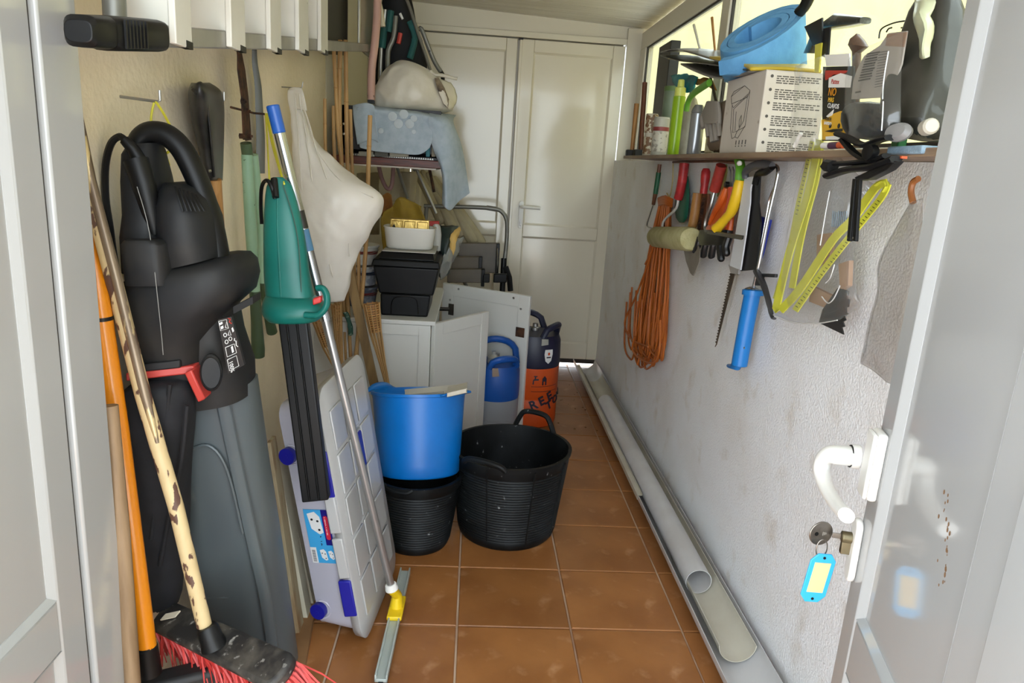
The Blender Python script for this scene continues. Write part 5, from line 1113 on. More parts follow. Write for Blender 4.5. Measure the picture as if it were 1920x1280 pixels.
t = T('paint_brush', 'short pale wooden brush handle standing at the far end of the wall shelf', 'brush', onshelf(1184, .80)); p = Vector(t.location)
MB().tube([p + Vector((0, 0, .03)), Vector((p.x, p.y, zat(1186, 197, .80)))], [.011, .013], n=12).build('brush_handle', WDH, t); MB().box(p.x - .03, p.x + .03, p.y - .02, p.y + .02, z_s + .001, z_s + .034).build('brush_head', BLDUST, t, bevel=.005)
t = T('paint_brush', 'tall dark wooden brush handle standing second from the far shelf end', 'brush', onshelf(1200, .83)); p = Vector(t.location)
MB().tube([p + Vector((0, 0, .03)), P(1209, 155, X=.83)], [.012, .013], n=12).build('brush_handle', WDD, t); MB().box(p.x - .035, p.x + .035, p.y - .025, p.y + .025, z_s + .001, z_s + .036).build('brush_head', BLDUST, t, bevel=.006)
def can(px, X, r, top, mats, label, name='tin', cat='tin', bands=()):
    p = onshelf(px, X); zt_ = zat(px, top, X); h = zt_ - z_s
    t = T(name, label, cat, (p.x, p.y, z_s))
    MB().lathe([(r * .97, 0), (r, .002), (r, h - .006), (r * .93, h - .003), (r * .93, h), (r * .86, h), (r * .86, h - .004), (.001, h - .004)], (p.x, p.y, z_s + .001), n=28).build('tin_body', mats, t)
    for z0, z1, m_ in bands: MB().lathe([(r * 1.003, h * z0), (r * 1.02, h * z0 + .0005), (r * 1.02, h * z1), (r * 1.003, h * z1 + .0005)], (p.x, p.y, z_s + .001), n=28, cap=False).build('label_band', m_, t)
    return t, p, h
PRW = M('print_ground', '#B9B5A8', .5, hx2='#8F8A80', ns=60, nlo=.55, nhi=.6); REDB = M('maroon_band', '#7D2E2E', .5); BRN = M('brown_print', '#7A5A3F', .5, hx2='#C9C0A8', ns=50, nlo=.52, nhi=.56); GGN = M('grey_green_print', '#7B8A74', .5, hx2='#6B7A66', ns=12)
can(1215, .80, .028, 216, M('tin_white', '#B9B3A4', .5), 'small tin with a brown printed label at the far end of the wall shelf', bands=((.55, .98, BRN), (.05, .45, BRN)))
can(1234, .79, .034, 222, M('tin_grey', '#A8A79C', .5), 'grey white tin with a maroon band, left of the lime green bottle', bands=((.1, .62, PRW), (.64, .74, REDB)))
can(1247, .86, .036, 168, GGN, 'tall grey green tin standing behind the maroon banded tin', bands=((.93, .995, M('green_rim', '#5F7A46', .5)),))
# lime bottle
LM = M('lime_plastic', '#8DB41C', .3, hx2='#84A91A', ns=5, sss=.1); LMC = M('pale_lime_cap', '#CFD66A', .35)
p = onshelf(1262, .775); h = zat(1262, 155, .775) - z_s; r = (P(1273, 250, X=.775) - P(1250, 250, X=.775)).length * .36
t = T('bottle', 'slim lime green bottle with a pale yellow cap on the wall shelf', 'bottle', (p.x, p.y, z_s))
r = .0245
MB().lathe([(r * .95, 0), (r, .004), (r, h * .70), (r * .96, h * .74), (r * .98, h * .77), (r * .6, h * .79)], (p.x, p.y, z_s + .001), n=28).build('bottle_body', LM, t)
MB().lathe([(r * .86, h * .78), (r * .84, h * .89), (r * .55, h * .90), (r * .5, h * .99), (r * .3, h)], (p.x, p.y, z_s), n=20).build('cap', LMC, t)
p = onshelf(1285, .80); h = zat(1285, 178, .80) - z_s
t = T('bottle', 'dull grey green bottle between the lime bottle and the silver one', 'bottle', (p.x, p.y, z_s))
MB().lathe([(.026, 0), (.027, .003), (.027, h * .8), (.018, h * .9), (.012, h * .92), (.012, h)], (p.x, p.y, z_s + .001), n=24).build('bottle_body', M('cloudy_green', '#8B8A78', .4, hx2='#A7A594', ns=12), t)
p = onshelf(1300, .765); h = zat(1300, 200, .765) - z_s
t = T('spray_bottle', 'silver spray bottle with a green nozzle on the wall shelf', 'bottle', (p.x, p.y, z_s))
MB().lathe([(.0245, 0), (.0255, .003), (.0255, h * .82), (.0235, h * .835), (.0255, h * .85), (.022, h * .92), (.014, h)], (p.x, p.y, z_s + .001), n=28).build('bottle_body', M('silver_paint', '#8D9092', .25, .6), t)
GN = M('leaf_green_plastic', '#5E9B2E', .4)
MB().tube(smooth([P(1287, 208, X=.755), P(1291, 190, X=.755), P(1300, 176, X=.755), P(1316, 164, X=.755), P(1330, 155, X=.755)], 4), [.006, .011, .014, .015, .014] and .0125, n=12, flat=.8).build('nozzle', GN, t)
MB().sheet([[P(x, y, X=X) for x, y, X in r_] for r_ in (((1259, 141, .86), (1275, 139, .84), (1292, 140, .86), (1308, 146, .84)), ((1262, 155, .85), (1276, 158, .82), (1292, 158, .84), (1304, 160, .82)), ((1275, 166, .85), (1282, 172, .82), (1292, 174, .84), (1300, 170, .82)))], 4).crumple(.008, 25, 2).build('cloth', M('turquoise_cloth', '#1E9AA8', .6, hx2='#177F90', ns=25), None, label='crumpled turquoise cloth between the bottles under the magazines', cat='cloth', solid=.004)
MB().sheet([[P(x, y, X=X) for x, y, X in r_] for r_ in (((1300, 148, .85), (1318, 146, .83), (1335, 150, .85)), ((1302, 158, .85), (1320, 160, .82), (1345, 168, .84)))], 4).crumple(.006, 25, 4).build('cloth', M('ochre_rag', '#A87A2A', .7, hx2='#8F5F22', ns=20), None, label='ochre rag squeezed in above the green spray nozzle', cat='cloth', solid=.004)
a = onshelf(1312, .77); b = onshelf(1350, .77)
pbg = T('paper_bag', 'crumpled brown paper bag behind the silver spray bottle', 'bag', a)
ztb = zat(1325, 183, .78)
MB().loft([((.83, (a.y + b.y) / 2, z_s + .001), (0, -(a.y - b.y) * .48, 0), (.055, 0, 0), 4), ((.83, (a.y + b.y) / 2, z_s + .06), (0, -(a.y - b.y) * .5, 0), (.058, 0, 0), 4), ((.825, (a.y + b.y) / 2, ztb), (0, -(a.y - b.y) * .47, 0), (.045, 0, 0), 3)], n=28).crumple(.008, 18, 3).build('bag_body', M('brown_paper', '#8A7764', .7, hx2='#77644F', ns=8, bump=(30, .5, .004)), pbg, sub=1)
def gl_hand(mb, base, tips, r):
    for tp_ in tips: mb.tube(smooth([base, base.lerp(tp_, .6) + Vector((.002, 0, 0)), tp_], 4), [r * 1.1] + [r] * 7 + [r * .7] if False else r, n=8)
g = T('work_glove', 'grey work glove hanging limp in front of the brown paper bag', 'glove', P(1345, 262, X=.765))
bb = P(1338, 205, X=.765)
MB().loft([secx(1325, 1348, 190, .765, .008, None, 3), secx(1318, 1350, 215, .765, .012, None, 3), secx(1322, 1350, 232, .765, .011, None, 3)], n=20).crumple(.003, 30).build('palm', M('grey_fabric', '#8B857D', .8), g)
mb = MB()
for x0, x1, y1 in ((1325, 1328, 256), (1332, 1336, 266), (1340, 1343, 264), (1347, 1349, 255)): mb.tube(smooth([P(x0, 228, X=.765), P((x0 + x1) / 2, (228 + y1) / 2, X=.763), P(x1, y1, X=.766)], 4), .0085, n=8)
mb.tube(smooth([P(1320, 212, X=.765), P(1316, 222, X=.763), P(1318, 240, X=.765)], 4), .0075, n=8)
mb.build('fingers', M('grey_fabric2', '#857E75', .8), g)
def brush_stick(a, b, X, r, mt, label, name='paint_brush', cat='brush', X2=None):
    return MB().tube([P(a[0], a[1], X=X), P(b[0], b[1], X=X2 or X)], [r, r * .75], n=8).build(name, mt, None, label=label, cat=cat)
brush_stick((1348, 212), (1325, 115), .80, .006, M('dark_handle', '#3A2E28', .5), 'thin dark brush handle leaning from the carton up past the magazines', X2=.82)
brush_stick((1335, 33), (1344, 130), .86, .0055, WDH, 'ochre stick rising behind the magazines in front of the window')
brush_stick((1301, 47), (1314, 98), .86, .006, M('pale_stick', '#D2CFC2', .4), 'pale stick rising behind the magazines, further from the camera than the ochre one')
MB().box(.90, .95, P(1258, 150, X=.92).y, P(1237, 150, X=.92).y, z_s + .001, zat(1245, 88, .92)).build('speaker_box', M('black_unit', '#1C1C1C', .5), None, label='tall narrow black unit against the window behind the tins', cat='unit', bevel=.004)
# carton with printed sides
CRW = M('white_carton', '#C9C2B8', .7, hx2='#BDB5A9', ns=4, hx3='#8D8072', ns3=22, lo3=.68, hi3=.75)
ca = T('carton', 'white printed carton box on the wall shelf beneath the blue foam roll', 'carton', (.85, 2.3, z_s))
c1_ = onshelf(1416, .755); c2_ = onshelf(1348, .755); 
CY0, CY1 = c1_.y, c2_.y; CZT = zat(1412, 139, .755)
CX1 = P(1532, 280, Y=CY0).x
CX1 = min(CX1, .972)
cb_ = MB().box(.755, CX1, CY0, CY1, z_s + .001, CZT).build('carton_body', CRW, ca, bevel=.002, sm=False)
INK = M('dark_ink', '#4A4642', .7)
MB().box(.7541, CX1, CY0 - .0006, CY1, CZT - .0005, CZT + .001).build('lid_flap', CRW, cb_)
random.seed(11)
mb = MB(); w_ = CX1 - .755; h_ = CZT - z_s
def word_lines(mb, x0, x1, ztop, n, ch, gap):
    z = ztop
    for i in range(n):
        x = x0; xe = x1 - random.uniform(0, .02) if i < n - 1 else x0 + (x1 - x0) * .5
        while x < xe:
            wd_ = random.uniform(.006, .018); wd_ = min(wd_, xe - x)
            mb.obox((x, CY0 - .0006, z), (wd_, 0, 0), (0, .0004, 0), (0, 0, -ch)); x += wd_ + .003
        z -= gap
word_seed = 1
for i in range(6):
    zt_ = CZT - .012 - i * h_ * .16; word_lines(mb, .785, CX1 - .01, zt_, 4 if i % 2 == 0 else 5, .0028, .0056)
mb.build('printed_text', INK, cb_, sm=False)
mb = MB()
for i in range(6): mb.lathe([(.0042, 0), (.0042, .0004)], (.772, CY0 - .0002, CZT - .014 - i * h_ * .16), axis=(0, -1, 0), n=12)
mb.build('printed_bullet', INK, cb_, sm=False)
# line drawing of a lidded bin on the side facing the room
def cp_(u, v): return Vector((.7545, CY1 - (CY1 - CY0) * u, z_s + h_ * v))
mb = MB()
def ln(*pts): mb.tube([cp_(*p_) for p_ in pts], .0009, n=4)
ln((.16, .78), (.50, .88), (.66, .80), (.62, .72), (.20, .68), (.16, .78)); ln((.20, .68), (.26, .62), (.62, .76)); ln((.22, .66), (.26, .34), (.34, .20), (.42, .22), (.46, .30), (.66, .34)); ln((.66, .80), (.66, .36), (.50, .20), (.42, .22)); ln((.28, .60), (.62, .74), (.60, .42), (.48, .30), (.34, .28), (.28, .60)); ln((.36, .56), (.40, .30)); ln((.48, .44), (.52, .50), (.54, .40), (.50, .34), (.48, .44)); ln((.16, .78), (.22, .84), (.50, .88))
mb.build('line_drawing', INK, cb_, sm=False)
mb = MB()
for i in range(4):
    c = cp_(.46 + i * .085, .115); mb.obox(c, (0, -.006, 0), (0, 0, .012), (-.0006, 0, 0)); mb.obox(c + Vector((0, 0, -.006)), (0, -.006, 0), (0, 0, .003), (-.0006, 0, 0))
mb.build('packing_symbols', INK, cb_, sm=False)
# magazines on the carton, leaning out to the left
mg = T('magazine', 'pile of dog eared magazines with a yellow spine sliding off the carton', 'magazine', P(1330, 140, X=.80))
def mag(pts, dx, mt, nm, th=.004):
    return MB().sheet([[P(x, y, X=.74) for x, y in pts], [P(x, y, X=.74) + Vector((dx * .5, -.01, .006)) for x, y in pts], [P(x, y, X=.74) + Vector((dx, -.02, .004)) for x, y in pts]], 4).build(nm, mt, mg, solid=th)
mag([(1238, 104), (1262, 112), (1310, 118), (1370, 126), (1402, 132)], .19, M('dark_cover', '#2B2925', .35, hx2='#8C8455', ns=22, nlo=.58, nhi=.64), 'cover', .004)
mag([(1276, 120), (1300, 132), (1340, 146), (1380, 142), (1404, 134)], .19, M('grey_pages', '#7F7C77', .5, hx2='#5E5B57', ns=6), 'inner_pages', .005)
mag([(1238, 98), (1262, 92), (1290, 98), (1330, 110), (1360, 118)], .16, M('cover_print', '#3A3733', .3, hx2='#A7A4A2', ns=9, nlo=.56, nhi=.62), 'cover', .003)
mag([(1330, 108), (1360, 113), (1390, 120), (1408, 130)], .19, M('yellow_cover', '#C0A52A', .4), 'yellow_spine', .008)
# foam roll
FO = M('blue_foam', '#5E9CCB', .75, hx2='#5490BF', ns=20, bump=(140, .35, .003), sss=.08)
fo = T('foam_roll', 'rolled up blue foam mat lying on top of the white carton', 'foam roll', P(1450, 130, X=.86))
fc_ = P(1437, 60, Y=2.0); fe = P(1488, 92, Y=2.32) 
fc_ = P(1440, 45, X=.79); 
axf = Vector((.42, -.10, -.30)).normalized()
axf = Vector((.12, -.94, -.10)).normalized()
# roll axis points toward the camera and a little down/right; spiral cross-section extruded along it
sp_r = .118
cen = P(1424, 55, Y=2.24)
u = _wc(Vector((.79, -.60, .10))).normalized(); v_ = _wc(Vector((.30, .36, -.88))).normalized(); axl = _wc(Vector((.20, .80, .42))).normalized()
def spiral(r_out, th, turns, a0, n=60):
    pts_o = []; pts_i = []
    for k in range(n + 1):
        f_ = k / n; a = a0 - turns * 2 * math.pi * f_; r = r_out - (th * 1.15) * turns * f_
        if f_ < .10: r += (.10 - f_) * .25
        pts_o.append((math.cos(a) * r, math.sin(a) * r)); pts_i.append((math.cos(a) * (r - th), math.sin(a) * (r - th)))
    return pts_o, pts_i
po, pi_ = spiral(.145, .021, 2.7, math.radians(175))
mb = MB(); n = len(po); vs = []; LV = 6
for l_ in range(LV):
    d_ = .20 * l_ / (LV - 1)
    for lst in (po, pi_):
        for x, y in lst:
            q = cen + u * x + v_ * y + axl * d_
            q.z = max(q.z, CZT + .004); vs.append(q)
fs_ = []
for l_ in range(LV - 1):
    o0 = l_ * 2 * n; o1 = o0 + 2 * n
    for k in range(n - 1):
        fs_ += [(o0 + k, o1 + k, o1 + k + 1, o0 + k + 1), (o0 + n + k, o0 + n + k + 1, o1 + n + k + 1, o1 + n + k)]
    fs_ += [(o0, o0 + n, o1 + n, o1), (o0 + n - 1, o1 + n - 1, o1 + 2 * n - 1, o0 + 2 * n - 1)]
for k in range(n - 1): fs_.append((k, k + 1, n + k + 1, n + k))
o0 = (LV - 1) * 2 * n
for k in range(n - 1): fs_.append((o0 + k, o0 + n + k, o0 + n + k + 1, o0 + k + 1))
mb.add(vs, fs_); mb.build('foam_sheet', FO, fo, ang=40)
# blue foam board and black wrapped bracket behind
MB().loft([secx(1510, 1524, 100, .90, .010, None, 3), secx(1530, 1558, 60, .90, .018, 40, 3), secx(1568, 1573, 55, .90, .02, 25, 3), secx(1600, 1606, 50, .90, .02, 30, 3), secx(1622, 1624, 45, .90, .014, 32, 3)], n=20).build('wrapped_bracket', M('black_film', '#2A2C2B', .3, hx2='#5B5F5C', ns=30, nlo=.55, nhi=.62, coat=.5), None, label='black angled bracket wrapped in film behind the foam roll', cat='bracket')
MB().tube(smooth([P(1500, 22, X=.88), P(1512, 5, X=.88), P(1522, -20, X=.88)], 3), .016, n=10).crumple(.004, 40).build('wrapped_end', BLPL, None, label='black wrapped end sticking up beside the foam roll at the top edge', cat='bundle')
def card(pts, X, mt, name, parent=None, label=None, cat=None, th=.004): return MB().prism(PX(pts, X), (th, 0, 0)).build(name, mt, parent, label=label, cat=cat, sm=False)
bt2 = T('packet', 'black and yellow hanging packet leaning behind the clear bag', 'packet', P(1530, 200, X=.86))
card([(1508, 50), (1541, 33), (1541, 80), (1524, 86)], .86, LBK, 'black_card', bt2); card([(1528, 84), (1540, 80), (1535, 135), (1527, 135)], .859, M('yellow_card', '#C9C03A', .5), 'yellow_card', bt2)
card([(1541, 55), (1556, 50), (1552, 110), (1540, 105)], .865, M('black_card2', '#151316', .5), 'black_card', bt2)
# clear bag beside the carton
cl = MB().sheet([[P(x, y, X=X) for x, y, X in r_] for r_ in (((1490, 122, .74), (1505, 118, .725), (1525, 110, .722), (1548, 100, .74)), ((1486, 180, .735), (1505, 180, .715), (1525, 175, .715), (1543, 170, .735)), ((1484, 240, .735), (1500, 240, .715), (1520, 240, .715), (1540, 235, .735)), ((1482, 278, .738), (1498, 279, .725), (1518, 279, .725), (1536, 276, .738)))], 4).crumple(.006, 16, 3)
cl.build('clear_bag', CLR, None, label='clear plastic bag standing in front of the right end of the carton', cat='bag', solid=.0012)
MB().tube([P(1490, 275, X=.73), P(1502, 250, X=.73)], .005, n=8).build('white_peg', WHPL, None, label='small white plastic peg in the clear bag by the carton', cat='peg')
# glue packet: reads Pattex NO MAS CLAVOS
XG = .76
gp = T('glue_packet', 'black, yellow and white glue packet on the wall shelf between clear bags', 'packet', P(1565, 282, X=XG))
card([(1543, 125), (1600, 124), (1602, 265), (1541, 264)], XG, LBK, 'backing_card', gp)
card([(1546, 103), (1592, 100), (1594, 124), (1549, 124)], XG - .001, WHPL, 'white_header', gp, th=.003)
card([(1540, 225), (1549, 222), (1560, 214), (1576, 208), (1597, 210), (1600, 262), (1542, 262)], XG - .0012, M('packet_yellow', '#D7A62A', .45), 'yellow_field', gp, th=.001)
card([(1547, 132), (1590, 132), (1585, 137), (1562, 140), (1550, 150), (1547, 150)], XG - .0012, REDP, 'red_flag', gp, th=.001)
card([(1554, 146), (1576, 137), (1597, 143), (1594, 164), (1553, 164)], XG - .0018, WHPL, 'white_house', gp, th=.001)
card([(1548, 262), (1595, 262), (1598, 252), (1548, 256)], XG - .0018, WHPL, 'white_base', gp, th=.001)
card([(1549, 218), (1563, 205), (1560, 216), (1552, 220)], XG - .0018, WHPL, 'white_arrow', gp, th=.001)
g0a = P(1558, 159, X=XG - .0025); dirx = (P(1590, 160, X=XG) - P(1558, 159, X=XG)).normalized(); diry = Vector((0, 0, 1))
def gtext(s_, x, y, pxh, mt, X=XG - .0025): 
    sz = (P(x, y, X=X).z - P(x, y + pxh, X=X).z) * 1.38; return text(s_, sz, P(x, y + pxh, X=X), dirx, diry, mt, gp)
TYE = M('text_yellow', '#E0B030', .5); TOR = M('text_orange', '#D98F1E', .5)
gtext('Pattex', 1558, 148, 9, REDP); gtext('NO', 1552, 164, 15, TOR); gtext('MAS', 1552, 182, 9, TYE); gtext('CLAVOS', 1551, 193, 9, WHT); gtext('FUERTE', 1546, 219, 6, LBK, XG - .0028); gtext('RAPIDO', 1545, 227, 6, WHT, XG - .0028)
mb = MB()
for x in (1557, 1573): mb.lathe([(.005, 0), (.005, .001)], P(x, 236, X=XG - .002), axis=(-1, 0, 0), n=12)
mb.prism(PX([(1547, 246), (1562, 242), (1580, 241), (1580, 246), (1560, 248)], XG - .002), (-.001, 0, 0)); mb.build('printed_figures', LBK, gp, sm=False)
tu = T('small_tube', 'small white tube with a purple and orange end lying before the glue packet', 'tube', P(1565, 278, X=.745))
MB().tube([P(1543, 273, X=.745), P(1557, 273, X=.745)], .0065, n=12).build('white_part', WHPL, tu); MB().tube([P(1557, 273, X=.745), P(1573, 272, X=.745)], .0075, n=12).build('purple_part', M('purple_plastic', '#4A2A45', .4), tu); MB().tube([P(1573, 272, X=.745), P(1582, 272, X=.745)], .0070, n=12).build('orange_part', M('orange_plastic', '#C9582A', .4), tu)
# blister pack with barcode card
bp_ = T('blister_pack', 'clear bag with a printed barcode card and black fittings on the wall shelf', 'blister pack', P(1630, 280, X=.74))
card([(1607, 130), (1620, 105), (1650, 85), (1666, 62), (1700, 58), (1690, 120), (1668, 182), (1596, 186), (1600, 150)], .752, M('grey_card2', '#A39C92', .6, hx2='#958E84', ns=6), 'header_card', bp_, th=.003)
card([(1663, 64), (1700, 60), (1694, 88), (1660, 86)], .7505, M('brown_card', '#8C7360', .6), 'card_fold', bp_, th=.002)
mb = MB()
for k in range(11):
    y = 97 + k * 5; x = 1626 - k * 1.6; w2 = 22 if k % 3 else 24
    mb.prism(PX([(x, y + 3), (x + w2, y - 1), (x + w2 - .5, y + (1 if k % 2 else 1.8)), (x - .5, y + (5 if k % 2 else 5.8))], .7505), (-.0006, 0, 0))
mb.prism(PX([(1604, 172), (1614, 170), (1614, 173), (1604, 175)], .7505), (-.0006, 0, 0))
mb.build('barcode', INK, bp_, sm=False)
mb = MB()
for k in range(14): y = 100 + k * 5; mb.prism(PX([(1648 - k * .6, y - 2), (1664 - k * .6, y - 5), (1664 - k * .6, y - 4), (1648 - k * .6, y - 1)], .7505), (-.0005, 0, 0))
mb.build('small_print', INK, bp_, sm=False)
MB().loft([secx(1600, 1660, 262, .75, .02, None, 3), secx(1592, 1690, 245, .76, .035, None, 3), secx(1590, 1680, 215, .765, .035, None, 3), secx(1596, 1668, 190, .765, .02, None, 3)], n=28).crumple(.006, 22, 5).build('black_fittings', BLPL, bp_, sub=1)
fl_ = MB().sheet([[P(x, y, X=X) for x, y, X in r_] for r_ in (((1590, 112, .745), (1612, 95, .735), (1650, 80, .735), (1694, 62, .745)), ((1586, 160, .74), (1612, 160, .725), (1650, 155, .725), (1688, 140, .74)), ((1584, 215, .735), (1612, 218, .708), (1650, 215, .708), (1690, 205, .735)), ((1586, 258, .738), (1612, 262, .722), (1650, 260, .722), (1685, 255, .738)))], 5).crumple(.004, 16, 8)
fl_.build('clear_front', CLR, bp_, solid=.0012)
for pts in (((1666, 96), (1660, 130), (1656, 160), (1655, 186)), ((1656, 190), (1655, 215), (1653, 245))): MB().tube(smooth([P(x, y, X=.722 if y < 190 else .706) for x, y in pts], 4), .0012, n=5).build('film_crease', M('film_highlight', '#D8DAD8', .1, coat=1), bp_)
# small brown pod, twine, green box, drill bag
MB().loft([secx(1608, 1610, 62, .86, .004), secx(1598, 1618, 75, .86, .014), secx(1592, 1625, 86, .86, .016), secx(1600, 1612, 98, .86, .008), secx(1600, 1610, 200, .86, .006), secx(1600, 1610, 276, .86, .006)], n=16).crumple(.004, 30).build('dried_pod', M('brown_wrapped', '#6B5244', .4, hx2='#4A382E', ns=20), None, label='small brown pointed wrapped bundle behind the glue packet', cat='bundle')
mb = MB()
for pts in (((1648, 72), (1652, 55), (1670, 45), (1690, 40), (1715, 38)), ((1690, 52), (1710, 54), (1728, 54)), ((1692, 68), (1710, 70), (1725, 64)), ((1662, 60), (1666, 54), (1672, 52))): mb.tube(smooth([P(x, y, X=.80) for x, y in pts], 4), .0016, n=6)
mb.build('wire', LBK, None, label='thin black wires looping up over the barcode card', cat='wire')
wp = MB().obox(P(1720, 72, X=.86), P(1706, 72, X=.86) - P(1720, 72, X=.86), (0.02, 0, 0), (0, 0, z_s + .002 - zat(1712, 72, .86)))
wp.build('green_box', M('bottle_green_box', '#0E6B3A', .4), None, label='narrow bright green box between the wires and the drill bag', cat='box', bevel=.003)
MB().loft([secx(1690, 1768, 268, .80, .05, None, 3), secx(1684, 1772, 230, .80, .06, None, 3), secx(1690, 1774, 180, .80, .055, None, 3), secx(1705, 1776, 130, .81, .045, None, 3), secx(1722, 1780, 60, .82, .04, None, 3), secx(1735, 1790, -20, .83, .03, None, 3)], n=32).crumple(.014, 14, 3).wrinkle(.006, 14, 3).build('tool_bag', M('dark_olive_film', '#2B2A23', .45, hx2='#1E1E19', ns=14, hx3='#14603A', ns3=8, lo3=.62, hi3=.68, coat=.4), None, label='bulging dark olive bag of tools at the near end of the wall shelf', cat='bag', sub=1)
MB().sheet([[P(x, y, X=X) for x, y, X in r_] for r_ in (((1715, 0, .78), (1728, -5, .77), (1750, -5, .78)), ((1712, 35, .77), (1728, 35, .755), (1748, 40, .77)), ((1722, 75, .765), (1730, 80, .75), (1744, 78, .765)), ((1724, 108, .76), (1732, 110, .755), (1742, 104, .76)))], 4).crumple(.008, 22, 4).build('film_wrap', M('pale_green_film', '#C6C9A6', .3, trans=.2, coat=.4), None, label='pale crumpled film hanging above the dark olive bag', cat='film', solid=.002)
MB().lathe([(.026, 0), (.028, .006), (.020, .014), (.001, .016)], P(1688, 250, X=.725), axis=(-1, -.3, .3), n=24, sq=(1, .6)).build('round_lid', M('grey_lid', '#7C7A78', .4), None, label='grey round lid leaning against the dark olive bag', cat='lid')
MB().lathe([(.013, 0), (.013, .02), (.010, .024)], P(1736, 240, X=.735), axis=(-.2, -1, .1), n=16).build('screw_top', M('beige_cap', '#B5AFA0', .5), None, label='beige round cap at the near end of the shelf above the sponge', cat='cap')
MB().obox(P(1726, 288, X=.728), P(1661, 290, X=.728) - P(1726, 288, X=.728), (.06, 0, 0), (0, 0, .014)).build('sponge', M('grey_blue_sponge', '#8297A5', .9, hx2='#73899A', ns=60, bump=(200, .8, .003)), None, label='flat grey blue sponge on the near end of the wall shelf', cat='sponge', bevel=.003)
# ---------------- tools hanging below the shelf
XT = .862
rack = MB().tube([P(1262, 304, X=XT), P(1345, 302, X=XT), P(1386, 306, X=.80)], .0045, n=8)
rack.build('hanging_rod', WDD, None, label='thin brown rod under the shelf that carries the small tools', cat='rod')
MB().lathe([(.007, 0), (.008, .008), (.004, .012)], P(1388, 306, X=.80), axis=(-1, -1, 0), n=12).build('end_stop', WHPL, None, label='white end knob of the thin tool rod', cat='knob')
GNH = M('dark_green_handle', '#1C5A3C', .4); REDH = M('red_wrapped_handle', '#B3282A', .45, hx2='#8E1F22', ns=30)
t = T('scraper', 'small hand tool with a green and brown handle hanging left of the orange cord', 'tool', P(1215, 428, X=XT))
MB().tube([P(1237, 308, X=XT), P(1235, 324, X=XT)], .009, n=10).build('handle_end', WDD, t); MB().tube([P(1235, 323, X=XT), P(1229, 363, X=XT)], .012, n=12).build('grip', GNH, t); MB().tube([P(1229, 362, X=XT), P(1225, 383, X=XT)], [.011, .009], n=12).build('handle_end', WDD, t)
MB().tube(smooth([P(1225, 383, X=XT), P(1218, 405, X=XT), P(1213, 423, X=XT), P(1221, 427, X=XT)], 3), .003, n=6).build('wire_hook', STEEL, t)
# orange extension cord: loops
OCd = M('orange_cord', '#B5601E', .5, hx2='#A55318', ns=10)
mb = MB(); random.seed(5); TS = 1.25
xc = lambda y: 1245 - (y - 370) * .075
for k in range(34):
    off0 = ((k % 17) / 16 - .5) * 2
    top_ = (1248 + off0 * 9, 366 + abs(off0) * 7); 
    bot = (1214 + off0 * 26 + random.uniform(-4, 4), 640 + random.uniform(0, 40) - abs(off0) * 8)
    X1 = XT + .012 - .05 * ((k * 7 % 5) / 5)
    off1 = off0 + random.choice((.3, .5, -.3, -.5, .8, -.8))
    b2_ = (1214 + off1 * 24, bot[1] - 6)
    m1 = (1237 + off0 * 17 + random.uniform(-2, 2), 450); m2 = (1226 + off0 * 24 + random.uniform(-3, 3), 560)
    mb.tube(smooth([P(*top_, X=X1), P(*m1, X=X1), P(*m2, X=X1), P(*bot, X=X1), P((bot[0] + b2_[0]) / 2, bot[1] + 9, X=X1 - .004), P(b2_[0], b2_[1] - 12, X=X1 - .004), P(b2_[0] + 4, b2_[1] - 90, X=X1 - .002)], 6), .0040, n=6)
mb.tube(smooth([P(1228, 450, X=.83), P(1213, 500, X=.82), P(1190, 560, X=.82), P(1172, 600, X=.82), P(1176, 625, X=.82), P(1190, 640, X=.82), P(1215, 650, X=.82)], 6), .0038, n=6)
mb.tube(smooth([P(1190, 630, X=.81), P(1186, 655, X=.81), P(1200, 672, X=.81), P(1222, 680, X=.81), P(1236, 660, X=.81), P(1238, 600, X=.81)], 6), .0038, n=6)
for k in range(7): mb.tube(smooth([P(1234 + k * .2, 372 + k * 2.2, X=XT - .03), P(1246, 368 + k * 2.4, X=XT - .048), P(1261 - k * .2, 374 + k * 2.2, X=XT - .03)], 4), .0036, n=6)
mb.tube(smooth([P(1232, 440, X=.83), P(1222, 470, X=.82), P(1210, 495, X=.82)], 5), .004, n=6)
mb.build('extension_cord', OCd, None, label='orange extension cord looped into a long hank on the right wall', cat='cord')
MB().tube(smooth([P(1262, 306, X=XT), P(1261, 340, X=XT), P(1256, 368, X=XT - .02), P(1250, 362, X=XT - .03)], 4), .002, n=6).build('hanging_string', M('yellowish_string', '#B9A46A', .7), None, label='thin yellowish string that the orange cord hangs from', cat='string')
# paint roller
TS = 1.45
t = T('paint_roller', 'paint roller with a red wrapped handle and a yellowed fleece sleeve', 'paint roller', P(1258, 462, X=.83))
MB().tube(smooth([P(1283, 306, X=.835), P(1279, 340, X=.835), P(1272, 372, X=.835)], 4), .0135, n=14).crumple(.0015, 80).build('grip', REDH, t)
MB().tube(smooth([P(1272, 370, X=.835), P(1268, 390, X=.832), P(1250, 408, X=.825), P(1243, 418, X=.82), P(1241, 440, X=.82)], 4), .0038, n=8).build('frame_wire', M('white_coated_wire', '#C9C5BE', .4), t)
a = P(1230, 444, X=.812); b = P(1296, 448, X=.80)
MB().lathe([(.022, 0), (.040, .006), (.046, .022), (.046, (b - a).length - .02), (.040, (b - a).length - .004), (.022, (b - a).length)], a, axis=b - a, n=24).crumple(.0015, 60).build('fleece_sleeve', M('yellowed_fleece', '#B4AF82', .9, hx2='#A39D6E', ns=20, bump=(120, .8, .003)), t)
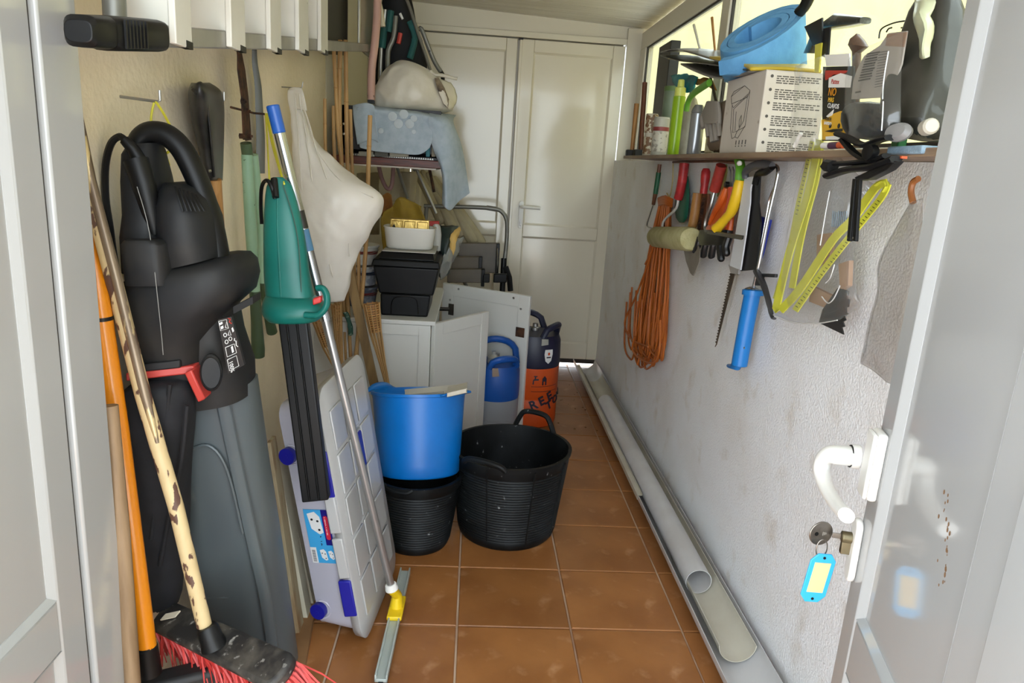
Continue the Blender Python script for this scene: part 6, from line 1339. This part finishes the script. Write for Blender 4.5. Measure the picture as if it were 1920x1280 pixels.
MB().loft([secx(1277, 1290, 330, .858, .006), secx(1268, 1292, 360, .858, .010), secx(1266, 1291, 390, .858, .012), secx(1268, 1288, 408, .858, .010), secx(1274, 1282, 417, .858, .005)], n=18).build('hand_tool', M('deep_green_plastic', '#0E5B47', .4), None, label='dark green rounded tool handle hanging behind the red roller grip', cat='tool')
# trowel
t = T('trowel', 'pointed steel trowel with a pale wooden handle', 'trowel', P(1298, 515, X=.82))
MB().tube([P(1308, 362, X=.83), P(1303, 400, X=.828), P(1297, 430, X=.826)], [.012, .0125, .0115], n=14).build('trowel_handle', WDH, t, bevel=.001)
MB().tube([P(1298, 428, X=.826), P(1298, 452, X=.824)], .007, n=10).build('ferrule', STEEL, t)
MB().prism(PX([(1285, 432), (1296, 428), (1302, 440), (1312, 470), (1311, 490), (1303, 510), (1299, 517), (1294, 512), (1286, 490), (1280, 460), (1279, 442)], .818), (.004, 0, 0)).build('trowel_blade', M('dull_steel', '#8B8278', .45, .5, hx2='#A09A90', ns=8), t, bevel=.001)
# red handled brush / saw
t = T('wire_brush', 'rusty wire brush with a bright red handle behind the trowel', 'brush', P(1320, 440, X=.845))
MB().tube(smooth([P(1324, 316, X=.84), P(1322, 338, X=.84), P(1319, 363, X=.84)], 3), [.008, .0115, .012, .0115, .010, .010, .010], n=12).build('grip', REDH, t)
MB().prism(PX([(1314, 363), (1327, 363), (1321, 435), (1306, 435)], .843), (.012, 0, 0)).build('brush_back', WDD, t, bevel=.002)
mb = MB()
for k in range(60):
    f_ = k / 59; q = P(1310 + 10 * (1 - f_) + 3, 372 + 60 * f_, X=.842); mb.tube([q, q + Vector((-.012, random.uniform(-.003, .003), random.uniform(-.003, .003)))], .0012, n=4)
mb.build('bristles', RUST, t, kind='stuff')
# second red handled roller frame
t = T('roller_frame', 'bare roller frame with a faded red handle and grey bent arm', 'roller frame', P(1325, 432, X=.835))
MB().tube([P(1353, 310, X=.83), P(1340, 357, X=.83)], .0135, n=14).crumple(.001, 80).build('grip', M('faded_red', '#A8352B', .5, hx2='#8E2A24', ns=40), t)
MB().tube(smooth([P(1340, 357, X=.828), P(1333, 385, X=.822), P(1324, 410, X=.82), P(1322, 428, X=.82), P(1330, 434, X=.82)], 4), .0042, n=8).build('bent_arm', STEEL, t)
# snips / pliers cluster with orange handles
OH = M('orange_grip', '#D2601F', .45, hx2='#BF5318', ns=15)
t = T('garden_glove', 'orange gardening gloves with black dipped fingers hanging from the rod', 'glove', P(1345, 482, X=.83))
MB().loft([secx(1354, 1366, 355, .83, .010, None, 3), secx(1344, 1374, 385, .83, .016, None, 3), secx(1332, 1372, 420, .83, .018, None, 3), secx(1312, 1368, 448, .83, .020, None, 3)], n=24).crumple(.006, 24, 4).build('cuff', OH, t)
GLB = M('black_latex', '#121315', .35, hx2='#1D1E20', ns=10)
MB().loft([secx(1316, 1370, 432, .828, .020, None, 3), secx(1312, 1368, 448, .826, .023, None, 3), secx(1316, 1364, 460, .826, .02, None, 3)], n=24).crumple(.004, 30).build('palm', GLB, t)
for x0, x1, y1 in ((1305, 1304, 474), (1319, 1319, 482), (1334, 1334, 483), (1347, 1352, 487), (1358, 1362, 478)):
    MB().tube(smooth([P(x0 + 8, 445, X=.826), P(x0 + 3, 462, X=.822), P(x1, y1 - 4, X=.824), P(x1, y1, X=.826)], 4), [.0085] * 10 + [.0075, .006, .004], n=10).build('finger', GLB, t)
t = T('pruning_shears', 'orange handled pruning shears hanging blades up in front of the gloves', 'pruning shears', P(1350, 420, X=.81))
MB().tube(smooth([P(1362, 352, X=.812), P(1354, 375, X=.81), P(1342, 395, X=.81), P(1330, 420, X=.81)], 4), [.006, .007, .008, .009, .009, .009, .009, .008, .008, .007, .006, .005, .004], n=10).build('grip', OH, t)
MB().tube(smooth([P(1371, 352, X=.812), P(1370, 375, X=.812), P(1364, 395, X=.812), P(1358, 425, X=.812)], 4), .0075, n=10).build('grip', M('red_orange_grip', '#B8452A', .45), t)
for x0, x1 in ((1362, 1366), (1370, 1373)): MB().prism(PX([(x0 - 3, 352), (x0 + 3, 352), (x1 + 2, 320), (x1, 312), (x1 - 2, 325)], .814), (.004, 0, 0)).build('blade', STEEL, t)
MB().lathe([(.009, 0), (.009, .012)], P(1366, 346, X=.812), axis=(-1, 0, 0), n=12).build('pivot', BLPL, t)
MB().prism(PX([(1352, 312), (1362, 308), (1364, 345), (1350, 372), (1344, 368)], .845), (.003, 0, 0)).build('paper_tag', M('green_yellow_card', '#8E8A4C', .6, hx2='#5F7A3C', ns=30), None, label='small green and yellow card hanging between the tools', cat='card')
# yellow squeegee
t = T('window_squeegee', 'window squeegee with a yellow and green handle and a dark blade', 'squeegee', P(1350, 440, X=.79))
MB().tube(smooth([P(1386, 300, X=.815), P(1389, 318, X=.812), P(1387, 340, X=.81)], 4), .011, n=12, flat=.6).build('grip_end', M('lime_green_grip', '#5B9A2C', .4), t)
YW = M('bright_yellow_plastic', '#DDB51C', .4)
MB().tube(smooth([P(1388, 338, X=.81), P(1382, 365, X=.808), P(1372, 395, X=.806), P(1362, 408, X=.80), P(1348, 424, X=.79), P(1342, 430, X=.785)], 4), [.010, .012, .0125, .0125, .0125, .0125, .0125, .0125, .0115, .011, .010, .010, .010, .010, .011, .011, .011, .012, .012, .012, .012], n=12).build('grip', YW, t)
MB().obox(P(1326, 432, X=.785), P(1392, 442, X=.765) - P(1326, 432, X=.785), (0, .0, -.012), (.012, .02, 0)).build('squeegee_bar', M('dark_olive_bar', '#4A463A', .5), t, bevel=.002)
# mitre saw in white cardboard sleeve + pruning saw
t = T('tenon_saw', 'saw in a white and black cardboard sleeve with a grey pistol handle', 'saw', P(1395, 505, X=.83))
slv = MB().prism(PX([(1396, 334), (1414, 330), (1407, 352), (1406, 380), (1398, 440), (1388, 506), (1368, 498), (1380, 430)], .815), (.004, 0, 0))
slv.build('white_sleeve', M('white_card', '#D5D8DC', .5), t, sm=False)
MB().prism(PX([(1414, 330), (1424, 325), (1421, 380), (1425, 416), (1418, 505), (1388, 508), (1398, 440), (1406, 380)], .825), (.006, 0, 0)).build('black_sleeve', M('black_card3', '#101114', .5), t, sm=False)
MB().tube(smooth([P(1398, 334, X=.815), P(1398, 322, X=.81), P(1410, 312, X=.81), P(1430, 308, X=.81), P(1448, 312, X=.815)], 4), .0085, n=12, flat=.8).build('pistol_handle', M('slate_plastic', '#4C4E53', .45), t)
MB().tube(smooth([P(1448, 312, X=.815), P(1436, 322, X=.815), P(1422, 326, X=.818), P(1416, 345, X=.82)], 4), .007, n=10).build('inner_grip', BLPL, t)
t = T('pruning_saw', 'narrow dark toothed saw blade pointing down below the white sleeve', 'saw', P(1341, 650, X=.845))
mb = MB(); pts = [(1379, 505), (1370, 505)]
for k in range(26): f_ = k / 26; pts += [(1370 - 29 * f_ - 1.4, 508 + 138 * f_), (1370 - 29 * f_ + .6, 511 + 138 * f_)]
pts += [(1340, 650), (1343, 645)]
mb.prism(PX(pts, .845), (.003, 0, 0)); mb.build('saw_blade', M('dark_steel_blade', '#4A3E34', .5, .4, hx2='#6A5A48', ns=10), t, sm=False)
MB().prism(PX([(1366, 496), (1386, 500), (1383, 514), (1370, 512)], .842), (.008, 0, 0)).build('blade_holder', M('clear_grey', '#A7A5A2', .4), t)
# caulking gun and hacksaw
CBL = M('cyan_blue_paint', '#1673BE', .35)
t = T('caulking_gun', 'bright blue caulking gun hanging nozzle down from a chrome rod', 'caulking gun', P(1385, 692, X=.83))
MB().tube([P(1411, 548, X=.83), P(1399, 610, X=.828), P(1386, 684, X=.826)], .0165, n=18).build('barrel', CBL, t, bevel=.001)
MB().lathe([(.031, 0), (.031, .014), (.025, .017)], P(1411, 553, X=.83), axis=(0, .1, 1), n=22).build('collar', CBL, t)
MB().loft([(P(1384, 680, X=.826), Vector((0, .018, 0)), Vector((.017, 0, 0))), (P(1378, 688, X=.826), Vector((0, .022, .004)), Vector((.015, 0, 0))), (P(1369, 686, X=.826), Vector((0, .006, .006)), Vector((.012, 0, 0)))], n=16).build('nose_plate', CBL, t)
MB().lathe([(.027, 0), (.020, .008), (.008, .014)], P(1410, 546, X=.83), axis=(0, .05, 1), n=20).build('end_plate', CHROME, t)
MB().tube(smooth([P(1413, 540, X=.83), P(1424, 490, X=.83), P(1440, 410, X=.832), P(1455, 345, X=.835), P(1459, 322, X=.835), P(1456, 312, X=.835), P(1446, 309, X=.835)], 5), .0036, n=10).build('plunger_rod', CHROME, t)
MB().tube(smooth([P(1455, 345, X=.836), P(1444, 370, X=.838), P(1438, 400, X=.838), P(1420, 500, X=.838)], 4), .0024, n=8).build('frame_wire', CHROME, t)
MB().tube(smooth([P(1418, 508, X=.825), P(1430, 530, X=.82), P(1440, 560, X=.818), P(1447, 592, X=.82), P(1452, 597, X=.82)], 4), [.007, .008, .008, .0075, .007, .007, .0065, .006, .006, .006, .005, .005, .004, .004, .004, .004, .004][:17], n=10, flat=.6).build('trigger', M('dark_lever', '#4B4B4C', .4, .5), t)
MB().obox(P(1416, 518, X=.828), P(1452, 520, X=.828) - P(1416, 518, X=.828), (.010, 0, 0), (0, 0, .010)).obox(P(1414, 535, X=.828), P(1424, 535, X=.828) - P(1414, 535, X=.828), (.012, 0, 0), (0, 0, .035)).build('trigger_housing', M('dark_housing', '#3C3D3F', .4, .5), t, bevel=.002)
MB().lathe([(.003, 0), (.003, .002)], P(1396, 652, X=.808), axis=(-1, -.2, 0), n=8).build('rivet', STEEL, t)
MB().prism(PX([(1424, 405), (1443, 412), (1428, 475), (1416, 505), (1412, 500), (1422, 440)], .845), (.008, 0, 0)).build('blue_file', M('ultramarine_plastic', '#1A2B93', .4), None, label='flat ultramarine blue tool behind the chrome rod of the caulking gun', cat='tool')
TS = 1.0
# ---------------- black spring clamps on the shelf edge
def bar(mb, pts, X, w_, th):  # flat bar following photo points on plane X
    mb.tube(smooth([P(x, y, X=X) for x, y in pts], 4), w_, n=8, flat=th)
t = T('spring_clamp', 'large black spring clamp gripping the shelf edge', 'clamp', P(1600, 345, X=.70))
for pts, r in ((((1571, 251), (1590, 258), (1620, 272), (1650, 262), (1668, 258)), .010), (((1580, 262), (1600, 285), (1625, 300), (1650, 305)), .009), (((1545, 312), (1560, 308), (1600, 305), (1640, 300), (1662, 292)), .009), (((1552, 330), (1590, 318), (1640, 312), (1680, 298)), .012)):
    mb = MB(); bar(mb, pts, .705, r, .55); mb.build('jaw', BLPL, t)
MB().lathe([(.012, 0), (.014, .003), (.014, .016), (.006, .018)], P(1640, 286, X=.705), axis=(-1, -.2, 0), n=18).build('pivot', BLPL, t)
MB().prism(PX([(1600, 332), (1630, 318), (1678, 300), (1660, 318), (1625, 336), (1604, 338)], .70), (.02, 0, 0)).build('jaw_pad', BLPL, t, bevel=.003)
MB().tube([P(1550, 310, X=.70), P(1562, 312, X=.70)], .012, n=10).build('jaw_pad', BLPL, t)
for a, b in (((1601, 335), (1590, 452)), ((1609, 335), (1601, 452))):
    MB().obox(P(a[0] - 3, a[1], X=.70), P(a[0] + 3, a[1], X=.70) - P(a[0] - 3, a[1], X=.70), (.006, 0, 0), P(b[0], b[1], X=.70) - P(a[0], a[1], X=.70)).build('lever_arm', BLPL, t, bevel=.001)
for x in (1590, 1600): MB().lathe([(.002, 0), (.002, .001)], P(x, 446, X=.699), axis=(-1, 0, 0), n=8).build('rivet', CHROME, t)
MB().obox(P(1690, 297, X=.712), P(1668, 297, X=.712) - P(1690, 297, X=.712), (.01, 0, 0), (0, 0, .004)).build('orange_mark', M('orange_mark', '#C2522A', .6), None, label='thin orange strip on the shelf edge right of the black clamp', cat='strip')
# ---------------- clear bag with yellow folding rule, and pieces
YT = M('yellow_rule', '#DADB45', .5, hx2='#CCCD3A', ns=9); TK = M('rule_ticks', '#4A4A20', .6)
cbg = T('clear_bag', 'clear plastic bag on the right wall clipped under the black clamp', 'bag', P(1530, 605, X=.80))
def strip(pts, X, w_, name='rule_strip', dx=.003):
    ps_ = smooth([Vector((x, y, 0)) for x, y in pts], 4); L_, R__ = [], []
    for i, q in enumerate(ps_):
        d_ = (ps_[min(i + 1, len(ps_) - 1)] - ps_[max(i - 1, 0)]); d_ = Vector((-d_.y, d_.x, 0)).normalized() * w_
        L_.append(q + d_); R__.append(q - d_)
    mb = MB(); n_ = len(ps_)
    vs = [P(q.x, q.y, X=X) for q in L_] + [P(q.x, q.y, X=X) for q in R__] + [P(q.x, q.y, X=X) + Vector((dx, 0, 0)) for q in L_] + [P(q.x, q.y, X=X) + Vector((dx, 0, 0)) for q in R__]
    fs_ = []
    for i in range(n_ - 1): fs_ += [(i, i + 1, n_ + i + 1, n_ + i), (2 * n_ + i, 3 * n_ + i, 3 * n_ + i + 1, 2 * n_ + i + 1), (i, 2 * n_ + i, 2 * n_ + i + 1, i + 1), (n_ + i, n_ + i + 1, 3 * n_ + i + 1, 3 * n_ + i)]
    fs_ += [(0, n_, 3 * n_, 2 * n_), (n_ - 1, 3 * n_ - 1, 4 * n_ - 1, 2 * n_ - 1)]
    return mb.add(vs, fs_)
fr2 = T('folding_rule', 'yellow folded measuring rule in a clear bag on the right wall', 'ruler', P(1470, 585, X=.80))
r1_ = strip([(1536, 262), (1528, 300), (1512, 370), (1480, 470), (1456, 570), (1455, 578)], .785, 6.5).build('rule_leaf', YT, fr2, sm=False)
strip([(1522, 265), (1508, 330), (1496, 380), (1478, 470), (1452, 560)], .795, 3.5).build('rule_leaf', YT, fr2, sm=False)
strip([(1538, 268), (1530, 330), (1512, 400), (1498, 460), (1484, 540)], .790, 5.5).build('rule_leaf', YT, fr2, sm=False)
strip([(1662, 342), (1640, 352), (1600, 408), (1560, 450), (1500, 540), (1462, 582)], .780, 7).build('rule_leaf', YT, fr2, sm=False)
r4 = strip([(1664, 344), (1650, 372), (1595, 440), (1540, 510), (1490, 582)], .787, 5.5).build('rule_leaf', YT, fr2, sm=False)
MB().tube(smooth([P(1644, 348, X=.782), P(1656, 340, X=.782), P(1664, 346, X=.785), P(1658, 358, X=.787)], 4), .006, n=8, flat=.5).build('rule_bend', YT, fr2)
mb = MB()
for k in range(34):
    f_ = k / 34; x = 1648 + (1490 - 1648) * f_; y = 376 + (580 - 376) * f_
    mb.prism(PX([(x - 3, y), (x + 1, y + 2.6), (x + 1.8, y + 1.6), (x - 2.2, y - 1)], .7865), (-.0006, 0, 0))
mb.build('scale_marks', TK, r4, sm=False)
mb = MB()
for k in range(18):
    f_ = k / 18; x = 1523 - 30 * f_; y = 268 + 140 * f_; mb.prism(PX([(x - 3, y), (x + 1, y + .8), (x + 1, y + 2.2), (x - 3, y + 1.4)], .7945), (-.0006, 0, 0))
mb.build('scale_marks', TK, r1_, sm=False)
CLB = FILM('clear_bag_film', '#C6C6C4', .07, .1, .5)
for X0, sgn in ((.772, 1), (.850, -1)):
    MB().sheet([[P(x, y, X=X0 + dx_ * sgn) for x, y, dx_ in r_] for r_ in (((1520, 262, .02), (1545, 262, .01), (1580, 300, .005), (1610, 330, .02), (1640, 345, .04)), ((1495, 350, .02), (1520, 370, -.004), (1560, 375, .0), (1590, 385, .0), (1612, 400, .03)), ((1472, 450, .02), (1500, 450, -.006), (1545, 455, -.008), (1580, 455, 0), (1600, 460, .02)), ((1455, 540, .02), (1490, 545, -.004), (1535, 545, -.010), (1580, 545, -.005), (1605, 540, .02)), ((1450, 590, .03), (1480, 602, .02), (1530, 606, .018), (1575, 600, .02), (1615, 570, .03)))], 4).crumple(.004, 14, X0 * 7).build('bag_wall', CLB, cbg, solid=.0008)
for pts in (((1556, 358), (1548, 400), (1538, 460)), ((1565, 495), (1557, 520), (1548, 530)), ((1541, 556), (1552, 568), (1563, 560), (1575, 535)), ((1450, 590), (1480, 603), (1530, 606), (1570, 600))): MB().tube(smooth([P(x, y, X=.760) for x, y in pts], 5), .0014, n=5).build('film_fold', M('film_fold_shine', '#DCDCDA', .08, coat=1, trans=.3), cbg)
SND = M('tan_board', '#A58468', .7)
for i, (pts, X) in enumerate(((((1532, 440), (1560, 436), (1556, 480), (1530, 500)), .83), (((1520, 535), (1572, 560), (1566, 585), (1517, 565)), .82), (((1572, 495), (1592, 488), (1590, 535), (1575, 545)), .815))): card(pts, X, SND, 'tan_block', None, ('tan sanding block high inside the clear bag, behind the rule', 'tan sanding block lying at the bottom of the clear bag', 'small tan sanding block at the right side of the clear bag')[i], 'block', .01)
ns_pts = [(1535, 605), (1542, 580), (1570, 540), (1590, 545), (1588, 560), (1592, 561), (1590, 575), (1586, 576), (1586, 586), (1590, 588), (1582, 592), (1585, 600), (1580, 603), (1583, 612), (1578, 614), (1581, 627)]
card(ns_pts, .812, M('black_trowel', '#2C2B2A', .45), 'notched_spreader', None, 'black notched spreader sticking out of the bottom of the clear bag', 'spreader', .003)
mb = MB()
for k in range(8): a_ = P(1562 + k * 3.6, 395 + (k % 3), X=.84); mb.tube([a_, P(1560 + k * 3.6, 425, X=.84)], .0016, n=5)
mb.build('drill_bits', M('bluish_steel', '#6E7C86', .4, .6), None, label='row of thin steel bits showing grey through the clear bag', cat='drill bits')
# brown film bag half behind the right door leaf
t = T('film_bag', 'brownish transparent bag hanging on the right wall next to the right leaf', 'bag', P(1690, 720, X=.84))
BF = FILM('brown_film', '#8C7F70', .30, .2, .25)
MB().sheet([[P(x, y, X=X) for x, y, X in r_] for r_ in (((1708, 380, .80), (1716, 375, .79), (1730, 370, .80)), ((1680, 430, .80), (1705, 440, .78), (1735, 440, .79)), ((1652, 490, .79), (1695, 500, .77), (1740, 500, .78)), ((1640, 560, .79), (1690, 570, .765), (1740, 570, .78)), ((1620, 650, .79), (1680, 660, .765), (1730, 660, .78)), ((1618, 680, .80), (1660, 712, .78), (1720, 740, .79)))], 5).crumple(.008, 8, 4).build('bag_wall', BF, t, solid=.002)
MB().tube(smooth([P(1712, 380, X=.83), P(1708, 360, X=.83), P(1712, 342, X=.83), P(1722, 335, X=.83)], 4), .006, n=8).build('wooden_grip', M('orange_brown_wood', '#9C6236', .5), t)
# ---------------- door lever, lock and key on the right leaf
n_ = NN; d_ = DD; Z3 = Vector((0, 0, 1))
def lf(s_, z, n=0): return E0 + d_ * s_ + Z3 * z + n_ * n
ro = Vector((0, 0, 0))
lh = MB(); zr_ = P(1648, 862, X=.0) if False else None
zh = .972
hd2 = MB().obox(lf(-.022, zh - .050), d_ * .036, Z3 * .100, n_ * .013).build('handle_rose', WHPL, door2, bevel=.005, seg=3)
MB().obox(lf(-.020, zh - .048, .013), d_ * .032, Z3 * .096, n_ * .006).build('rose_cover', WHPL, hd2, bevel=.004, seg=3)
def PL(x, y, n):   # surveyed point on the plane parallel to the leaf at height n above it
    r = ray(x, y); o = E0 + NN * n; return CAMP + r * ((o - CAMP).dot(NN) / r.dot(NN))
nk = PL(1606, 856, .019)
MB().tube([nk - n_ * .003, nk + n_ * .008], .0175, n=24).build('lever_collar', WHPL, hd2)
MB().tube([nk + n_ * .008, nk + n_ * .0095], .0165, n=24).build('lever_ring', BLPL, hd2)
lp_ = [nk + n_ * .0095, PL(1572, 853, .045), PL(1556, 852, .055), PL(1545, 862, .059), PL(1541, 885, .060), PL(1549, 912, .058), PL(1566, 942, .055), PL(1587, 966, .052)]
MB().tube(smooth(lp_, 5), [.0175 - .0055 * min(1, k / 30) for k in range(36)], n=20, flat=.82).build('lever', WHPL, hd2, bevel=.001)
lk0 = PL(1616, 990, 0); lk1 = PL(1601, 1072, 0)
pl_ = []
for k in range(12): a_ = math.pi * k / 11; pl_.append(lk0 + d_ * .0145 * math.cos(a_) + Z3 * .0145 * math.sin(a_))
for k in range(12): a_ = math.pi + math.pi * k / 11; pl_.append(lk1 + d_ * .0145 * math.cos(a_) + Z3 * .0145 * math.sin(a_))
MB().prism([p_ + n_ * .0005 for p_ in pl_], n_ * .010).build('lock_plate', WHPL, door2, bevel=.004, seg=3)
kc = PL(1597, 1008, .010)
BRS = M('worn_brass', '#8C8266', .35, .8, hx2='#6F6650', ns=20)
cy_ = MB().lathe([(.0085, 0), (.0085, .014), (.006, .0145)], kc, axis=n_, n=20)
cy_.obox(kc - d_ * .0045 - Z3 * .026, d_ * .009, Z3 * .022, n_ * .013).build('lock_cylinder', BRS, door2, bevel=.0008)
NK = M('nickel', '#8F8880', .3, .85, hx2='#6F675E', ns=30)
ky = T('key', 'nickel key with a round bow stuck in the lock of the right door leaf', 'key', kc + n_ * .015)
MB().obox(kc + n_ * .015 - d_ * .001 - Z3 * .004, n_ * .012, d_ * .002, Z3 * .008).build('key_shank', NK, ky, bevel=.0005)
bc_ = kc + n_ * .043
bow = MB().lathe([(.0182, -.0014), (.0190, -.0006), (.0190, .0006), (.0182, .0014)], bc_, axis=d_ * .85 + n_ * .35, n=30, sq=(1, 1))
bow.build('key_bow', NK, ky)
bx_ = (n_ * -1); 
fn_ = (d_ * .85 + n_ * .35).normalized() * -1; fx_ = Z3.cross(fn_).normalized()
for i_, (s_, dz) in enumerate((('JIS', .003), ('KEY', -.003))): pass
MB().lathe([(.0032, 0), (.0032, .0004)], bc_ - fn_ * -.0014 - fx_ * .008, axis=fn_, n=12).build('bow_hole', BLPL, ky)
mb = MB()
for u_, w2_, h2_ in ((.002, .0012, .006), (.0045, .0012, .0045), (.007, .001, .003)): mb.obox(bc_ + fn_ * .0013 + fx_ * u_ - Z3 * h2_ / 2, fx_ * w2_, Z3 * h2_, fn_ * .0003)
mb.build('stamped_marks', M('bright_stamp', '#C9C3B8', .4, .6), ky, sm=False)
tg = T('key_tag', 'bright blue plastic key tag with a beige label hanging from the key ring', 'key tag', bc_ - Z3 * .07)
tc_ = PL(1533, 1082, .052)
tx_ = (fx_ * 1.0).normalized(); tx_ = _wc(Vector((1, .08, 0))).normalized(); tz_ = (Z3 * .98 + tx_ * .10).normalized(); tn_ = tx_.cross(tz_).normalized()
if (CAMP - tc_).dot(tn_) < 0: tn_ = -tn_
W2, H2 = .0185, .0400
pts_ = [(-W2, -H2 + .011), (-W2 + .009, -H2), (W2 - .009, -H2), (W2, -H2 + .011), (W2, H2 - .011), (W2 - .009, H2), (-W2 + .009, H2), (-W2, H2 - .011)]
TGB = M('tag_blue', '#35A9E6', .35); 
MB().prism([tc_ + tx_ * a_ + tz_ * b_ for a_, b_ in pts_], tn_ * .003).build('tag_body', TGB, tg, bevel=.001)
MB().prism([tc_ + tx_ * a_ + tz_ * b_ + tn_ * .0031 for a_, b_ in ((-.0118, -.023), (.0118, -.023), (.0118, .026), (-.0118, .026))], tn_ * .0006).build('label_window', M('tag_beige', '#E2C690', .5), tg, sm=False)
for b_ in (.034, -.034): MB().lathe([(.0022, 0), (.0022, .0004)], tc_ + tz_ * b_ + tn_ * .0031, axis=tn_, n=12).build('eyelet', BLPL, tg)
rg = (tc_ + tz_ * .034 + bc_ - Z3 * .011) / 2; rh = ((tc_ + tz_ * .034) - (bc_ - Z3 * .011)).length / 2 + .0015
MB().tube([rg + Z3 * rh * math.cos(a_) + tx_ * .008 * math.sin(a_) for a_ in [2 * math.pi * k / 20 for k in range(21)]], .0009, n=6).build('key_ring', NK, tg)

random.seed(9); mb = MB()
for k in range(26):
    c = PL(1777 + random.gauss(0, 7) - (k % 5), 925 + k * 7 + random.uniform(-4, 4), -.0098); r = random.uniform(.0006, .0022)
    mb.prism([c + DD * r * math.cos(a_) + Z3 * r * 1.5 * math.sin(a_) for a_ in [k2 * math.pi / 3 for k2 in range(6)]], NN * .0003)
mb.build('dirt_specks', M('brown_speck', '#7A5C40', .8), door2, kind='stuff', sm=False)
